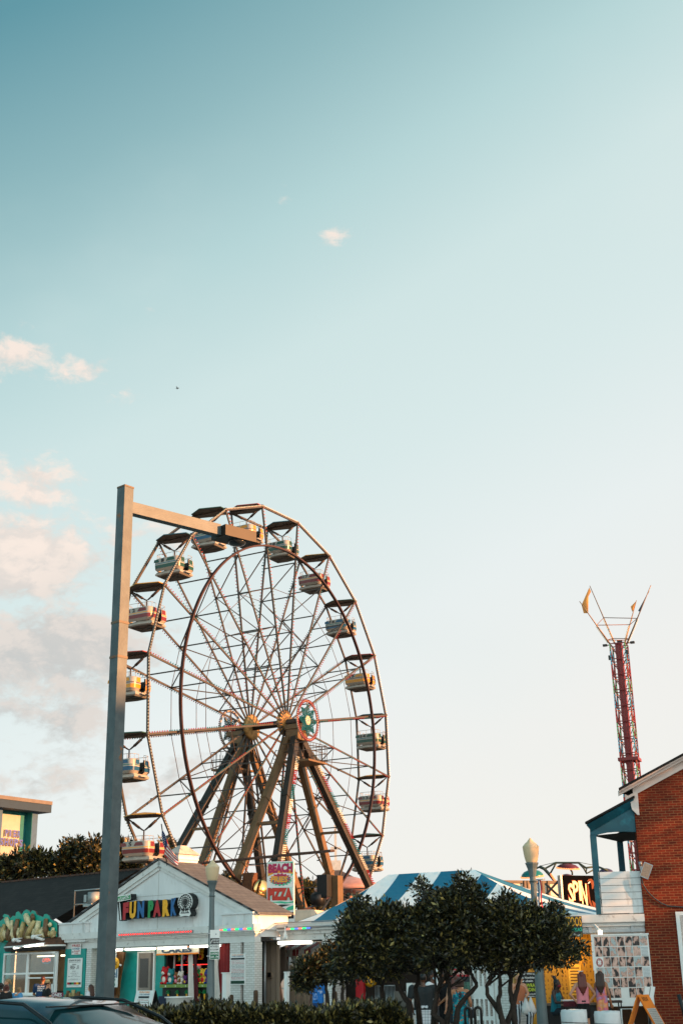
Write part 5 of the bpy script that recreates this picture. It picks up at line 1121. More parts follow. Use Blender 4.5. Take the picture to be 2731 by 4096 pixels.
def stool(lab, k, x0, x1, y, Y):
    a = za(k, x0, y, Y); b_ = za(k, x1, y, Y); t = T('stool', lab, 'stool', W0, ((a[0] + b_[0]) / 2, Y, 0)); mb = MB(); mb.box(a[0], b_[0], Y - .2, Y + .2, a[2] - .06, a[2]); t.part('seat', mb, M('seat_brown', '#3a2a24', .6))
    for x in (a[0] + .03, b_[0] - .03):
        for yy in (Y - .17, Y + .17): t.part('leg', MB().tube([(x, yy, 0), (x, yy, a[2] - .06)], .018, 6), BLACK)
stool('tall dark stool standing in front of the photo board', 'g', 815, 945, 750, 35.2)
mb = MB(); a = za('g', 950, 835, 33); b_ = za('g', 1060, 835, 33); mb.tube([(a[0], 33, 0), (a[0], 33, a[2]), (b_[0], 33, a[2]), (b_[0], 33, 0)], .02, 8); solo('barrier_rail', 'white bent pipe barrier beside the orange folding sign', 'barrier', mb, SIGNW, W0, (a[0], 33, 0))
mb = MB(); mb.tube([za('g', 1520, 690, 33.8), za('g', 1568, 840, 33.8), za('g', 1600, 1000, 33.8)], .05, 8); solo('leaning_board', 'black post leaning by the brick wall at the frame edge', 'post', mb, BLACK, W0, za('g', 1600, 1000, 33.8))
t = T('work_table', 'small table with red cloth beside the seated woman', 'table', W0, tuple(za('g', 430, 760, 35.0)[:2]) + (0,))
c = za('g', 430, 742, 35.0); mb = MB(); mb.box(c[0] - .18, c[0] + .25, 34.8, 35.2, c[2] - .03, c[2]); t.part('top', mb, SIGNW); mb = MB(); mb.box(c[0] - .18, c[0] + .25, 34.78, 34.8, c[2] - .16, c[2] - .03); t.part('cloth', mb, M('cloth_red', '#5a1a24', .8, var=.4, scale=14)); 
for x in (c[0] - .14, c[0] + .2): t.part('leg', MB().box(x - .02, x + .02, 34.98, 35.02, 0, c[2] - .16), BLACK)

# ------------------------------------------------------------------ white gate, pillar, kiosk behind the waiting people
gq = lambda x, y, d: FP.pix(*zz('f', x, y), d)
YG = 1.0
t = T('white_gate', 'white picket gate with a solid middle panel behind the queue', 'gate', FP, (gq(1020, 600, YG)[0], YG, 0))
x0, x1 = gq(905, 600, YG)[0], gq(1140, 600, YG)[0]; zt = gq(1020, 385, YG)[1]; zm1, zm0 = gq(1020, 590, YG)[1], gq(1020, 715, YG)[1]
mb = MB(); mb.box(x0, x1, YG, YG + .05, zm0, zm1); mb.box(x0, x1, YG, YG + .05, .18, .3); mb.box(x0, x1, YG, YG + .05, zt - .1, zt); t.part('rail', mb, SIGNW) if False else [t.part('rail', MB().box(x0, x1, YG, YG + .05, *q), SIGNW) for q in ((zm0, zm1), (.18, .3), (zt - .1, zt))]
for i in range(6):
    x = x0 + .03 + (x1 - x0 - .06) * i / 5; t.part('picket', MB().box(x - .035, x + .035, YG - .02, YG + .02, .05, zm0), SIGNW); t.part('picket', MB().box(x - .035, x + .035, YG - .02, YG + .02, zm1, zt + .03), SIGNW)
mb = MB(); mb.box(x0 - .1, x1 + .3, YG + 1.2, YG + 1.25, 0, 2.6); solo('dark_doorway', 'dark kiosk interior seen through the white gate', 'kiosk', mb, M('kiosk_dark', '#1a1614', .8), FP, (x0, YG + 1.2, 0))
mb = MB(); a = gq(1212, 600, YG)[0]; b_ = gq(1310, 600, YG)[0]; mb.box(a, b_ + .3, YG - .1, YG + .4, 0, 2.7); solo('pillar', 'white painted brick pillar between the gate and tattoo stand', 'pillar', mb, WBRICK, FP, (a, YG, 0))
mb = MB(); a = gq(1130, 500, YG)[0]; b_ = gq(1210, 500, YG)[0]; mb.box(a, a + (b_ - a) * .5, YG + .05, YG + .12, 0, 2.6); solo('door_post', 'tall white door post right of the picket gate', 'post', mb, SIGNW, FP, (a, YG, 0))
t = T('picket_fence', 'white picket panel left of the poster behind the queue', 'fence', FP, (gq(640, 700, YG)[0], YG, 0)); x0, x1 = gq(600, 700, YG)[0], gq(700, 700, YG)[0]; zt = gq(650, 420, YG)[1]
mb = MB(); mb.box(x0, x1, YG, YG + .05, .9, 1.0); mb.box(x0, x1, YG, YG + .05, .2, .3); t.part('rail', mb, SIGNW)
for i in range(4): x = x0 + .03 + (x1 - x0 - .06) * i / 3; t.part('picket', MB().box(x - .04, x + .04, YG - .02, YG + .02, .05, zt - (0 if i == 0 else .6)), SIGNW)
poster('poster with red lettering over a green food picture behind the queue', 'f', 705, 395, 912, 830, YG - .1, [('TON', .08, .38, .09, .2, M('poster_letter', '#f0d8c8', .5)), ('WORLD', .42, .97, .09, .2, M('poster_letter2', '#f0d8c8', .5))], base=M('poster_green', '#3a5a4c', .5, var=.8, scale=7, dirt='#c8b890', dirt_amt=.8, dscale=6), F=FP, name='poster', bands=[(0, 1, .06, .24, RED), (0, 1, .24, .36, INK), (0, 1, .92, 1, RED)])
mb = MB(); p0 = gq(0, 600, 2.5); p1 = gq(190, 600, 2.5); zt = gq(90, 585, 2.5)[1]; n = 16
for i in range(n): x = p0[0] + (p1[0] - p0[0]) * i / (n - 1); mb.tube([(x, 2.5, .1), (x, 2.5, zt)], .012, 4)
mb.tube([(p0[0], 2.5, zt), (p1[0], 2.5, zt)], .02, 5); solo('crowd_barrier', 'grey metal crowd barrier beyond the tree trunks', 'barrier', mb, GALV, FP, (p0[0], 2.5, 0))
mb = MB(); a = gq(180, 640, 2.2); b_ = gq(290, 640, 2.2); mb.box(a[0], b_[0], 2.2, 2.3, 0, a[1]); solo('low_partition', 'low grey timber partition behind the tree trunks', 'partition', mb, M('partition_grey', '#6a625a', .8), FP, (a[0], 2.2, 0))
mb = MB(); a = gq(300, 560, 1.6); b_ = gq(355, 560, 1.6); mb.box(a[0], b_[0], 1.6, 1.9, 0, a[1]); solo('white_cabinet', 'white cabinet glimpsed left of the man in black', 'cabinet', mb, SIGNW, FP, (a[0], 1.6, 0))
a = fx('E', 560, 1090, 2.0); b_ = fx('E', 615, 1090, 2.0); mb = MB(); mb.box(a[0], b_[0], 2.0, 2.1, .2, a[1] + .1); solo('banner', 'tall red banner glimpsed between the tree trunks', 'banner', mb, RED, FP, (a[0], 2, 0))
a = fx('E', 660, 1090, 2.4); b_ = fx('E', 700, 1090, 2.4); mb = MB(); mb.lathe([(.02, 0), (.22, .1), (.26, .3), (.1, .4)], (a[0], 2.4, a[1] - .2), 14); solo('beach_ball', 'yellow round prize hanging behind the tree trunks', 'prize', mb, YEL, FP, (a[0], 2.4, a[1]))
def loop(lab, x0, x1, yt):
    a = za('f', x0, yt, 29.5); b_ = za('f', x1, yt, 29.5); r_ = (b_[0] - a[0]) / 2; c = ((a[0] + b_[0]) / 2, 29.5, a[2] - r_); mb = MB()
    mb.tube([(a[0], 29.5, 0), (a[0], 29.5, c[2])] + [(c[0] - r_ * math.cos(q), 29.5, c[2] + r_ * math.sin(q)) for q in np.linspace(.2, math.pi - .2, 9)] + [(b_[0], 29.5, c[2]), (b_[0], 29.5, 0)], .03, 8)
    solo('bike_rack', lab, 'bike rack', mb, M('rack_dark', '#2a2826', .35, .6), W0, (c[0], 29.5, 0))
loop('dark metal bike rack hoop behind the woman in the floral dress', 862, 920, 800); loop('dark metal bike rack hoop in front of the white gate', 958, 1018, 795)

# ------------------------------------------------------------------ tent
TF = Frame((1.5, 56), 30)
tl = TF.pix(*zz('E', 85, 680), 0); tr = TF.pix(*zz('j', 1080, 915), 0); ez = (tl[1] + tr[1]) / 2
tD = 9.0; r1 = TF.pix(*zz('E', 790, 345), tD / 2); r2 = TF.pix(*zz('E', 1385, 312), tD / 2); rz = (r1[1] + r2[1]) / 2
tent = T('striped_tent', 'large hipped tent canopy with blue and white stripes', 'tent', TF, ((tl[0] + tr[0]) / 2, tD / 2, 0))
TB_ = '#036888'; TW_ = '#e6ecec'; per = (r2[0] - r1[0]) / 2.02
S1 = stripemat('tent_stripe', TB_, TW_, per, 0, (tl[0] + tr[0]) / 2 - (r1[0] + .126 * (r2[0] - r1[0]))); S2 = stripemat('tent_end_stripe', TB_, TW_, per * 1.7, 1, .6)
mb = MB(); n = 12
def grid(P00, P10, P11, P01, m, sag):
    V = []; N1 = 14
    for j in range(N1 + 1):
        for i in range(N1 + 1):
            u, v = i / N1, j / N1; q = (np.array(P00) * (1 - u) + np.array(P10) * u) * (1 - v) + (np.array(P01) * (1 - u) + np.array(P11) * u) * v
            q = q + np.array([0, 0, -sag * 4 * v * (1 - v)]); V.append(q)
    mb.add(V, [(j * (N1 + 1) + i, j * (N1 + 1) + i + 1, (j + 1) * (N1 + 1) + i + 1, (j + 1) * (N1 + 1) + i) for j in range(N1) for i in range(N1)], m, True)
E1, E2, E3, E4 = (tl[0], 0, ez), (tr[0], 0, ez), (tr[0], tD, ez), (tl[0], tD, ez); K1, K2 = (r1[0], tD / 2, rz), (r2[0], tD / 2, rz)
grid(E1, E2, K2, K1, 0, .22); grid(E3, E4, K1, K2, 0, .2); grid(E2, E3, K2, K2, 1, .22); grid(E4, E1, K1, K1, 1, .2)
tent.part('canopy', mb, [S1, S2])
mb = MB(); 
for a, b_ in ((E1, E2), (E2, E3), (E3, E4), (E4, E1)): mb.add([a, b_, (b_[0], b_[1], b_[2] - .3), (a[0], a[1], a[2] - .3)], [(0, 1, 2, 3)])
tent.part('valance', mb, S1)
for (x, y) in ((tl[0] + .1, .1), (tr[0] - .1, .1), (tr[0] - .1, tD - .1), (tl[0] + .1, tD - .1), ((tl[0] + tr[0]) / 2, .1)): tent.part('pole', MB().tube([(x, y, 0), (x, y, ez)], .06, 8), GALV)

# ------------------------------------------------------------------ beach fries pizza sign
SF = Frame((-2, 60), 18)
sp = lambda x, y, d=0.: SF.pix(*zz('n', x, y), d)
a = pbox('n', 215, 205, 550, 840, 0, SF); X0, X1, Z0, Z1 = sp(212, 500)[0], sp(548, 500)[0], sp(380, 860)[1], sp(390, 205)[1]
t = T('food_sign', 'tall painted fries and pizza sign in front of the wheel', 'sign', SF, (X0, 0, 0)); w_, h_ = X1 - X0, Z1 - Z0
MAG = M('magenta', '#a8104a', .5); MINT = M('mint', '#34b890', .5); ORG = M('sign_orange', '#e89a1c', .5); TOM = M('tomato', '#c0301a', .5); OUT = M('outline_teal', '#0a7a8a', .5)
mb = MB(); mb.box(X0, X1, 0, .12, Z0 - .6, Z1)
f = lambda u, v: (X0 + u * w_, Z1 - v * h_)
mb.prism([f(.02, .02), f(.98, .02), f(.98, .26), f(.9, .30), f(.94, .1), f(.88, .03), f(.1, .03)], -.012, -.002, 1)
mb.prism([f(.03, .08), f(.25, .16), f(.75, .16), f(.97, .2), f(.97, .25), f(.7, .225), f(.3, .22), f(.04, .28)], -.016, -.004, 2)
st = []
for i in range(32): q = 2 * math.pi * i / 32; rr_ = 1.0 if i % 2 else .78; st.append((X0 + w_ * (.5 + .42 * rr_ * math.cos(q)), Z1 - h_ * (.34 - .115 * rr_ * math.sin(q))))
mb.prism([(x + .06, z - .06) for x, z in st], -.012, -.002, 1); mb.prism(st, -.024, -.006, 3)
n0 = len(mb.v); mb.text('BEACH', X0 + .06 * w_, X0 + .97 * w_, Z1 - .225 * h_, Z1 - .04 * h_, -.03, 3, bold=.07)
mb.text('FRIES', X0 + .17 * w_, X0 + .80 * w_, Z1 - .405 * h_, Z1 - .285 * h_, -.030, 4, bold=.08, shear=.12, rise=-.03); mb.text('FRIES', X0 + .15 * w_, X0 + .78 * w_, Z1 - .40 * h_, Z1 - .28 * h_, -.034, 2, bold=.05, shear=.12, rise=-.03)
mb.prism([f(.05, .5), f(.95, .5), f(.97, .74), f(.7, .76), f(.3, .73), f(.08, .7)], -.008, -.001, 5)
mb.text('PIZZA', X0 + .035 * w_, X0 + .965 * w_, Z1 - .74 * h_, Z1 - .50 * h_, -.028, 6, bold=.09, rise=-.04); mb.text('PIZZA', X0 + .04 * w_, X0 + .955 * w_, Z1 - .735 * h_, Z1 - .51 * h_, -.032, 7, bold=.06, rise=-.04)
mb.prism([f(0, .76), f(.2, .775), f(.5, .765), f(.8, .79), f(1, .77), f(1, .80), f(.7, .815), f(.3, .79), f(0, .80)], -.01, -.001, 1)
mb.prism([f(.2, .86), f(.55, .825), f(.9, .84), f(.6, .87), f(.45, .9), f(.3, .93)], -.012, -.001, 8); mb.prism([f(.62, .95), f(.8, .88), f(1, .85), f(1, .93), f(.8, .95), f(.7, .98)], -.012, -.001, 1); mb.prism([f(.5, 1.04), f(.75, .97), f(1, .98), f(1, 1.1), f(.5, 1.1)], -.014, -.001, 8)
t.part('panel', mb, [SIGNW, MINT, ORG, MAG, OUT, M('mint_pale', '#b8dccf', .5), RED, TOM, BLACK]); mb = MB()
for x in (X0 + .3, X1 - .3): mb.tube([(x, .2, 0), (x, .2, Z1 - .5)], .08, 8)
t.part('post', mb, GALV)
mb = MB(); a = sp(520, 830, 3); b_ = sp(765, 830, 3); mb.box(a[0], b_[0], 3, 8, 0, a[1] + .05); solo('booth_roof', 'pale flat booth roof between the food sign and tent', 'booth', mb, M('peach_wall', '#e0c8b0', .7, var=.08), SF, (a[0], 3, 0))
# low roof of another ride and church beyond
mb = MB(); a = za('n', 1115, 545, 90); b_ = za('n', 1385, 540, 90); mb.lathe([(.3, .9), (2.2, .35), (2.4, .2), (2.4, 0)], ((a[0] + b_[0]) / 2, 90, a[2] - .15), 16); mb.tube([((a[0] + b_[0]) / 2, 90, 0), ((a[0] + b_[0]) / 2, 90, a[2])], .4, 8); solo('ride_canopy', 'white and red low canopy of a ride behind the wheel leg', 'ride', mb, M('canopy_white_red', '#b88a80', .5), W0, ((a[0] + b_[0]) / 2, 90, 0))
CY = 150; t = T('church', 'distant church spire topped by a thin white cross', 'church', W0, (*za('n', 1100, 500, CY)[:2], 0)); a = za('n', 1075, 325, CY); top = za('n', 1072, 0, CY); cr = za('n', 1075, 40, CY)
bwz = za('n', 1200, 520, CY); mb = MB(); hb = 4.2; bz = za('n', 1200, 600, CY)[2]; mb.add([(a[0] - 1, CY - 1, a[2]), (a[0] + .5, CY - 1, a[2]), (a[0] + .5, CY + .5, a[2]), (a[0] - 1, CY + .5, a[2]), (a[0] - 4, CY - 4, bz), (a[0] + 5, CY - 4, bz), (a[0] + 5, CY + 4, bz), (a[0] - 4, CY + 4, bz)], [(0, 1, 2, 3), (4, 5, 1, 0), (5, 6, 2, 1), (6, 7, 3, 2), (7, 4, 0, 3)]); sp_ = t.part('spire', mb, M('spire_slate', '#4a4240', .8))
mb = MB(); mb.box(a[0] - 4, a[0] + 5, CY - 4, CY + 4, 0, bz); t.part('tower', mb, M('church_brick', '#6a5040', .8)); mb = MB(); mb.box(a[0] - .7, a[0] + .6, CY - .7, CY + .3, a[2] - .1, a[2] + 1.1); mb.bar((a[0], CY, a[2]), (top[0], CY, cr[2] + 2.6), .28); w2 = (za('n', 1140, 40, CY)[0] - za('n', 1008, 40, CY)[0]) / 2; mb.bar((cr[0] - w2, CY, cr[2]), (cr[0] + w2, CY, cr[2]), .28); t.part('cross', mb, M('cross_grey', '#b5b5b0', .6), sp_)
mb = MB()
for y in (438, 455, 470): mb.tube([za('n', 1000, y, 130), za('n', 1250, y + 5, 130), za('n', 1420, y + 14, 130)], .03, 4)
mb.tube([za('n', 700, 497, 130), za('n', 1000, 462, 130)], .03, 4); solo('power_line', 'thin power lines strung in front of the church spire', 'cable', mb, BLACK, W0, za('n', 1250, 440, 130))

# ------------------------------------------------------------------ drop tower
DY = 100; DF = Frame(tuple(za('H', 640, 1650, DY)[:2]), 22)
dt = T('drop_tower', 'tall red lattice drop tower topped with flag poles', 'drop tower', DF, (0, 0, 0)); zt_ = DF.pix(*zz('H', 545, 545), 0)[1]; hw = .60
DR = M('tower_red', '#76100c', .45, var=.12); DO = M('tower_brown', '#7a4a22', .5, .2)
mb = MB(); mb.box(-.25, .25, -.30, .28, 0, zt_ + .1); mb.box(-.06, .06, -.34, -.28, 0, zt_); dt.part('mast', mb, DR)
for sx_ in (-1, 1):
    for sy_ in (-1, 1):
        mb = MB(); mb.bar((sx_ * hw, sy_ * hw, 0), (sx_ * hw, sy_ * hw, zt_), .11); ll_ = dt.part('leg', mb, DR if sx_ * sy_ > 0 else DO)
        mb = MB(); nseg = 90
        for i in range(nseg): z = zt_ * (i + .1) / nseg; mb.bar((sx_ * hw, sy_ * hw - .08, z), (sx_ * hw, sy_ * hw - .08, z + zt_ / nseg * .75), .04, .03, (i // 4) % 3)
        dt.part('light_strip', mb, [M('strip_cyan', '#4ac8e0', .4, var=0, emit=.45), M('strip_green', '#7ad890', .4, var=0, emit=.4), M('strip_pink', '#d84a40', .4, var=0, emit=.3)], ll_)
mb = MB(); st_ = 1.25; nz = int(zt_ / st_)
for i in range(nz):
    z = zt_ - i * st_; z2 = z - st_
    cs = [(-hw, -hw), (hw, -hw), (hw, hw), (-hw, hw)]
    for j in range(4):
        a, b_ = cs[j], cs[(j + 1) % 4]; mb.bar((*a, z), (*b_, z), .07); mb.bar((*a, z), ((a[0] + b_[0]) / 2, (a[1] + b_[1]) / 2, z2), .05); mb.bar((*b_, z), ((a[0] + b_[0]) / 2, (a[1] + b_[1]) / 2, z2), .05)
    for a in cs: mb.bar((*a, z - .4), (a[0] * .35, a[1] * .35, z - .4), .05)
dt.part('lattice', mb, DR)
mb = MB()
zc_ = DF.pix(*zz('H', 620, 1450), 0)[1]; e0, e1 = hw + .18, hw + .06
mb.box(-e0, e0, -e0, -e1, zc_ - .12, zc_ + .12); mb.box(-e0, e0, e1, e0, zc_ - .12, zc_ + .12); mb.box(-e0, -e1, -e1, e1, zc_ - .12, zc_ + .12); mb.box(e1, e0, -e1, e1, zc_ - .12, zc_ + .12)
dt.part('collar', mb, DR)
mb = MB()
for x in (-1, 1): mb.bar((x * hw, 0, zt_ + .05), (x * (hw + .45), 0, zt_ + .05), .06); mb.box(x * (hw + .5) - .17, x * (hw + .5) + .17, -.12, .12, zt_ - .02, zt_ + .14)
mb.box(-.15, .25, .2, .4, zt_ + .15, zt_ + .4); mb.box(-hw - .2, -hw, -hw - .1, -hw + .1, zt_ - 1.3, zt_ - .95); mb.box(hw, hw + .2, -hw - .1, -hw + .1, zt_ - .95, zt_ - .65); dt.part('floodlights', mb, M('lamp_box_dark', '#33302c', .6))
POLES = [((735, 1080), (260, 412), -1.2), ((815, 1080), (420, 170), 1.2), ((965, 1085), (1150, 400), 1.2), ((1000, 1080), (1378, 160), -1.2)]
pm = {}
for i, (b0, t0, yy) in enumerate(POLES):
    a = DF.pix(*zz('m', *b0), yy * .3); b_ = DF.pix(*zz('m', *t0), yy * 2.4); A_ = np.array([a[0], yy * .3, a[1]]); B3 = np.array([b_[0], yy * 2.4, b_[1]]); pm[i] = (A_, B3)
    mb = MB(); mb.tube([A_, A_ + (B3 - A_) * .45, B3], [.07, .05, .03], 6); o_ = dt.part('flag_pole', mb, M('pole_brown', '#8a7058', .5, .3)); mb = MB()
    for j in range(16): c = A_ + (B3 - A_) * (.03 + .4 * j / 16) + np.array([(-1 if i in (0,) else (1 if i == 3 else -.6)) * .11, -.05, 0]); mb.ball(c, .05, 0, 5, 4)
    dt.part('bulb', mb, BW, o_)
mb = MB()
for q in (.09, .44):
    Pq = [pm[i][0] + (pm[i][1] - pm[i][0]) * q for i in range(4)]
    for a, b_ in ((0, 1), (1, 3), (3, 2), (2, 0)): mb.tube([Pq[a], Pq[b_]], .03, 4)
dt.part('stay', mb, DO)
FLG = M('flag_orange', '#d8904a', .8, var=.12, scale=1.5); FLB = M('flag_dark', '#3a4450', .8)
def tflag(pts, pole, yy, mat, lab):
    P3 = [DF.pix(*zz('m', *q), yy) for q in pts]; mb = MB(); n = len(P3); V = [(x, yy + .12 * math.sin(3.1 * i), z) for i, (x, z) in enumerate(P3)]; c = np.mean(V, 0) + np.array([0, -.15, 0]); mb.add(V + [tuple(c)], [(i, (i + 1) % n, n) for i in range(n)], 0, True); dt.part('flag', mb, mat, label=lab)
tflag([(412, 195), (440, 260), (400, 330), (395, 600), (325, 600), (290, 470), (345, 350)], 0, -2.2, FLG, 'large orange flag'); tflag([(1140, 415), (1105, 545), (1085, 580), (1060, 495)], 2, 2.3, FLG, 'small orange pennant'); tflag([(1355, 225), (1345, 275), (1300, 350), (1235, 500), (1205, 580), (1175, 560), (1260, 410)], 3, -2.4, FLB, 'dark furled flag'); tflag([(1072, 640), (1082, 720), (1065, 720)], 2, 1.8, FLG, 'tattered strip of flag')
mb = MB(); mb.lathe([(1.6, 0), (1.6, .4), (1.1, .5), (1.1, 1.2)], (0, 0, 0), 16); dt.part('base', mb, DR)

# ------------------------------------------------------------------ saucer ride, screen wall and SPIN sign
OY = 72
oc = za('j', 935, 330, OY); ride = T('saucer_ride', 'spinning ride with lit round saucers hanging on jointed arms', 'ride', W0, (oc[0], OY + 2, 0))
mb = MB(); mb.tube([(oc[0], OY + 2, 0), (oc[0], OY + 2, 4)], .5, 10); ride.part('hub', mb, BLACK)
for (cx_, cy_, rx_, ry_, c, dy) in ((440, 335, 155, 70, '#0a6a66', -1.5), (940, 230, 155, 48, '#5a1a22', 0), (1475, 295, 105, 45, '#3a2a48', 1.0), (930, 350, 70, 20, '#5a3a40', 4)):
    c0 = za('j', cx_, cy_, OY + dy); r_ = za('j', cx_ + rx_, cy_, OY + dy)[0] - c0[0]; hz = (za('j', cx_, cy_ - ry_, OY + dy)[2] - c0[2]); tilt = np.array([.06 if cx_ > 900 else -.08, -.16, 1.0])
    mb = MB(); mb.lathe([(r_ * .97, -hz * .55), (r_, -hz * .35), (r_ * .93, 0), (r_ * .7, hz * .5), (r_ * .35, hz * .8), (.05, hz * .9)], c0, 24, axis=tilt); s_ = ride.part('saucer', mb, M('saucer_' + str(cx_), c, .35))
    mb = MB(); tn = tilt / np.linalg.norm(tilt)
    u_ = np.cross(tn, (1, 0, 0)); u_ /= np.linalg.norm(u_); v_ = np.cross(tn, u_)
    for i in range(40): q = 2 * math.pi * i / 40; mb.ball(c0 + tn * (-hz * .5) + r_ * 1.01 * (math.cos(q) * u_ + math.sin(q) * v_), .045, 0, 5, 4)
    ride.part('bulb', mb, M('warm_bulb', '#ff9a60', .4, var=0, emit=1.2), s_)
mb = MB(); pj = lambda x, y, d=0: za('j', x, y, OY + d)
for pl, r_ in ((((490, 262), (545, 235), (625, 258), (770, 178), (1085, 178), (1190, 248), (1280, 238)), .06), (((545, 232), (610, 262), (690, 350), (765, 440)), .09), (((775, 185), (695, 325)), .05), (((1090, 182), (1160, 255), (1200, 325)), .05), (((1200, 252), (1195, 330), (1290, 280)), .05), (((1370, 238), (1500, 290)), .06), (((975, 270), (1000, 310), (1000, 350)), .05), (((300, 385), (420, 310)), .05)): mb.tube([pj(*q) for q in pl], r_, 6)
mb.tube([pj(545, 225), pj(770, 170), pj(1085, 168), pj(1280, 208)], .015, 4); ride.part('arm', mb, M('arm_green', '#2a3a34', .5, .3)); mb = MB()
for i in range(10): mb.ball(pj(705 + i * 7.5, 340 + i * 12, -.3), .06, 0, 5, 4)
ride.part('bulb', mb, M('warm_bulb2', '#ff8050', .4, var=0, emit=1.2))
KF = Frame(tuple(za('j', 860, 600, 62)[:2]), -24)
kp = lambda x, y, d=0.: KF.pix(*zz('j', x, y), d)
t = T('screen_wall', 'tall pale screen wall with steel framing behind the tent', 'screen wall', KF, (kp(440, 600)[0], 3, 0)); x0, x1 = kp(15, 420, 3)[0], kp(880, 480, 3)[0]; z1 = kp(440, 425, 3)[1]; mb = MB(); mb.box(x0, x1, 3.1, 3.15, 1.5, z1); t.part('panel', mb, M('screen_tan', '#e6dcc8', .8, var=.12, scale=1.2)); mb = MB()
mb.box(x0, x1, 3.0, 3.12, z1 - .12, z1)
for u in (.0, .37, .42, .62, .66, .75, .98): x = x0 + (x1 - x0) * u; mb.box(x - .06, x + .06, 2.95, 3.1, 1.5, z1)
mb.bar((x0 + .1, 2.95, z1 - .3), (x0 + 1.3, 2.95, z1 - 1.3), .08); t.part('frame', mb, M('frame_brown', '#5a5046', .6, .3)); mb = MB(); rr = random.Random(9)
for i in range(120): x = x0 + (x1 - x0) * rr.choice([.34, .40, .45, .84, .88, .93, .97]) + rr.uniform(-.12, .12); mb.ball((x, 2.98, rr.uniform(z1 - 3.3, z1 - .9)), .06, 0, 5, 4)
t.part('bulb', mb, M('bulb_brown', '#6a5a48', .5))
t = T('spin_sign', 'black SPIN sign with lit bulb lettering and an orange dancer shape', 'sign', KF, (kp(1080, 600)[0], 0, 3)); c0, c1 = kp(855, 560)[0], kp(1330, 600)[0]; z1, z0 = kp(1090, 355)[1], kp(1090, 815)[1]
NIGHT = M('night_panel', '#0b090a', .95, spec=.05, var=.3, scale=1.5); mb = MB(); mb.box(c0, c1 + .6, 0, .15, z0, z1); mb.box(c0 - .06, c0 + .04, -.05, .2, z0, z1, 1); t.part('panel', mb, [NIGHT, GALV])
LM = M('spin_white', '#e8c88a', .4, var=0, emit=.5); LO = M('spin_orange', '#7a2008', .8, var=0, emit=0); bm = MB()
for ch, b in (('S', (945, 465, 1015, 745)), ('P', (1010, 430, 1085, 700)), ('I', (1092, 430, 1140, 705)), ('N', (1130, 470, 1205, 790))):
    mb = MB(); a = pbox('j', *b, -.02, KF); mb.text(ch, *pad(a, .03), -.015, 1, bold=.06); mb.text(ch, *a, -.035, 0, bold=.02); lt = t.part('letter', mb, [LM, LO])
mb = MB()
DMS = [M('dancer_orange', '#7a360c', .8), SIGNW, LO]
def blob(pts, m, y): t.part('dancer_shape', MB().prism([kp(*q) for q in pts], y - .01, y), DMS[m])
blob([(1200, 440), (1225, 405), (1265, 400), (1290, 430), (1300, 490), (1290, 540), (1270, 545), (1265, 480), (1240, 430)], 0, -.01); blob([(1205, 460), (1225, 500), (1235, 600), (1250, 700), (1300, 830), (1280, 830), (1230, 730), (1210, 600)], 0, -.012); blob([(1270, 700), (1320, 740), (1320, 830), (1300, 820)], 0, -.012); blob([(1210, 470), (1230, 440), (1250, 445), (1225, 470)], 1, -.02)
blob([(940, 700), (985, 740), (1020, 800), (940, 800)], 2, -.012); mb = MB(); z = kp(1150, 875)[1]
for i in range(14): x = c0 + .45 + (c1 - c0 - .3) * i / 14; mb.ball((x, -.05, z - .012 * i), .055, 0 if i in (1, 2, 3) else 1, 6, 4)
mb.box(c0 + .3, c1 + .6, 0, .1, z - .35, z0 + .02, 2); t.part('bulb_row', mb, [M('bulb_blue_lit', '#8ad8ff', .4, var=0, emit=2), LED['red'], BLACK]); mb = MB(); mb.bar((*[kp(590, 670, .8)[0]], .8, kp(590, 670, .8)[1]), (kp(850, 385, .3)[0], .3, kp(850, 385, .3)[1]), .1); mb.bar((kp(625, 470, .8)[0], .8, kp(625, 470, .8)[1]), (kp(865, 690, .3)[0], .3, kp(865, 690, .3)[1]), .1)
for x in (c0 + .4, c1 + .3): mb.tube([(x, .4, 0), (x, .4, z1 - .2)], .1, 8)
t.part('brace', mb, M('brace_dark', '#2a2622', .6))

# ------------------------------------------------------------------ street lamps, tall post, bunting
LP_ = M('lamp_post_grey', '#5d6a6c', .45, .1, var=.08); GLB = M('globe_cream', '#d2b994', .35, var=.03)
def lamp(lab, k, top, gb, Y, bx_, wide):
    tpt = za(k, *top, Y); gbp = za(k, *gb, Y); x = gbp[0]; zg = gbp[2]; zt = tpt[2]; H = zt - zg
    t = T('street_lamp', lab, 'street lamp', W0, (x, Y, 0), 'acorn globe lamps along the street')
    mb = MB(); mb.lathe([(.17, 0), (.18, H * .03), (.205, H * .12), (.235, H * .30), (.255, H * .50), (.262, H * .60), (.265, H * .63), (.262, H * .66), (.235, H * .70), (.18, H * .78), (.13, H * .83), (.10, H * .86), (.085, H * .90), (.05, H * .94), (.02, H)], (x, Y, zg), 24)
    for i, v in enumerate(mb.v): mb.v[i] = (x + (v[0] - x) * wide, Y + (v[1] - Y) * wide, v[2])
    t.part('globe', mb, GLB)
    mb = MB(); mb.lathe([(.17, 0), (.17, .25), (.14, .35), (.13, .9), (.115, 1.7), (.08, zg - .8), (.08, zg - .5), (.085, zg - .49), (.11, zg - .46), (.08, zg - .44), (.08, zg - .35), (.12, zg - .15), (.16, zg - .04), (.17, zg - .03), (.17, zg)], (x, Y, 0), 12, sm=False); t.part('post', mb, LP_)
    return t, x, zg
l1, lx, lz = lamp('acorn globe street lamp in front of the pavilion with parking signs', 'D', (340, 312), (335, 500), 42, 0, .86)
l2, rx0, rz0 = lamp('acorn globe street lamp rising behind the dark trees', 'G', (410, 98), (425, 285), 34, 0, .80)
YS = 41.75; a = za('d', 1288, 250, YS); b_ = za('d', 1405, 618, YS)
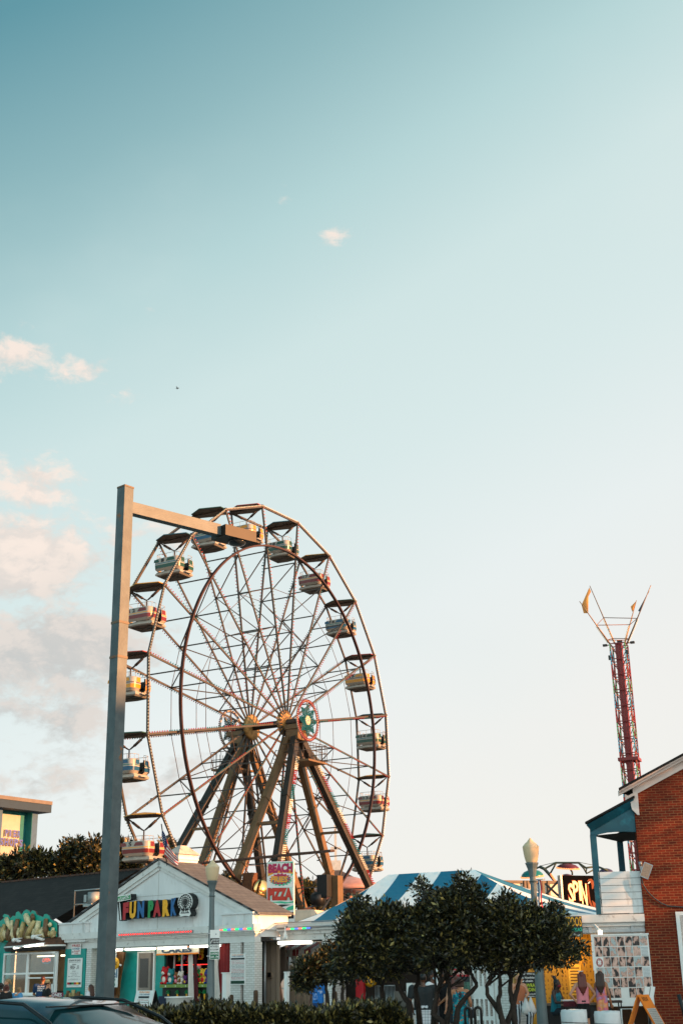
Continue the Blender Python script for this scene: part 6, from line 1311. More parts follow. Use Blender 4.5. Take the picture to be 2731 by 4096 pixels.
t = T('parking_sign', 'stacked parking sign plates strapped to the left street lamp', 'sign', W0, (lx, YS, b_[2])); sx0, sx1, sz0, sz1 = a[0], b_[0], b_[2], a[2]; w_, h_ = sx1 - sx0, sz1 - sz0
mb = MB(); mb.box(sx0, sx1, YS, YS + .02, sz0, sz1, 2); mb.box(sx0 + .01, sx1 - .01, YS - .004, YS, sz1 - .28 * h_, sz1 - .015 * h_, 0); mb.box(sx0 + .01, sx1 - .01, YS - .004, YS, sz1 - .5 * h_, sz1 - .285 * h_, 1); mb.box(sx0 + .01, sx1 - .01, YS - .004, YS, sz1 - .73 * h_, sz1 - .505 * h_, 0); mb.box(sx0 + .02, sx1 - .02, YS - .004, YS, sz0 + .015 * h_, sz1 - .745 * h_, 3)
tx_ = lambda s_, u0, u1, v0, v1, m: mb.text(s_, sx0 + u0 * w_, sx0 + u1 * w_, sz1 - v1 * h_, sz1 - v0 * h_, YS - .008, m, bold=.02)
tx_('BEGIN RIGHT', .28, .95, .315, .375, 0); tx_('TURN ONLY', .30, .95, .40, .46, 0); tx_('HRT BUSES &', .07, .93, .53, .60, 1); tx_('BICYCLES EXEMPT', .07, .93, .64, .70, 1); tx_('LOADING', .12, .88, .77, .84, 0); tx_('6AM - 1PM', .12, .88, .88, .95, 0)
mb.bar((sx0 + .22 * w_, YS - .006, sz1 - .34 * h_), (sx0 + .1 * w_, YS - .006, sz1 - .44 * h_), .02, .004, 0, up=(0, 1, 0)); mb.prism([(sx0 + .05 * w_, sz1 - .47 * h_), (sx0 + .19 * w_, sz1 - .44 * h_), (sx0 + .07 * w_, sz1 - .40 * h_)], YS - .008, YS - .004, 0)
mb.prism([(sx0 + w_ * (.62 + .07 * math.cos(q)), sz1 - h_ * (.15 + .03 * math.sin(q))) for q in np.linspace(0, 6.28, 9)[:-1]], YS - .006, YS - .004, 4)
t.part('plate', mb, [SIGNW, INK, SIGNW, M('sign_green', '#0a6a48', .5), GALV]); mb = MB()
for z in (sz1 - .1, sz0 + .1): mb.box(lx - .12, lx + .12, YS + .02, YS + .25, z - .015, z + .015)
t.part('strap', mb, GALV)
YB = 33.7; p0 = za('j', 515, 415, YB); p1 = za('j', 560, 410, YB); p2 = za('j', 610, 960, YB); p3 = za('j', 545, 965, YB); t = T('bunting_banner', 'red white and blue striped banner hanging from the right street lamp', 'banner', W0, (p3[0], YB, p3[2])); mb = MB(); n = 12
for c in range(3):
    V = []
    for j in range(n + 1):
        v = j / n
        for u in (c / 3, (c + 1) / 3): q = (p0 * (1 - u) + p1 * u) * (1 - v) + (p3 * (1 - u) + p2 * u) * v; V.append(q + np.array([.012 * math.sin(v * 9), .03 * math.sin(v * 7 + u * 3), 0]))
    mb.add(V, [(2 * j, 2 * j + 1, 2 * j + 3, 2 * j + 2) for j in range(n)], c, True)
t.part('cloth', mb, [M('bunting_blue', '#16406a', .8), M('bunting_white', '#d8d4cc', .8), M('bunting_red', '#b01a34', .8)]); mb = MB(); mb.tube([za('j', 495, 415, YB), za('j', 620, 408, YB)], .015, 5); t.part('rod', mb, GALV)
PY = 20.0; PB = at(400, 3990, PY); pt = at(503, 1955, PY); ux = np.array([pt[0], PY, pt[2]])
tp = T('street_light', 'tall rusty grey steel street light with a long arm and box lamp head', 'street light', W0, (pt[0], PY, 0))
PG = bpy.data.materials.new('post_paint'); PG.use_nodes = True; b = NB(PG.node_tree); pr = PG.node_tree.nodes['Principled BSDF']; tcg = b.n('ShaderNodeTexCoord').outputs['Object']
q = b.n('ShaderNodeVectorMath', operation='MULTIPLY'); b.l(tcg, q.inputs[0]); q.inputs[1].default_value = (3, 3, 1.1); na = b.noise(q.outputs[0], 1.6, 8, .68); nb_ = b.noise(tcg, 9, 5)
rs = b.sstep(b.m('ADD', na, b.m('MULTIPLY', b.m('SUBTRACT', nb_, .5), .25)), .64, .69); base = b.mix(b.sstep(b.noise(tcg, 5, 6), .3, .7), lin('#434f52'), lin('#535f61')); b.put(pr.inputs['Base Color'], b.mix(rs, base, b.mix(nb_, lin('#6a3412'), lin('#a0682c')))); pr.inputs['Roughness'].default_value = .5
bn = b.n('ShaderNodeBump'); bn.inputs['Strength'].default_value = .25; bn.inputs['Distance'].default_value = .01; b.l(b.m('ADD', b.noise(tcg, 40, 3), rs), bn.inputs['Height']); b.l(bn.outputs[0], pr.inputs['Normal'])
hw = .098; A0 = R(-40)
def sq(z, h): return [(pt[0] + h * 1.414 * math.cos(A0 + R(45 + 90 * i)), PY + h * 1.414 * math.sin(A0 + R(45 + 90 * i)), z) for i in range(4)]
mb = MB(); V = sq(0, hw * 1.0) + sq(pt[2], hw * .98); mb.add(V, [(3, 2, 1, 0), (4, 5, 6, 7), (0, 1, 5, 4), (1, 2, 6, 5), (2, 3, 7, 6), (3, 0, 4, 7)]); tp.part('post', mb, PG); mb = MB()
for (k, x, y) in (('A', 100, 775), ('A', 95, 955)): z = za(k, x, y, PY)[2]; V = sq(z - .02, hw * 1.06) + sq(z + .02, hw * 1.06); mb.add(V, [(0, 1, 5, 4), (1, 2, 6, 5), (2, 3, 7, 6), (3, 0, 4, 7), (4, 5, 6, 7), (3, 2, 1, 0)])
V = sq(pt[2], hw * 1.04) + sq(pt[2] + .03, hw * 1.04); mb.add(V, [(0, 1, 5, 4), (1, 2, 6, 5), (2, 3, 7, 6), (3, 0, 4, 7), (4, 5, 6, 7)]); tp.part('collar', mb, M('collar_rust', '#6a5a48', .6, dirt='#7a3a14', dirt_amt=.8, dscale=6))
# the arm runs level from the post top: find where its ray meets the arm's height
zA = pt[2] - .33
dr_ = ray(*zz('a', 1075, 480)); k_ = (zA - EYE) / dr_[2]; tip = np.array([0, 0, EYE]) + dr_ * k_
arm0 = np.array([pt[0], PY, zA]); dv = tip - arm0; dv /= np.linalg.norm(dv)
mb = MB(); mb.bar(arm0 + dv * .1, tip, .15, .20); tp.part('arm', mb, PG)
hd = ray(*zz('a', 1380, 620)); hc_ = np.array([0, 0, EYE]) + hd * ((zA - .02 - EYE) / hd[2]); L_ = np.linalg.norm((hc_ - tip)[:2]); hl_ = max(.5, L_ * 1.25)
sd = np.array([-dv[1], dv[0], 0]); mb = MB()
for (d0, d1, wz, za0, za1) in ((.0, hl_, .21, zA - .13, zA + .07),):
    c4 = lambda d, s_, z: tip + dv * d + sd * s_ + np.array([0, 0, z - zA]); V = [c4(d, s_, z) for z in (za0, za1) for d, s_ in ((d0, -wz), (d1, -wz), (d1, wz), (d0, wz))]; mb.add(V, [(3, 2, 1, 0), (4, 5, 6, 7), (0, 1, 5, 4), (1, 2, 6, 5), (2, 3, 7, 6), (3, 0, 4, 7)])
lh = tp.part('lamp_head', mb, M('lamp_bronze', '#241f1a', .5, .3)); mb = MB(); mb.lathe([(.16, .01), (.17, -.01), (.13, -.05), (.05, -.07)], tip + dv * hl_ * .6 + np.array([0, 0, -.13]), 20); tp.part('lens', mb, M('lens_dark', '#2a3034', .15), lh)

# ------------------------------------------------------------------ parked car (its roof and windscreen show)
CARP = M('car_blue', '#16303f', .16, .15, var=.03, coat=1.0); CARG = M('car_glass', '#123236', .08, 0, var=0, spec=.9); CARB = M('car_trim', '#0a0c0e', .4)
CF = Frame((-2.74, 12.3), 34)
car = T('parked_car', 'dark blue car parked at the kerb, seen over its roof', 'car', CF, (0, 0, 0))
xs_ = [-2.3, -2.1, -1.7, -.95, -.2, .45, 1.05, 1.55, 2.1, 2.35]; roofz = [.75, .95, 1.15, 1.46, 1.515, 1.48, 1.25, 1.0, .90, .6]
def car_sec(x, zt, wide=.9, low=.35):
    zs_ = [low, .55, .78, min(.95, zt), min(.97, zt)]; cab = zt > 1.0
    ws = [wide - .05, wide, wide, wide - .03, wide - .08]; P = [(ws[i], zs_[i]) for i in range(5)]
    if cab: P += [(wide - .08 - .28 * (zt - .97) / .5 * .6, .97 + (zt - .97) * .72), (wide - .08 - .30 * (zt - .97) / .5, zt - .06 * (zt - .97) / .5), (wide * .5, zt)]
    else: P += [(wide - .15, zt), (wide - .25, zt + .005), (wide * .5, zt + .015)]
    P += [(0, P[-1][1] + .02)]; return [(x, w, z) for w, z in P] + [(x, -w, z) for w, z in P[-2::-1]]
from bisect import bisect
xx = np.linspace(-2.3, 2.35, 32); secs = [car_sec(x, np.interp(x, xs_, roofz), .9 - .12 * max(0, abs(x) - 1.7)) for x in xx]; n = len(secs[0]); mb = MB()
mb.add([p_ for s_ in secs for p_ in s_], [], 0)
for i in range(len(secs) - 1):
    for j in range(n - 1):
        xm = (xx[i] + xx[i + 1]) / 2; jj = min(j, n - 2 - j); zt = np.interp(xm, xs_, roofz)
        m = 0
        if -1.6 < xm < 1.35 and 4 <= jj <= 5 and abs(xm + .25) > .05 and zt > 1.05: m = 1
        if (xm > .62 or xm < -1.15) and jj >= 6 and 1.0 < zt: m = 1
        mb.f.append((i * n + j, (i + 1) * n + j, (i + 1) * n + j + 1, i * n + j + 1)); mb.m.append(m); mb.sm.append(True)
mb.f.append(tuple(range(n))[::-1]); mb.m.append(0); mb.sm.append(False); mb.f.append(tuple(range((len(secs) - 1) * n, len(secs) * n))); mb.m.append(0); mb.sm.append(False)
car.part('body', mb, [CARP, CARG])
mb = MB()
for e in (-1, 1): mb.tube([(-.9, e * .60, 1.47), (-.2, e * .62, 1.515), (.35, e * .61, 1.485), (.75, e * .68, 1.34), (1.2, e * .78, 1.05)], .016, 6)
mb.bar((.58, -.55, 1.46), (.58, .55, 1.46), .05, .012); car.part('roof_trim', mb, CARB); mb = MB(); mb.lathe([(.03, 0), (.035, .03), (.008, .05), (.006, .14)], (-.75, 0, 1.49), 8); car.part('antenna', mb, CARB)
for x in (-1.4, 1.4):
    for e in (-1, 1):
        mb = MB(); mb.lathe([(.33, -.1), (.33, .1)], (x, e * .82, .33), 20, axis=(0, 1, 0)); wl = car.part('wheel', mb, CARB); mb = MB(); mb.lathe([(.2, -.11), (.2, .11)], (x, e * .82, .33), 12, axis=(0, 1, 0)); car.part('rim', mb, GALV, wl)
for e in (-1, 1): car.part('headlight', MB().ball((2.22, e * .62, .72), (.12, .18, .08)), SIGNW); car.part('mirror', MB().ball((.72, e * 1.0, 1.0), (.08, .12, .08)), CARP)
# bird in the sky
c = at(710, 1553, 240); mb = MB(); mb.ball(c, (.30, .12, .10), 0, 8, 6); mb.add([c + np.array(v) for v in ((-.1, 0, .05), (.15, 0, .05), (-.1, .5, .22), (-.15, .95, .1), (-.1, -.5, .22), (-.15, -.95, .1), (-.3, 0, .02), (-.5, .1, .03), (-.5, -.1, .03))], [(0, 1, 2), (2, 1, 3), (0, 4, 1), (4, 5, 1), (6, 7, 8), (0, 3, 2), (0, 4, 5)])
mb.ball(c + np.array([.3, 0, .04]), .08, 0, 6, 5); solo('bird', 'small dark bird flying high in the open sky', 'bird', mb, BLACK, W0, c)
# unseen block added to shade the street; its stepped heights leave higher things sunlit
HF = Frame((53.5, -30), -72)
mb = MB(); mb.box(0, 39, -14, 0, 0, 17.6); mb.box(39, 54.5, -14, 0, 0, 13.6); mb.box(54.5, 120, -14, 0, 0, 15.4); h_o = T('shade_block', 'long pale block added outside the frame to shade the street', 'building', HF, (60, 0, 0)); h_o.part('wall', mb, WHITE); mb = MB()
for i in range(28):
    for j in range(4): mb.box(2 + i * 4.2, 4.4 + i * 4.2, 0, .03, 1.2 + j * 3.2, 2.9 + j * 3.2)
h_o.part('windows', mb, GLASS)
# ------------------------------------------------------------------ vegetation
def leaf_mesh(name, C, Nrm, size, mats, wts, lw=.42, seed=1):
    """many small folded leaves at points C"""
    r = np.random.default_rng(seed); n = len(C)
    d = Nrm + r.normal(0, .55, (n, 3)) + np.array([0, 0, .35]); d /= np.linalg.norm(d, axis=1)[:, None]
    u = np.cross(d, r.normal(0, 1, (n, 3))); u /= np.maximum(np.linalg.norm(u, axis=1)[:, None], 1e-6)
    s_ = size * r.uniform(.5, 1.55, n)[:, None]; nn = np.cross(d, u)
    V = np.stack([C, C + d * s_ * .5 + u * s_ * lw * .5 + nn * s_ * .08, C + d * s_, C + d * s_ * .5 - u * s_ * lw * .5 + nn * s_ * .08], 1).reshape(-1, 3)
    me = bpy.data.meshes.new(name); me.vertices.add(4 * n); me.vertices.foreach_set('co', V.astype(np.float32).ravel())
    me.loops.add(6 * n); idx = np.arange(n)[:, None] * 4 + np.array([0, 1, 2, 0, 2, 3]); me.loops.foreach_set('vertex_index', idx.ravel().astype(np.int32))
    me.polygons.add(2 * n); me.polygons.foreach_set('loop_start', np.arange(2 * n, dtype=np.int32) * 3); me.polygons.foreach_set('loop_total', np.full(2 * n, 3, np.int32))
    for m in mats: me.materials.append(m)
    k = np.repeat(r.choice(len(mats), n, p=wts), 2); me.polygons.foreach_set('material_index', k.astype(np.int32)); me.update(calc_edges=True); me.validate(); return me
def crown_points(ells, n_cl, per, cr, seed, shell=.45):
    """leaf clumps through the outer part of a union of ellipsoids"""
    r = np.random.default_rng(seed); vol = np.array([e[1][0] * e[1][1] * e[1][2] for e in ells]) ** (2 / 3); vol /= vol.sum(); Cs = []; Ns = []
    ks = r.choice(len(ells), n_cl, p=vol)
    for k in ks:
        c, rad = ells[k]; d = r.normal(0, 1, 3); d /= np.linalg.norm(d); rr = (1 - shell * r.random() ** 1.5); p = np.array(c) + d * np.array(rad) * rr
        m = int(per * r.uniform(.5, 1.4)); q = r.normal(0, 1, (m, 3)); q /= np.linalg.norm(q, axis=1)[:, None]; q = q * (r.random((m, 1)) ** .5) * cr * r.uniform(.7, 1.3)
        Cs.append(p + q); Ns.append(np.tile(d * .7, (m, 1)) + q / cr * .6)
    return np.concatenate(Cs), np.concatenate(Ns)
def ell(k, x, y, rx, ry, Y, depth=None):
    c = za(k, x, y, Y); ax = abs(za(k, x + rx, y, Y)[0] - c[0]); az = abs(za(k, x, y - ry, Y)[2] - c[2]); return (c, (ax, depth or ax * .9, az))
def tree(lab, ells, stems, Y, n_cl, per, cr, leaf, seed, wts=(.63, .28, .09), trunk_r=.055, group=None, twigs=40, name='tree', bark=None):
    base = np.array(stems[0][0], float); t = T(name, lab, 'tree', W0, (base[0], base[1], 0), group)
    r0 = np.random.default_rng(seed + 100); sp = []
    for _ in range(26 if Y < 40 else 0):
        e = ells[r0.integers(len(ells))]; d = r0.normal(0, 1, 3); d[2] = abs(d[2]) * 1.2; d /= np.linalg.norm(d); sp.append((np.array(e[0]) + d * np.array(e[1]) * .98, np.array([.11, .11, .17]) * r0.uniform(.8, 1.6)))
    C, N = crown_points(ells, n_cl, per, cr, seed)
    if sp:
        C2, N2 = crown_points(sp, len(sp) * 3, 16, .09, seed + 1); C = np.concatenate([C, C2]); N = np.concatenate([N, N2])
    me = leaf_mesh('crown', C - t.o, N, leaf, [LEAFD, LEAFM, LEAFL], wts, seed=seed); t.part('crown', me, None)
    mb = MB(); r = random.Random(seed)
    for st in stems:
        n = len(st); pts = []
        for i in range(n - 1):
            for j in range(4):
                u = j / 4; pts.append(np.array(st[i]) * (1 - u) + np.array(st[i + 1]) * u + np.array([r.uniform(-.012, .012), r.uniform(-.012, .012), 0]))
        pts.append(np.array(st[-1])); L = len(pts); mb.tube(pts, [trunk_r * (1.15 - .75 * i / L) for i in range(L)], 7)
    for i in range(twigs):
        e = r.choice(ells); st = r.choice(stems); a = np.array(st[-1]) if r.random() < .6 else np.array(st[-2]); b_ = np.array(e[0]) + np.array([r.uniform(-.8, .8) * e[1][q] for q in range(3)]); m_ = (a + b_) / 2 + np.array([r.uniform(-.1, .1), r.uniform(-.1, .1), r.uniform(-.1, .05)])
        mb.tube([a, m_, b_], [trunk_r * .35, trunk_r * .22, trunk_r * .1], 5)
    t.part('trunk', mb, bark or BARK); return t
def stem(k, Y, pts, dy=0.): 
    P = [za(k, x, y, Y + (d[0] if d else 0)) for x, y, *d in pts]; a = P[0].copy(); P = [np.array([a[0] + (P[0][0] - P[1][0]) * .6, a[1], 0.0])] + P; return P
TG = 'dark clipped trees along the hedge'
tree('dark leafy tree, left of the three, spreading over the hedge end', [ell('o', 260, 420, 120, 130, 25.5, .9), ell('o', 420, 360, 150, 110, 25.2, .9), ell('o', 240, 540, 130, 110, 25.2, .8), ell('o', 400, 540, 170, 120, 25.0, .9), ell('o', 270, 310, 80, 60, 25.6, .6), ell('o', 270, 240, 36, 28, 25.6, .3), ell('o', 480, 310, 80, 55, 25.3, .6), ell('o', 200, 620, 90, 60, 25.2, .6)],
     [stem('o', 25, [(548, 800), (500, 735), (480, 640), (440, 560)]), stem('o', 25.2, [(600, 800), (585, 740), (605, 640), (590, 560)]), stem('o', 25.4, [(400, 760), (395, 700), (330, 640)])], 25, 780, 26,   .15, .078, 11, group=TG)
tree('dark leafy tree, tallest of the three, with the highest rounded top', [ell('o', 770, 265, 140, 85, 24.6, .9), ell('o', 865, 200, 105, 75, 24.4, .8), ell('o', 850, 320, 220, 130, 24.4, 1.0), ell('o', 680, 400, 150, 110, 24.6, .9), ell('o', 780, 500, 240, 110, 24.5, 1.0), ell('o', 640, 300, 95, 60, 24.8, .6), ell('o', 620, 160, 26, 36, 24.6, .25), ell('o', 860, 110, 40, 30, 24.4, .3), ell('o', 980, 450, 150, 110, 24.4, .9)],
     [stem('f', 24.4, [(640, 930), (560, 860), (590, 650), (640, 480)]), stem('f', 24.5, [(690, 920), (720, 800), (715, 600), (700, 430)]), stem('f', 24.3, [(785, 940), (800, 800), (870, 700), (980, 590), (930, 480), (870, 420)]), stem('f', 24.6, [(560, 940), (590, 700), (620, 560), (640, 440)])], 24.4, 980, 26, .15, .078, 12, group=TG)
tree('dark leafy tree, right of the three, reaching over the tattoo banner', [ell('o', 1080, 300, 105, 75, 24.2, .8), ell('o', 1110, 220, 36, 36, 24.2, .3), ell('o', 1200, 385, 185, 95, 24.1, .9), ell('o', 1355, 430, 95, 95, 24.0, .8), ell('o', 1120, 420, 170, 120, 24.2, .9), ell('o', 1250, 500, 190, 85, 24.0, .8), ell('o', 1265, 310, 55, 50, 24.2, .4), ell('o', 1385, 300, 34, 40, 24.1, .35), ell('o', 1420, 530, 85, 45, 24.0, .5), ell('o', 1060, 540, 140, 60, 24.2, .7), ell('o', 1490, 490, 45, 34, 24.0, .35)],
     [stem('f', 24.1, [(1240, 960), (1190, 820), (1085, 690), (1075, 590), (1120, 480)]), stem('f', 24.0, [(1230, 960), (1190, 740), (1205, 600), (1200, 470)]), stem('f', 24.2, [(1275, 940), (1330, 800), (1370, 620), (1400, 500), (1430, 440)]), stem('f', 24.2, [(1330, 800), (1300, 650), (1310, 520), (1270, 450)])], 24.1, 980, 26, .15, .078, 13, group=TG)
tree('small round shrub tree near the wing pillar', [ell('e', 1060, 780, 170, 170, 31, .7), ell('e', 1130, 690, 120, 80, 31, .5), ell('e', 1000, 880, 110, 100, 31, .5), ell('e', 1300, 560, 80, 90, 31, .4), ell('e', 1330, 700, 90, 90, 31, .4), ell('e', 1270, 800, 70, 70, 31, .4)],
     [stem('e', 31, [(1285, 1060), (1255, 930), (1200, 850)]), stem('e', 31.1, [(1360, 1060), (1365, 960), (1380, 860), (1340, 760)]), stem('e', 31.1, [(1470, 1050), (1480, 930), (1450, 820)])], 31, 330, 26, .15, .085, 14, trunk_r=.045, twigs=16)
# hedge
hg = T('hedge', 'long dark clipped hedge behind the parked car', 'hedge', W0, (-2, 22, 0))
r = np.random.default_rng(21); x0, x1 = za('d', 130, 1180, 22)[0], za('f', 470, 900, 22)[0]
mb = MB(); V = []; nx = 60
def htop(x): return 1.10 + .04 * math.sin(x * 2.1) + .03 * math.sin(x * 5.3 + 1) - .9 * max(0, (x - (x1 - .55)) / .55) ** 2.2
for i in range(nx + 1):
    x = x0 - .5 + (x1 - x0 + .45) * i / nx; h = htop(x) - .12
    for (y, z) in ((21.2, 0), (21.15, h * .7), (21.4, h), (22.9, h), (23.1, 0)): V.append((x, y, z))
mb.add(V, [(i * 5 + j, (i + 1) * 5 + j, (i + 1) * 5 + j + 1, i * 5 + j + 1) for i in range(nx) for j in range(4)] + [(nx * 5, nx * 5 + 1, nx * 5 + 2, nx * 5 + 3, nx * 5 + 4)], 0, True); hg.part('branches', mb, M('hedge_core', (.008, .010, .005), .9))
n = 26000; X_ = r.uniform(x0 - .5, x1, n); sel = r.random(n); HT = np.array([htop(x) for x in X_]); y = np.where(sel < .5, 21.1 + r.normal(0, .05, n), r.uniform(21.05, 23.0, n)); z = np.where(sel < .5, r.uniform(.45, 1, n) * HT, HT + r.normal(-.03, .05, n)); N = np.where((sel < .5)[:, None], np.array([0, -1, .5]), np.array([0, -.2, 1.0]))
C = np.stack([X_, y, z], 1); hg.part('foliage', leaf_mesh('foliage', C - hg.o, N, .085, [LEAFD, LEAFM, LEAFL], (.5, .33, .17), seed=5), None)
# trees beyond
def far_tree(lab, ells, base, Y, n_cl, per, cr, leaf, seed, group='trees beyond the roofs'):
    tree(lab, ells, [[np.array([base[0], Y, 0]), np.array([base[0], Y, base[2] * .5]), base]], Y, n_cl, per, cr, leaf, seed, wts=(.55, .35, .10), trunk_r=.2, group=group, twigs=14)
YT = 80
for i, (lab, es) in enumerate((('low ragged tree against the cream wall of the tall shop building', [(130, 1200, 95, 90), (90, 1340, 70, 90), (260, 1290, 110, 130), (330, 1200, 80, 100), (150, 1420, 160, 80)]),
    ('bushy tree between the shop building and the taller ragged trees', [(500, 1230, 170, 170), (420, 1110, 70, 60), (640, 1130, 120, 80), (700, 1300, 170, 150), (860, 1180, 110, 90), (900, 1330, 150, 110)]),
    ('tall ragged tree with gaps, left of the tall street light', [(1100, 1080, 90, 150), (1160, 930, 80, 80), (1130, 1290, 140, 140), (1020, 1230, 90, 160)]),
    ('tall dense tree standing partly behind the tall street light', [(1420, 1040, 120, 150), (1500, 930, 100, 80), (1400, 1270, 170, 130), (1560, 1150, 120, 200), (1700, 1200, 150, 200)]))):
    E_ = [ell('k', *e, YT - i * .5, 1.6) for e in es]; far_tree(lab, E_, E_[0][0], YT - i * .5, 130, 24, .42, .28, 30 + i)
E_ = [ell('l', *e, 84, 2.0) for e in ((150, 180, 120, 150), (330, 250, 170, 120), (520, 240, 130, 90), (740, 60, 60, 60), (200, 60, 90, 70))]; far_tree('dark tree mass behind the lowest left gondola', E_, E_[1][0], 84, 260, 26, .45, .3, 41)
E_ = [ell('n', *e, 105, 3) for e in ((720, 640, 120, 110), (820, 720, 110, 110), (650, 560, 60, 60), (880, 800, 80, 60))]; far_tree('sunlit tree low behind the wheel and food sign', E_, E_[0][0], 105, 240, 26, .5, .36, 42)
E_ = [ell('n', *e, 112, 3) for e in ((160, 560, 60, 90), (180, 700, 50, 90), (1190, 590, 70, 50), (1160, 640, 60, 60))]; far_tree('low tree behind the church side of the wheel base', E_[2:], E_[2][0], 112, 90, 26, .5, .36, 43); far_tree('low tree left of the tall food sign behind the roof', E_[:2], E_[0][0], 112, 80, 26, .5, .36, 44)
E_ = [ell('l', 1510, 440, 50, 40, 112, 2)]; far_tree('small tree top peeping over the pavilion roof', E_, E_[0][0], 112, 40, 26, .5, .36, 45)
# a street tree to the right of the frame: it dapples the sunlight on the brick wall
tree('large street tree beside the brick building, outside the frame', [((20.5, 30.5, 7.5), (2.6, 2.6, 2.4)), ((18.5, 32, 9.5), (1.8, 1.8, 1.5))], [[np.array([20, 31, 0]), np.array([20, 31, 3]), np.array([20.3, 30.6, 6])]], 31, 75, 22, .35, .22, 51, trunk_r=.22)

# ------------------------------------------------------------------ people
_pm = {}
def remesh(mb, name, mat, vox, o=(0, 0, 0), mats=None):
    me = mb.mesh('t', mat, o); ob = bpy.data.objects.new('t', me); col.objects.link(ob); md = ob.modifiers.new('r', 'REMESH'); md.mode = 'VOXEL'; md.voxel_size = vox; md.use_smooth_shade = True
    s2 = ob.modifiers.new('s', 'SMOOTH'); s2.iterations = 2; s2.factor = .5
    dg = bpy.context.evaluated_depsgraph_get(); dg.update(); out = bpy.data.meshes.new_from_object(ob.evaluated_get(dg)); out.name = name
    bpy.data.objects.remove(ob); bpy.data.meshes.remove(me)
    out.materials.clear(); out.materials.append(mat); out.polygons.foreach_set('material_index', [0] * len(out.polygons)); out.polygons.foreach_set('use_smooth', [True] * len(out.polygons)); return out
def caps(mb, p, q, r1, r2, seg=10):
    p, q = np.array(p, float), np.array(q, float); a = q - p; L = max(np.linalg.norm(a), 1e-6); a /= L
    prof = [(r1 * math.sin(R(15 * i)) + 1e-4, -r1 * math.cos(R(15 * i))) for i in range(6)] + [(r1, 0), (r2, L)] + [(r2 * math.cos(R(15 * i)) + 1e-4, L + r2 * math.sin(R(15 * i))) for i in range(1, 7)]
    mb.lathe(prof, p, seg, axis=a)
SKIN = {k: M('skin_' + k, c, .5, var=.06) for k, c in dict(fair='#c08a6c', tan='#a06a48', brown='#5a3826', dark='#38221a').items()}
HAIR = {k: M('hair_' + k, c, .5, var=.25, scale=40, stretch=(1, 1, .1)) for k, c in dict(red='#5a1e12', brown='#3a2014', black='#14100e', blonde='#b08a50', ash='#8a6c48', auburn='#4a1c10').items()}
def M_(name, c, **k): return M('cloth_' + name, c, .85, **k)
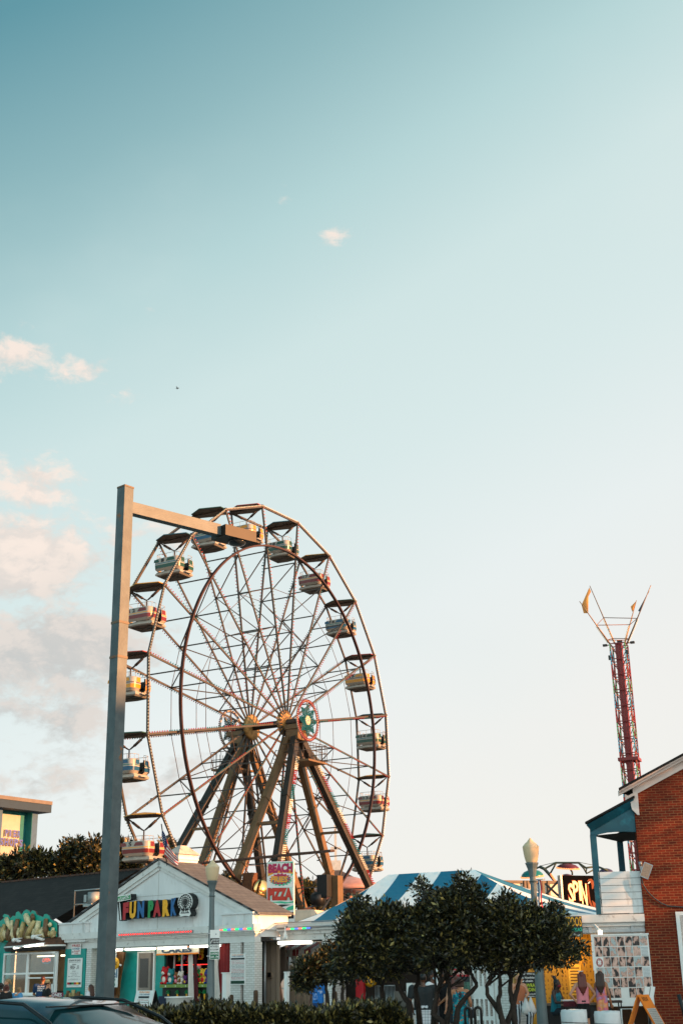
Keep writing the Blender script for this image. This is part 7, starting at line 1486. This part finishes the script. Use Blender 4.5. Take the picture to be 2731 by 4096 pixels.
def person(lab, pos, face, H, skin, J=None, clothes=(), hair=None, hair_style='short', build=1.0, female=False, lean=(0, 0), group=None, extra=None, hands=True):
    """pos: feet centre (x, y); face: heading in degrees (0 = towards -y, the camera); J overrides joints, local x = own left when facing -y is +x"""
    F = Frame(pos, face); s = H / 1.75; t = T('person', lab, 'person', F, (0, 0, 0), group); b = build
    sw = (.175 if female else .2) * b
    D = dict(hip=(0, .0, .92), waist=(0, 0, 1.08), chest=(0, 0, 1.30), neck=(0, .01, 1.46), head=(0, -.015, 1.62))
    for e, n_ in ((1, 'l'), (-1, 'r')):
        D.update({n_ + 'sh': (e * sw, .01, 1.41), n_ + 'el': (e * (sw + .07), .04, 1.13), n_ + 'wr': (e * (sw + .09), -.05, .89), n_ + 'hp': (e * .09, 0, .90), n_ + 'kn': (e * .10, -.02, .50), n_ + 'an': (e * .11, .02, .08)})
    if J: D.update(J)
    D = {k: np.array(v, float) * s for k, v in D.items()}; r = lambda v: v * s
    mb = MB(); w = (.125 if female else .145) * b
    # trunk: wide ellipses drawn as paired capsules
    for (a, c, r1, r2, off) in (('hip', 'waist', .105 * b, .095 * b, .065 * b), ('waist', 'chest', .095 * b, .105 * b, .062 * b), ):
        for e in (-1, 1): caps(mb, D[a] + np.array([e * r(off), 0, 0]), D[c] + np.array([e * r(off * 1.1), 0, 0]), r(r1), r(r2))
    for e, n_ in ((1, 'l'), (-1, 'r')):
        ch = D['chest'] + np.array([e * r(.07), 0, 0]); caps(mb, ch, D[n_ + 'sh'] * .75 + D['neck'] * .25, r(.10 * b), r(.06)); caps(mb, D['neck'] - [0, 0, r(.03)], D[n_ + 'sh'], r(.055), r(.052 * b))
        caps(mb, D[n_ + 'sh'], D[n_ + 'el'], r(.052 * b), r(.040 * b)); caps(mb, D[n_ + 'el'], D[n_ + 'wr'], r(.040 * b), r(.026))
        caps(mb, D['hip'] * .4 + D[n_ + 'hp'] * .6, D[n_ + 'kn'], r(.088 * b), r(.058 * b)); caps(mb, D[n_ + 'kn'], D[n_ + 'an'], r(.056 * b), r(.036))
        an = D[n_ + 'an']; caps(mb, an - [0, 0, r(.03)], an + np.array([0, -r(.16), -r(.045)]), r(.04), r(.03))
        # hand: palm, four curled fingers, thumb from its side
        wr = D[n_ + 'wr']; d = wr - D[n_ + 'el']; d /= np.linalg.norm(d); sd = np.cross(d, (0, 1, 0)); sd = sd / max(np.linalg.norm(sd), 1e-6); nb = np.cross(d, sd)
        pc = wr + d * r(.075)
        for q in (-.022, 0, .022): caps(mb, wr + sd * r(q * .6), pc + sd * r(q), r(.015), r(.014), 6)
        for q, L in ((-.03, .06), (-.01, .075), (.01, .07), (.03, .055)):
            k1 = pc + sd * r(q); k2 = k1 + d * r(L * .6) + nb * r(.012); k3 = k2 + d * r(L * .4) + nb * r(.025); caps(mb, k1, k2, r(.0095), r(.009), 6); caps(mb, k2, k3, r(.009), r(.0075), 6)
        th = wr + d * r(.03) - sd * r(.025) * 1; caps(mb, th, th + d * r(.04) - sd * r(.028) * 1 + nb * r(.01), r(.011), r(.009), 6)
    caps(mb, D['neck'] - [0, 0, r(.04)], D['head'] - [0, 0, r(.06)], r(.056), r(.052))
    h = D['head']; mb.ball(h + [0, r(.012), r(.03)], (r(.078), r(.096), r(.098))); mb.ball(h + [0, -r(.02), -r(.035)], (r(.062), r(.072), r(.085))); caps(mb, h + [0, -r(.085), r(.01)], h + [0, -r(.108), -r(.018)], r(.009), r(.015), 6)
    caps(mb, h + [0, -r(.06), -r(.085)], h + [0, -r(.066), -r(.09)], r(.025), r(.025), 6)
    for e in (-1, 1): mb.ball(h + [e * r(.082), r(.01), r(.0)], (r(.014), r(.022), r(.032)), 0, 8, 6)
    body = t.part('body', remesh(mb, 'body', SKIN[skin], r(.0105)), None)
    mb = MB()
    for e in (-1, 1): mb.ball(h + [e * r(.032), -r(.088), r(.018)], (r(.011), r(.006), r(.007)), 0, 6, 4)
    t.part('eye', mb, BLACK); mb = MB(); mb.ball(h + [0, -r(.090), -r(.052)], (r(.022), r(.006), r(.007)), 0, 8, 4); t.part('mouth', mb, M('lip', '#8a4038', .5, var=0))
    if hair:
        mb = MB(); mb.ball(h + [0, r(.028), r(.052)], (r(.089), r(.10), r(.092)))
        if hair_style == 'long':
            for i in range(-3, 4): caps(mb, h + [r(.028 * i), r(.07), r(.04)], D['chest'] + np.array([r(.032 * i), r(.115), r(.06)]), r(.042), r(.036), 8); caps(mb, D['chest'] + np.array([r(.032 * i), r(.115), r(.06)]), D['chest'] + np.array([r(.024 * i), r(.11), r(-.16 + .035 * abs(i) + .02 * (i % 2))]), r(.036), r(.018), 8)
        elif hair_style == 'bob':
            for i in range(-3, 4): caps(mb, h + [r(.028 * i), r(.05), r(.04)], h + [r(.032 * i), r(.06), -r(.07)], r(.04), r(.03), 8)
        elif hair_style == 'tail': caps(mb, h + [0, r(.09), r(.08)], h + [r(.02), r(.16), -r(.05)], r(.035), r(.025), 8); mb.ball(h + [0, r(.10), r(.08)], r(.04))
        elif hair_style == 'bun': mb.ball(h + [0, r(.09), r(.09)], r(.05)); mb.ball(h + [0, r(.05), r(-.02)], (r(.06), r(.05), r(.05)))
        elif hair_style == 'top': caps(mb, h + [0, r(.05), r(.12)], h + [r(-.02), r(.09), r(.19)], r(.045), r(.05), 8); caps(mb, h + [0, r(.08), r(.1)], h + [0, r(.12), -r(.25)], r(.04), r(.04), 8)
        t.part('hair', remesh(mb, 'hair', HAIR[hair], r(.012)), None)
    g_ = .016
    for (nm, kind, mat) in clothes:
        mb = MB()
        def lim(a, c, r1, r2, f=1.0, gg=g_): caps(mb, D[a], D[a] + (D[c] - D[a]) * f, r(r1 * b + gg), r((r1 + (r2 - r1) * f) * b + gg))
        def torso(lo=.0, strap=False):
            for (a, c, r1, r2, off) in (('hip', 'waist', .105, .095, .065), ('waist', 'chest', .095, .105, .062)):
                for e in (-1, 1): caps(mb, D[a] + np.array([e * r(off * b), 0, r(lo) if a == 'hip' else 0]), D[c] + np.array([e * r(off * 1.1 * b), 0, 0]), r(r1 * b + g_), r(r2 * b + g_))
            for e, n_ in ((1, 'l'), (-1, 'r')):
                if strap: caps(mb, D['chest'] + np.array([e * r(.07), 0, 0]), D['chest'] + np.array([e * r(.08), 0, r(.03)]), r(.1 * b + g_), r(.06)); 
                else: caps(mb, D['chest'] + np.array([e * r(.07), 0, 0]), D[n_ + 'sh'] * .75 + D['neck'] * .25, r(.10 * b + g_), r(.06 + g_)); caps(mb, D['neck'] - [0, 0, r(.055)], D[n_ + 'sh'], r(.052 + g_), r(.052 * b + g_))
        if kind == 'tee':
            torso(); [lim(n_ + 'sh', n_ + 'el', .055, .045, .62, .018) for n_ in 'lr']
        elif kind == 'tank':
            torso(strap=True)
            for e in (-1, 1):
                for yy in (-.075, .075): caps(mb, D['chest'] + np.array([e * r(.08), r(yy), r(.05)]), D['neck'] + np.array([e * r(.09), r(yy * .2), -r(.015)]), r(.022), r(.02), 6)
        elif kind == 'offshoulder':
            torso(strap=True); [lim(n_ + 'sh', n_ + 'el', .075, .075, .7, .03) for n_ in 'lr']
        elif kind in ('shorts', 'trousers', 'wide'):
            for e in (-1, 1): caps(mb, D['hip'] + np.array([e * r(.06 * b), 0, r(.06)]), D['hip'] + np.array([e * r(.065 * b), 0, -r(.02)]), r(.10 * b + g_), r(.105 * b + g_))
            for n_ in 'lr':
                A_ = D['hip'] * .4 + D[n_ + 'hp'] * .6; f_ = {'shorts': .75, 'trousers': 1, 'wide': 1}[kind]; caps(mb, A_, A_ + (D[n_ + 'kn'] - A_) * f_, r(.09 * b + g_), r((.085 if kind != 'trousers' else .065) * b + g_))
                if kind != 'shorts': caps(mb, D[n_ + 'kn'], D[n_ + 'an'], r((.065 if kind == 'trousers' else .085) * b + g_ * .6), r(.05 if kind == 'trousers' else .09))
        elif kind in ('dress', 'longdress'):
            torso(strap=True)
            for e in (-1, 1):
                for yy in (-.075, .075): caps(mb, D['chest'] + np.array([e * r(.08), r(yy), r(.05)]), D['neck'] + np.array([e * r(.085), r(yy * .2), -r(.015)]), r(.013), r(.012), 6)
            zl = D['lkn'][2] + (r(.12) if kind == 'dress' else -r(.35))
            for e in (-1, 1):
                for yy in (-.5, .5): caps(mb, D['hip'] + np.array([e * r(.06 * b), r(yy * .02), 0]), np.array([D['hip'][0] * .3 + (D['lkn'][0] + D['rkn'][0]) * .35 + e * r(.085 * b), D['hip'][1] + r(yy * .08), zl]), r(.105 * b + g_), r(.095 * b + (.0 if kind == 'dress' else .04)))
        elif kind == 'mask': mb.ball(h + [0, -r(.045), -r(.045)], (r(.064), r(.068), r(.05)))
        elif kind == 'hat': mb.lathe([(r(.15), 0), (r(.155), r(.012)), (r(.098), r(.02)), (r(.092), r(.10)), (r(.06), r(.125)), (r(.01), r(.11))], h + [0, r(.01), r(.07)], 20)
        elif kind == 'glasses': mb.tube([h + [-r(.07), -r(.02), r(.155)], h + [-r(.05), -r(.07), r(.148)], h + [r(.05), -r(.07), r(.148)], h + [r(.07), -r(.02), r(.155)]], r(.012), 6)
        if kind in ('hat', 'glasses'): t.part(nm, mb, mat)
        else: t.part(nm, remesh(mb, nm, mat, r(.014)), None)
    if extra: extra(t, D, r, F)
    return t
BLKC = M_('black', '#0e0f11'); PINKC = M_('pink', '#d8828c'); 
TIE = bpy.data.materials.new('tie_dye'); TIE.use_nodes = True; b = NB(TIE.node_tree); n1 = b.noise(b.n('ShaderNodeTexCoord').outputs['Object'], 4.5, 2); b.put(TIE.node_tree.nodes['Principled BSDF'].inputs['Base Color'], b.ramp(n1, [(.3, lin('#8a9ac0')), (.45, lin('#d86a7a')), (.55, lin('#e89a5a')), (.7, lin('#c0a0b8'))])); TIE.node_tree.nodes['Principled BSDF'].inputs['Roughness'].default_value = .9
FLO = bpy.data.materials.new('floral_dress'); FLO.use_nodes = True; b = NB(FLO.node_tree); tcg = b.n('ShaderNodeTexCoord').outputs['Object']; vo = b.n('ShaderNodeTexVoronoi'); vo.inputs['Scale'].default_value = 16; b.l(tcg, vo.inputs['Vector']); c1 = b.mix(b.sstep(b.noise(tcg, 9, 3), .45, .55), lin('#0c5c70'), lin('#18909a')); c2 = b.mix(b.sstep(vo.outputs['Distance'], .28, .2), c1, lin('#c8642a')); b.put(FLO.node_tree.nodes['Principled BSDF'].inputs['Base Color'], c2); FLO.node_tree.nodes['Principled BSDF'].inputs['Roughness'].default_value = .9
FSH = M_('floral_shirt', '#d4d8da', var=.0, dirt='#4a5a68', dirt_amt=.9, dscale=9)
PLAID = bpy.data.materials.new('plaid'); PLAID.use_nodes = True; b = NB(PLAID.node_tree); sp_ = b.n('ShaderNodeSeparateXYZ'); b.l(b.n('ShaderNodeTexCoord').outputs['Object'], sp_.inputs[0]); fx_ = b.m('GREATER_THAN', b.m('FRACT', b.m('MULTIPLY', b.m('ADD', sp_.outputs[0], 9), 16)), .75); fz_ = b.m('GREATER_THAN', b.m('FRACT', b.m('MULTIPLY', sp_.outputs[2], 16)), .75); b.put(PLAID.node_tree.nodes['Principled BSDF'].inputs['Base Color'], b.mix(b.m('MULTIPLY', b.m('ADD', fx_, fz_), .4), lin('#d0d4d8'), lin('#6a7480'))); PLAID.node_tree.nodes['Principled BSDF'].inputs['Roughness'].default_value = .9
STRP = stripemat('striped_trousers', '#1a2028', '#c8ccd0', .07, 0, .0, .9); STRS = stripemat('striped_top', '#6a6460', '#d0c8c0', .05, 2, .0, .9)
DENIM = M_('navy_shorts', '#20242c'); BLUEC = M_('royal', '#12345a'); SKYC = M_('sky_blue', '#4a86b0'); TEALC = M_('teal_top', '#0a6a7a')
g3 = lambda k, x, y, Y: za(k, x, y, Y)[:2]
def at_foot(k, x, y, Y): p = za(k, x, y, Y); return (p[0], Y)
# at the fry stand
def shirt_print(t, D, r, F):
    mb = MB(); c = D['chest']; 
    for i, s_ in enumerate(('SURF', 'BEACH', 'PARK')): mb.text(s_, c[0] + r(.13), c[0] - r(.13), c[2] + r(.06 - .07 * i), c[2] + r(.11 - .07 * i), c[1] + r(.142), 0)
    t.part('shirt_print', mb, SIGNW)
def hat_band(t, D, r, F):
    h = D['head']; mb = MB(); mb.lathe([(r(.1), 0), (r(.1), r(.03))], h + [0, r(.01), r(.085)], 20); t.part('hat_band', mb, M('band_brown', '#4a3a2c', .8))
STRAW = M('straw', '#c0a070', .8, var=.2, scale=30)
person('man in blue printed shirt leaning at the fry stand window', at_foot('c', 530, 1400, 49.5), 178, 1.74, 'tan', dict(head=(0, -.12, 1.60), neck=(0, -.08, 1.44), lwr=(.25, -.30, 1.08), rwr=(-.25, -.30, 1.08), lel=(.3, -.1, 1.12), rel=(-.3, -.1, 1.12)), [('shirt', 'tee', BLUEC), ('shorts', 'shorts', DENIM)], 'auburn', 'short', 1.15, extra=shirt_print)
person('man in black shirt and straw hat holding a phone to his ear', at_foot('c', 595, 1400, 47.5), -120, 1.56, 'fair', dict(rel=(-.3, -.05, 1.2), rwr=(-.17, -.06, 1.56)), [('shirt', 'tee', BLKC), ('shorts', 'shorts', DENIM), ('hat', 'hat', STRAW)], 'brown', 'short', 1.2, extra=hat_band)
person('woman with brown ponytail and striped top raising a forearm', at_foot('c', 95, 1400, 47.5), 75, 1.66, 'fair', dict(rel=(-.22, -.2, 1.22), rwr=(-.1, -.42, 1.2), lel=(.2, -.2, 1.2), lwr=(.1, -.36, 1.36)), [('top', 'tank', STRS), ('shorts', 'shorts', DENIM)], 'ash', 'tail', 1.0, True)
person('dark haired person with white shoulder strap at the left edge', at_foot('c', 15, 1400, 46.5), 160, 1.54, 'brown', None, [('top', 'tank', M_('white_top', '#d0ccc8')), ('shorts', 'shorts', DENIM)], 'black', 'bob', 1.0, True)
person('short person with red hair and black top before the fry stand', at_foot('c', 85, 1400, 45.5), 170, 1.48, 'fair', None, [('top', 'tee', BLKC), ('shorts', 'shorts', DENIM)], 'auburn', 'bob', .95, True)
person('blonde woman with hair up in a light blue off-shoulder top', at_foot('c', 225, 1400, 45.8), -150, 1.40, 'fair', dict(head=(-.03, -.1, 1.60)), [('top', 'offshoulder', SKYC), ('shorts', 'shorts', DENIM)], 'ash', 'bun', 1.1, True)
person('brown haired person in white top mostly hidden by the tall post', at_foot('c', 1140, 1400, 44.5), 120, 1.44, 'fair', None, [('top', 'tee', M_('pale_top', '#c8ccd0')), ('shorts', 'shorts', DENIM)], 'brown', 'long', 1.0, True)
# the queue under the trees
person('heavy man in black shirt and white plaid shorts under the trees', at_foot('f', 462, 600, 31), 176, 1.60, 'brown', dict(lwr=(.26, -.08, .9), rwr=(-.26, -.08, .9)), [('shirt', 'tee', M_('charcoal', '#1c2224')), ('shorts', 'shorts', PLAID)], 'black', 'short', 1.42)
person('man in white floral shirt and face mask behind the heavy man', at_foot('f', 552, 600, 33), -60, 1.66, 'brown', None, [('shirt', 'tee', FSH), ('shorts', 'shorts', M_('grey_short', '#4a4a4e')), ('mask', 'mask', M_('mask_blue', '#a8c0cc'))], 'black', 'short', 1.1)
person('person in black clothes and pale mask turned to the left', at_foot('f', 660, 600, 33.2), 65, 1.64, 'tan', dict(lel=(.28, -.02, 1.15), lwr=(.16, -.22, .98)), [('shirt', 'tee', BLKC), ('shorts', 'shorts', M_('black_short', '#16181a')), ('mask', 'mask', M_('mask_pale', '#9ab4c0'))], 'brown', 'short', 1.15)
person('long haired woman half hidden between the queue and tattooed woman', at_foot('f', 770, 600, 32.6), 170, 1.56, 'fair', None, [('top', 'tank', M_('grey_top', '#3a3436')), ('shorts', 'shorts', DENIM)], 'auburn', 'long', 1.0, True)
def tattoo(t, D, r, F):
    mb = MB(); c = D['chest']; y = c[1] + r(.132)
    for dx, dz, rr_ in ((0, .09, .022), (-.012, .06, .028), (.012, .05, .026), (0, .02, .024), (.01, -.01, .02), (-.02, -.03, .015)): mb.ball((c[0] + r(dx), y - r(.012), c[2] + r(dz)), (r(rr_), r(.014), r(rr_)), 0, 8, 5)
    t.part('tattoo', mb, M('tattoo_ink', '#2a2422', .6))
    mb = MB(); mb.tube([D['neck'] + [r(.1), r(.05), 0], D['chest'] + [r(.02), r(.16), -r(.1)], D['waist'] + [r(-.16), r(.12), -r(.05)]], r(.01), 5); t.part('bag_strap', mb, BLACK); mb = MB(); q = D['hip'] + [r(-.27), r(.02), r(-.02)]; mb.box(q[0] - r(.06), q[0] + r(.06), q[1] - r(.12), q[1] + r(.12), q[2] - r(.14), q[2] + r(.12)); t.part('shoulder_bag', mb, STRP)
person('woman in teal floral dress with a tattoo on her bare upper back', at_foot('f', 812, 600, 30.8), 178, 1.50, 'tan', dict(rwr=(-.28, -.04, .98), lel=(.30, .0, 1.12), lwr=(.22, -.12, .95)), [('dress', 'longdress', FLO)], 'brown', 'bob', 1.12, True, extra=tattoo)
person('person in bright blue shirt behind the small shrub', at_foot('e', 1165, 900, 40), 30, 1.60, 'brown', None, [('shirt', 'tee', M_('bright_blue', '#1466b0', dirt='#d0d8e0', dirt_amt=.7, dscale=5)), ('shorts', 'shorts', M_('blue_short', '#123a6a'))], 'black', 'short', 1.1)
# at the tattoo stand
def bags(t, D, r, F):
    w_ = D['lwr']; 
    for i, dx in enumerate((-.05, .10)):
        mb = MB(); c = w_ + np.array([r(dx), -r(.05), -r(.32)]); mb.lathe([(r(.02), r(.30)), (r(.05), r(.2)), (r(.12), r(.05)), (r(.14), -r(.08)), (r(.10), -r(.16))], c, 12)
        for k, v in enumerate(mb.v): q = 1 + .15 * math.sin(k * 1.9); mb.v[k] = (c[0] + (v[0] - c[0]) * q, c[1] + (v[1] - c[1]) * q, v[2])
        t.part('plastic_bag', mb, M('bag_white', '#d4d0cc', .4, var=.08, bump=.5, bscale=8))
person('blonde woman in striped trousers with a hand at her mouth and white bags', at_foot('f', 1385, 700, 35.0), -12, 1.56, 'fair', dict(rel=(-.22, -.14, 1.18), rwr=(-.02, -.2, 1.48), lel=(.26, -.05, 1.18), lwr=(.16, -.2, 1.12), lkn=(.2, -.32, .62), lan=(.16, -.18, .12)), [('top', 'tank', M_('orange_top', '#b06a48')), ('trousers', 'wide', STRP)], 'blonde', 'long', 1.1, True, extra=bags)
person('seated woman in teal top and red mask with hair tied up', at_foot('g', 305, 700, 35.4), -50, 1.62, 'dark', dict(hip=(0, .05, .66), waist=(0, .03, .82), chest=(0, -.0, 1.05), neck=(0, -.02, 1.21), head=(0, -.07, 1.37), lsh=(.17, -.01, 1.16), rsh=(-.17, -.01, 1.16), lel=(.21, -.1, .9), lwr=(.14, -.34, .88), rel=(-.21, -.1, .9), rwr=(-.1, -.36, .88), lhp=(.09, .03, .64), rhp=(-.09, .03, .64), lkn=(.11, -.40, .66), rkn=(-.11, -.40, .66), lan=(.11, -.38, .24), ran=(-.11, -.38, .24)), [('top', 'tank', TEALC), ('shorts', 'shorts', M_('teal_shorts', '#14222c')), ('mask', 'mask', M_('mask_red', '#7a1a24'))], 'black', 'top', .95, True)
person('red haired girl in pink top and black shorts, hands on hips', at_foot('g', 568, 700, 34.4), 180, 1.56, 'fair', dict(lel=(.36, .06, 1.16), lwr=(.19, .0, .96), rel=(-.36, .06, 1.16), rwr=(-.19, .0, .96)), [('top', 'tank', PINKC), ('shorts', 'shorts', BLKC), ('sunglasses', 'glasses', SIGNW)], 'red', 'long', .98, True)
person('girl in tie-dye dress with long brown hair by the photo board', at_foot('g', 757, 700, 34.3), 200, 1.57, 'tan', dict(lel=(.22, -.05, 1.14), lwr=(.12, -.2, 1.05)), [('dress', 'dress', TIE)], 'brown', 'long', .85, True)
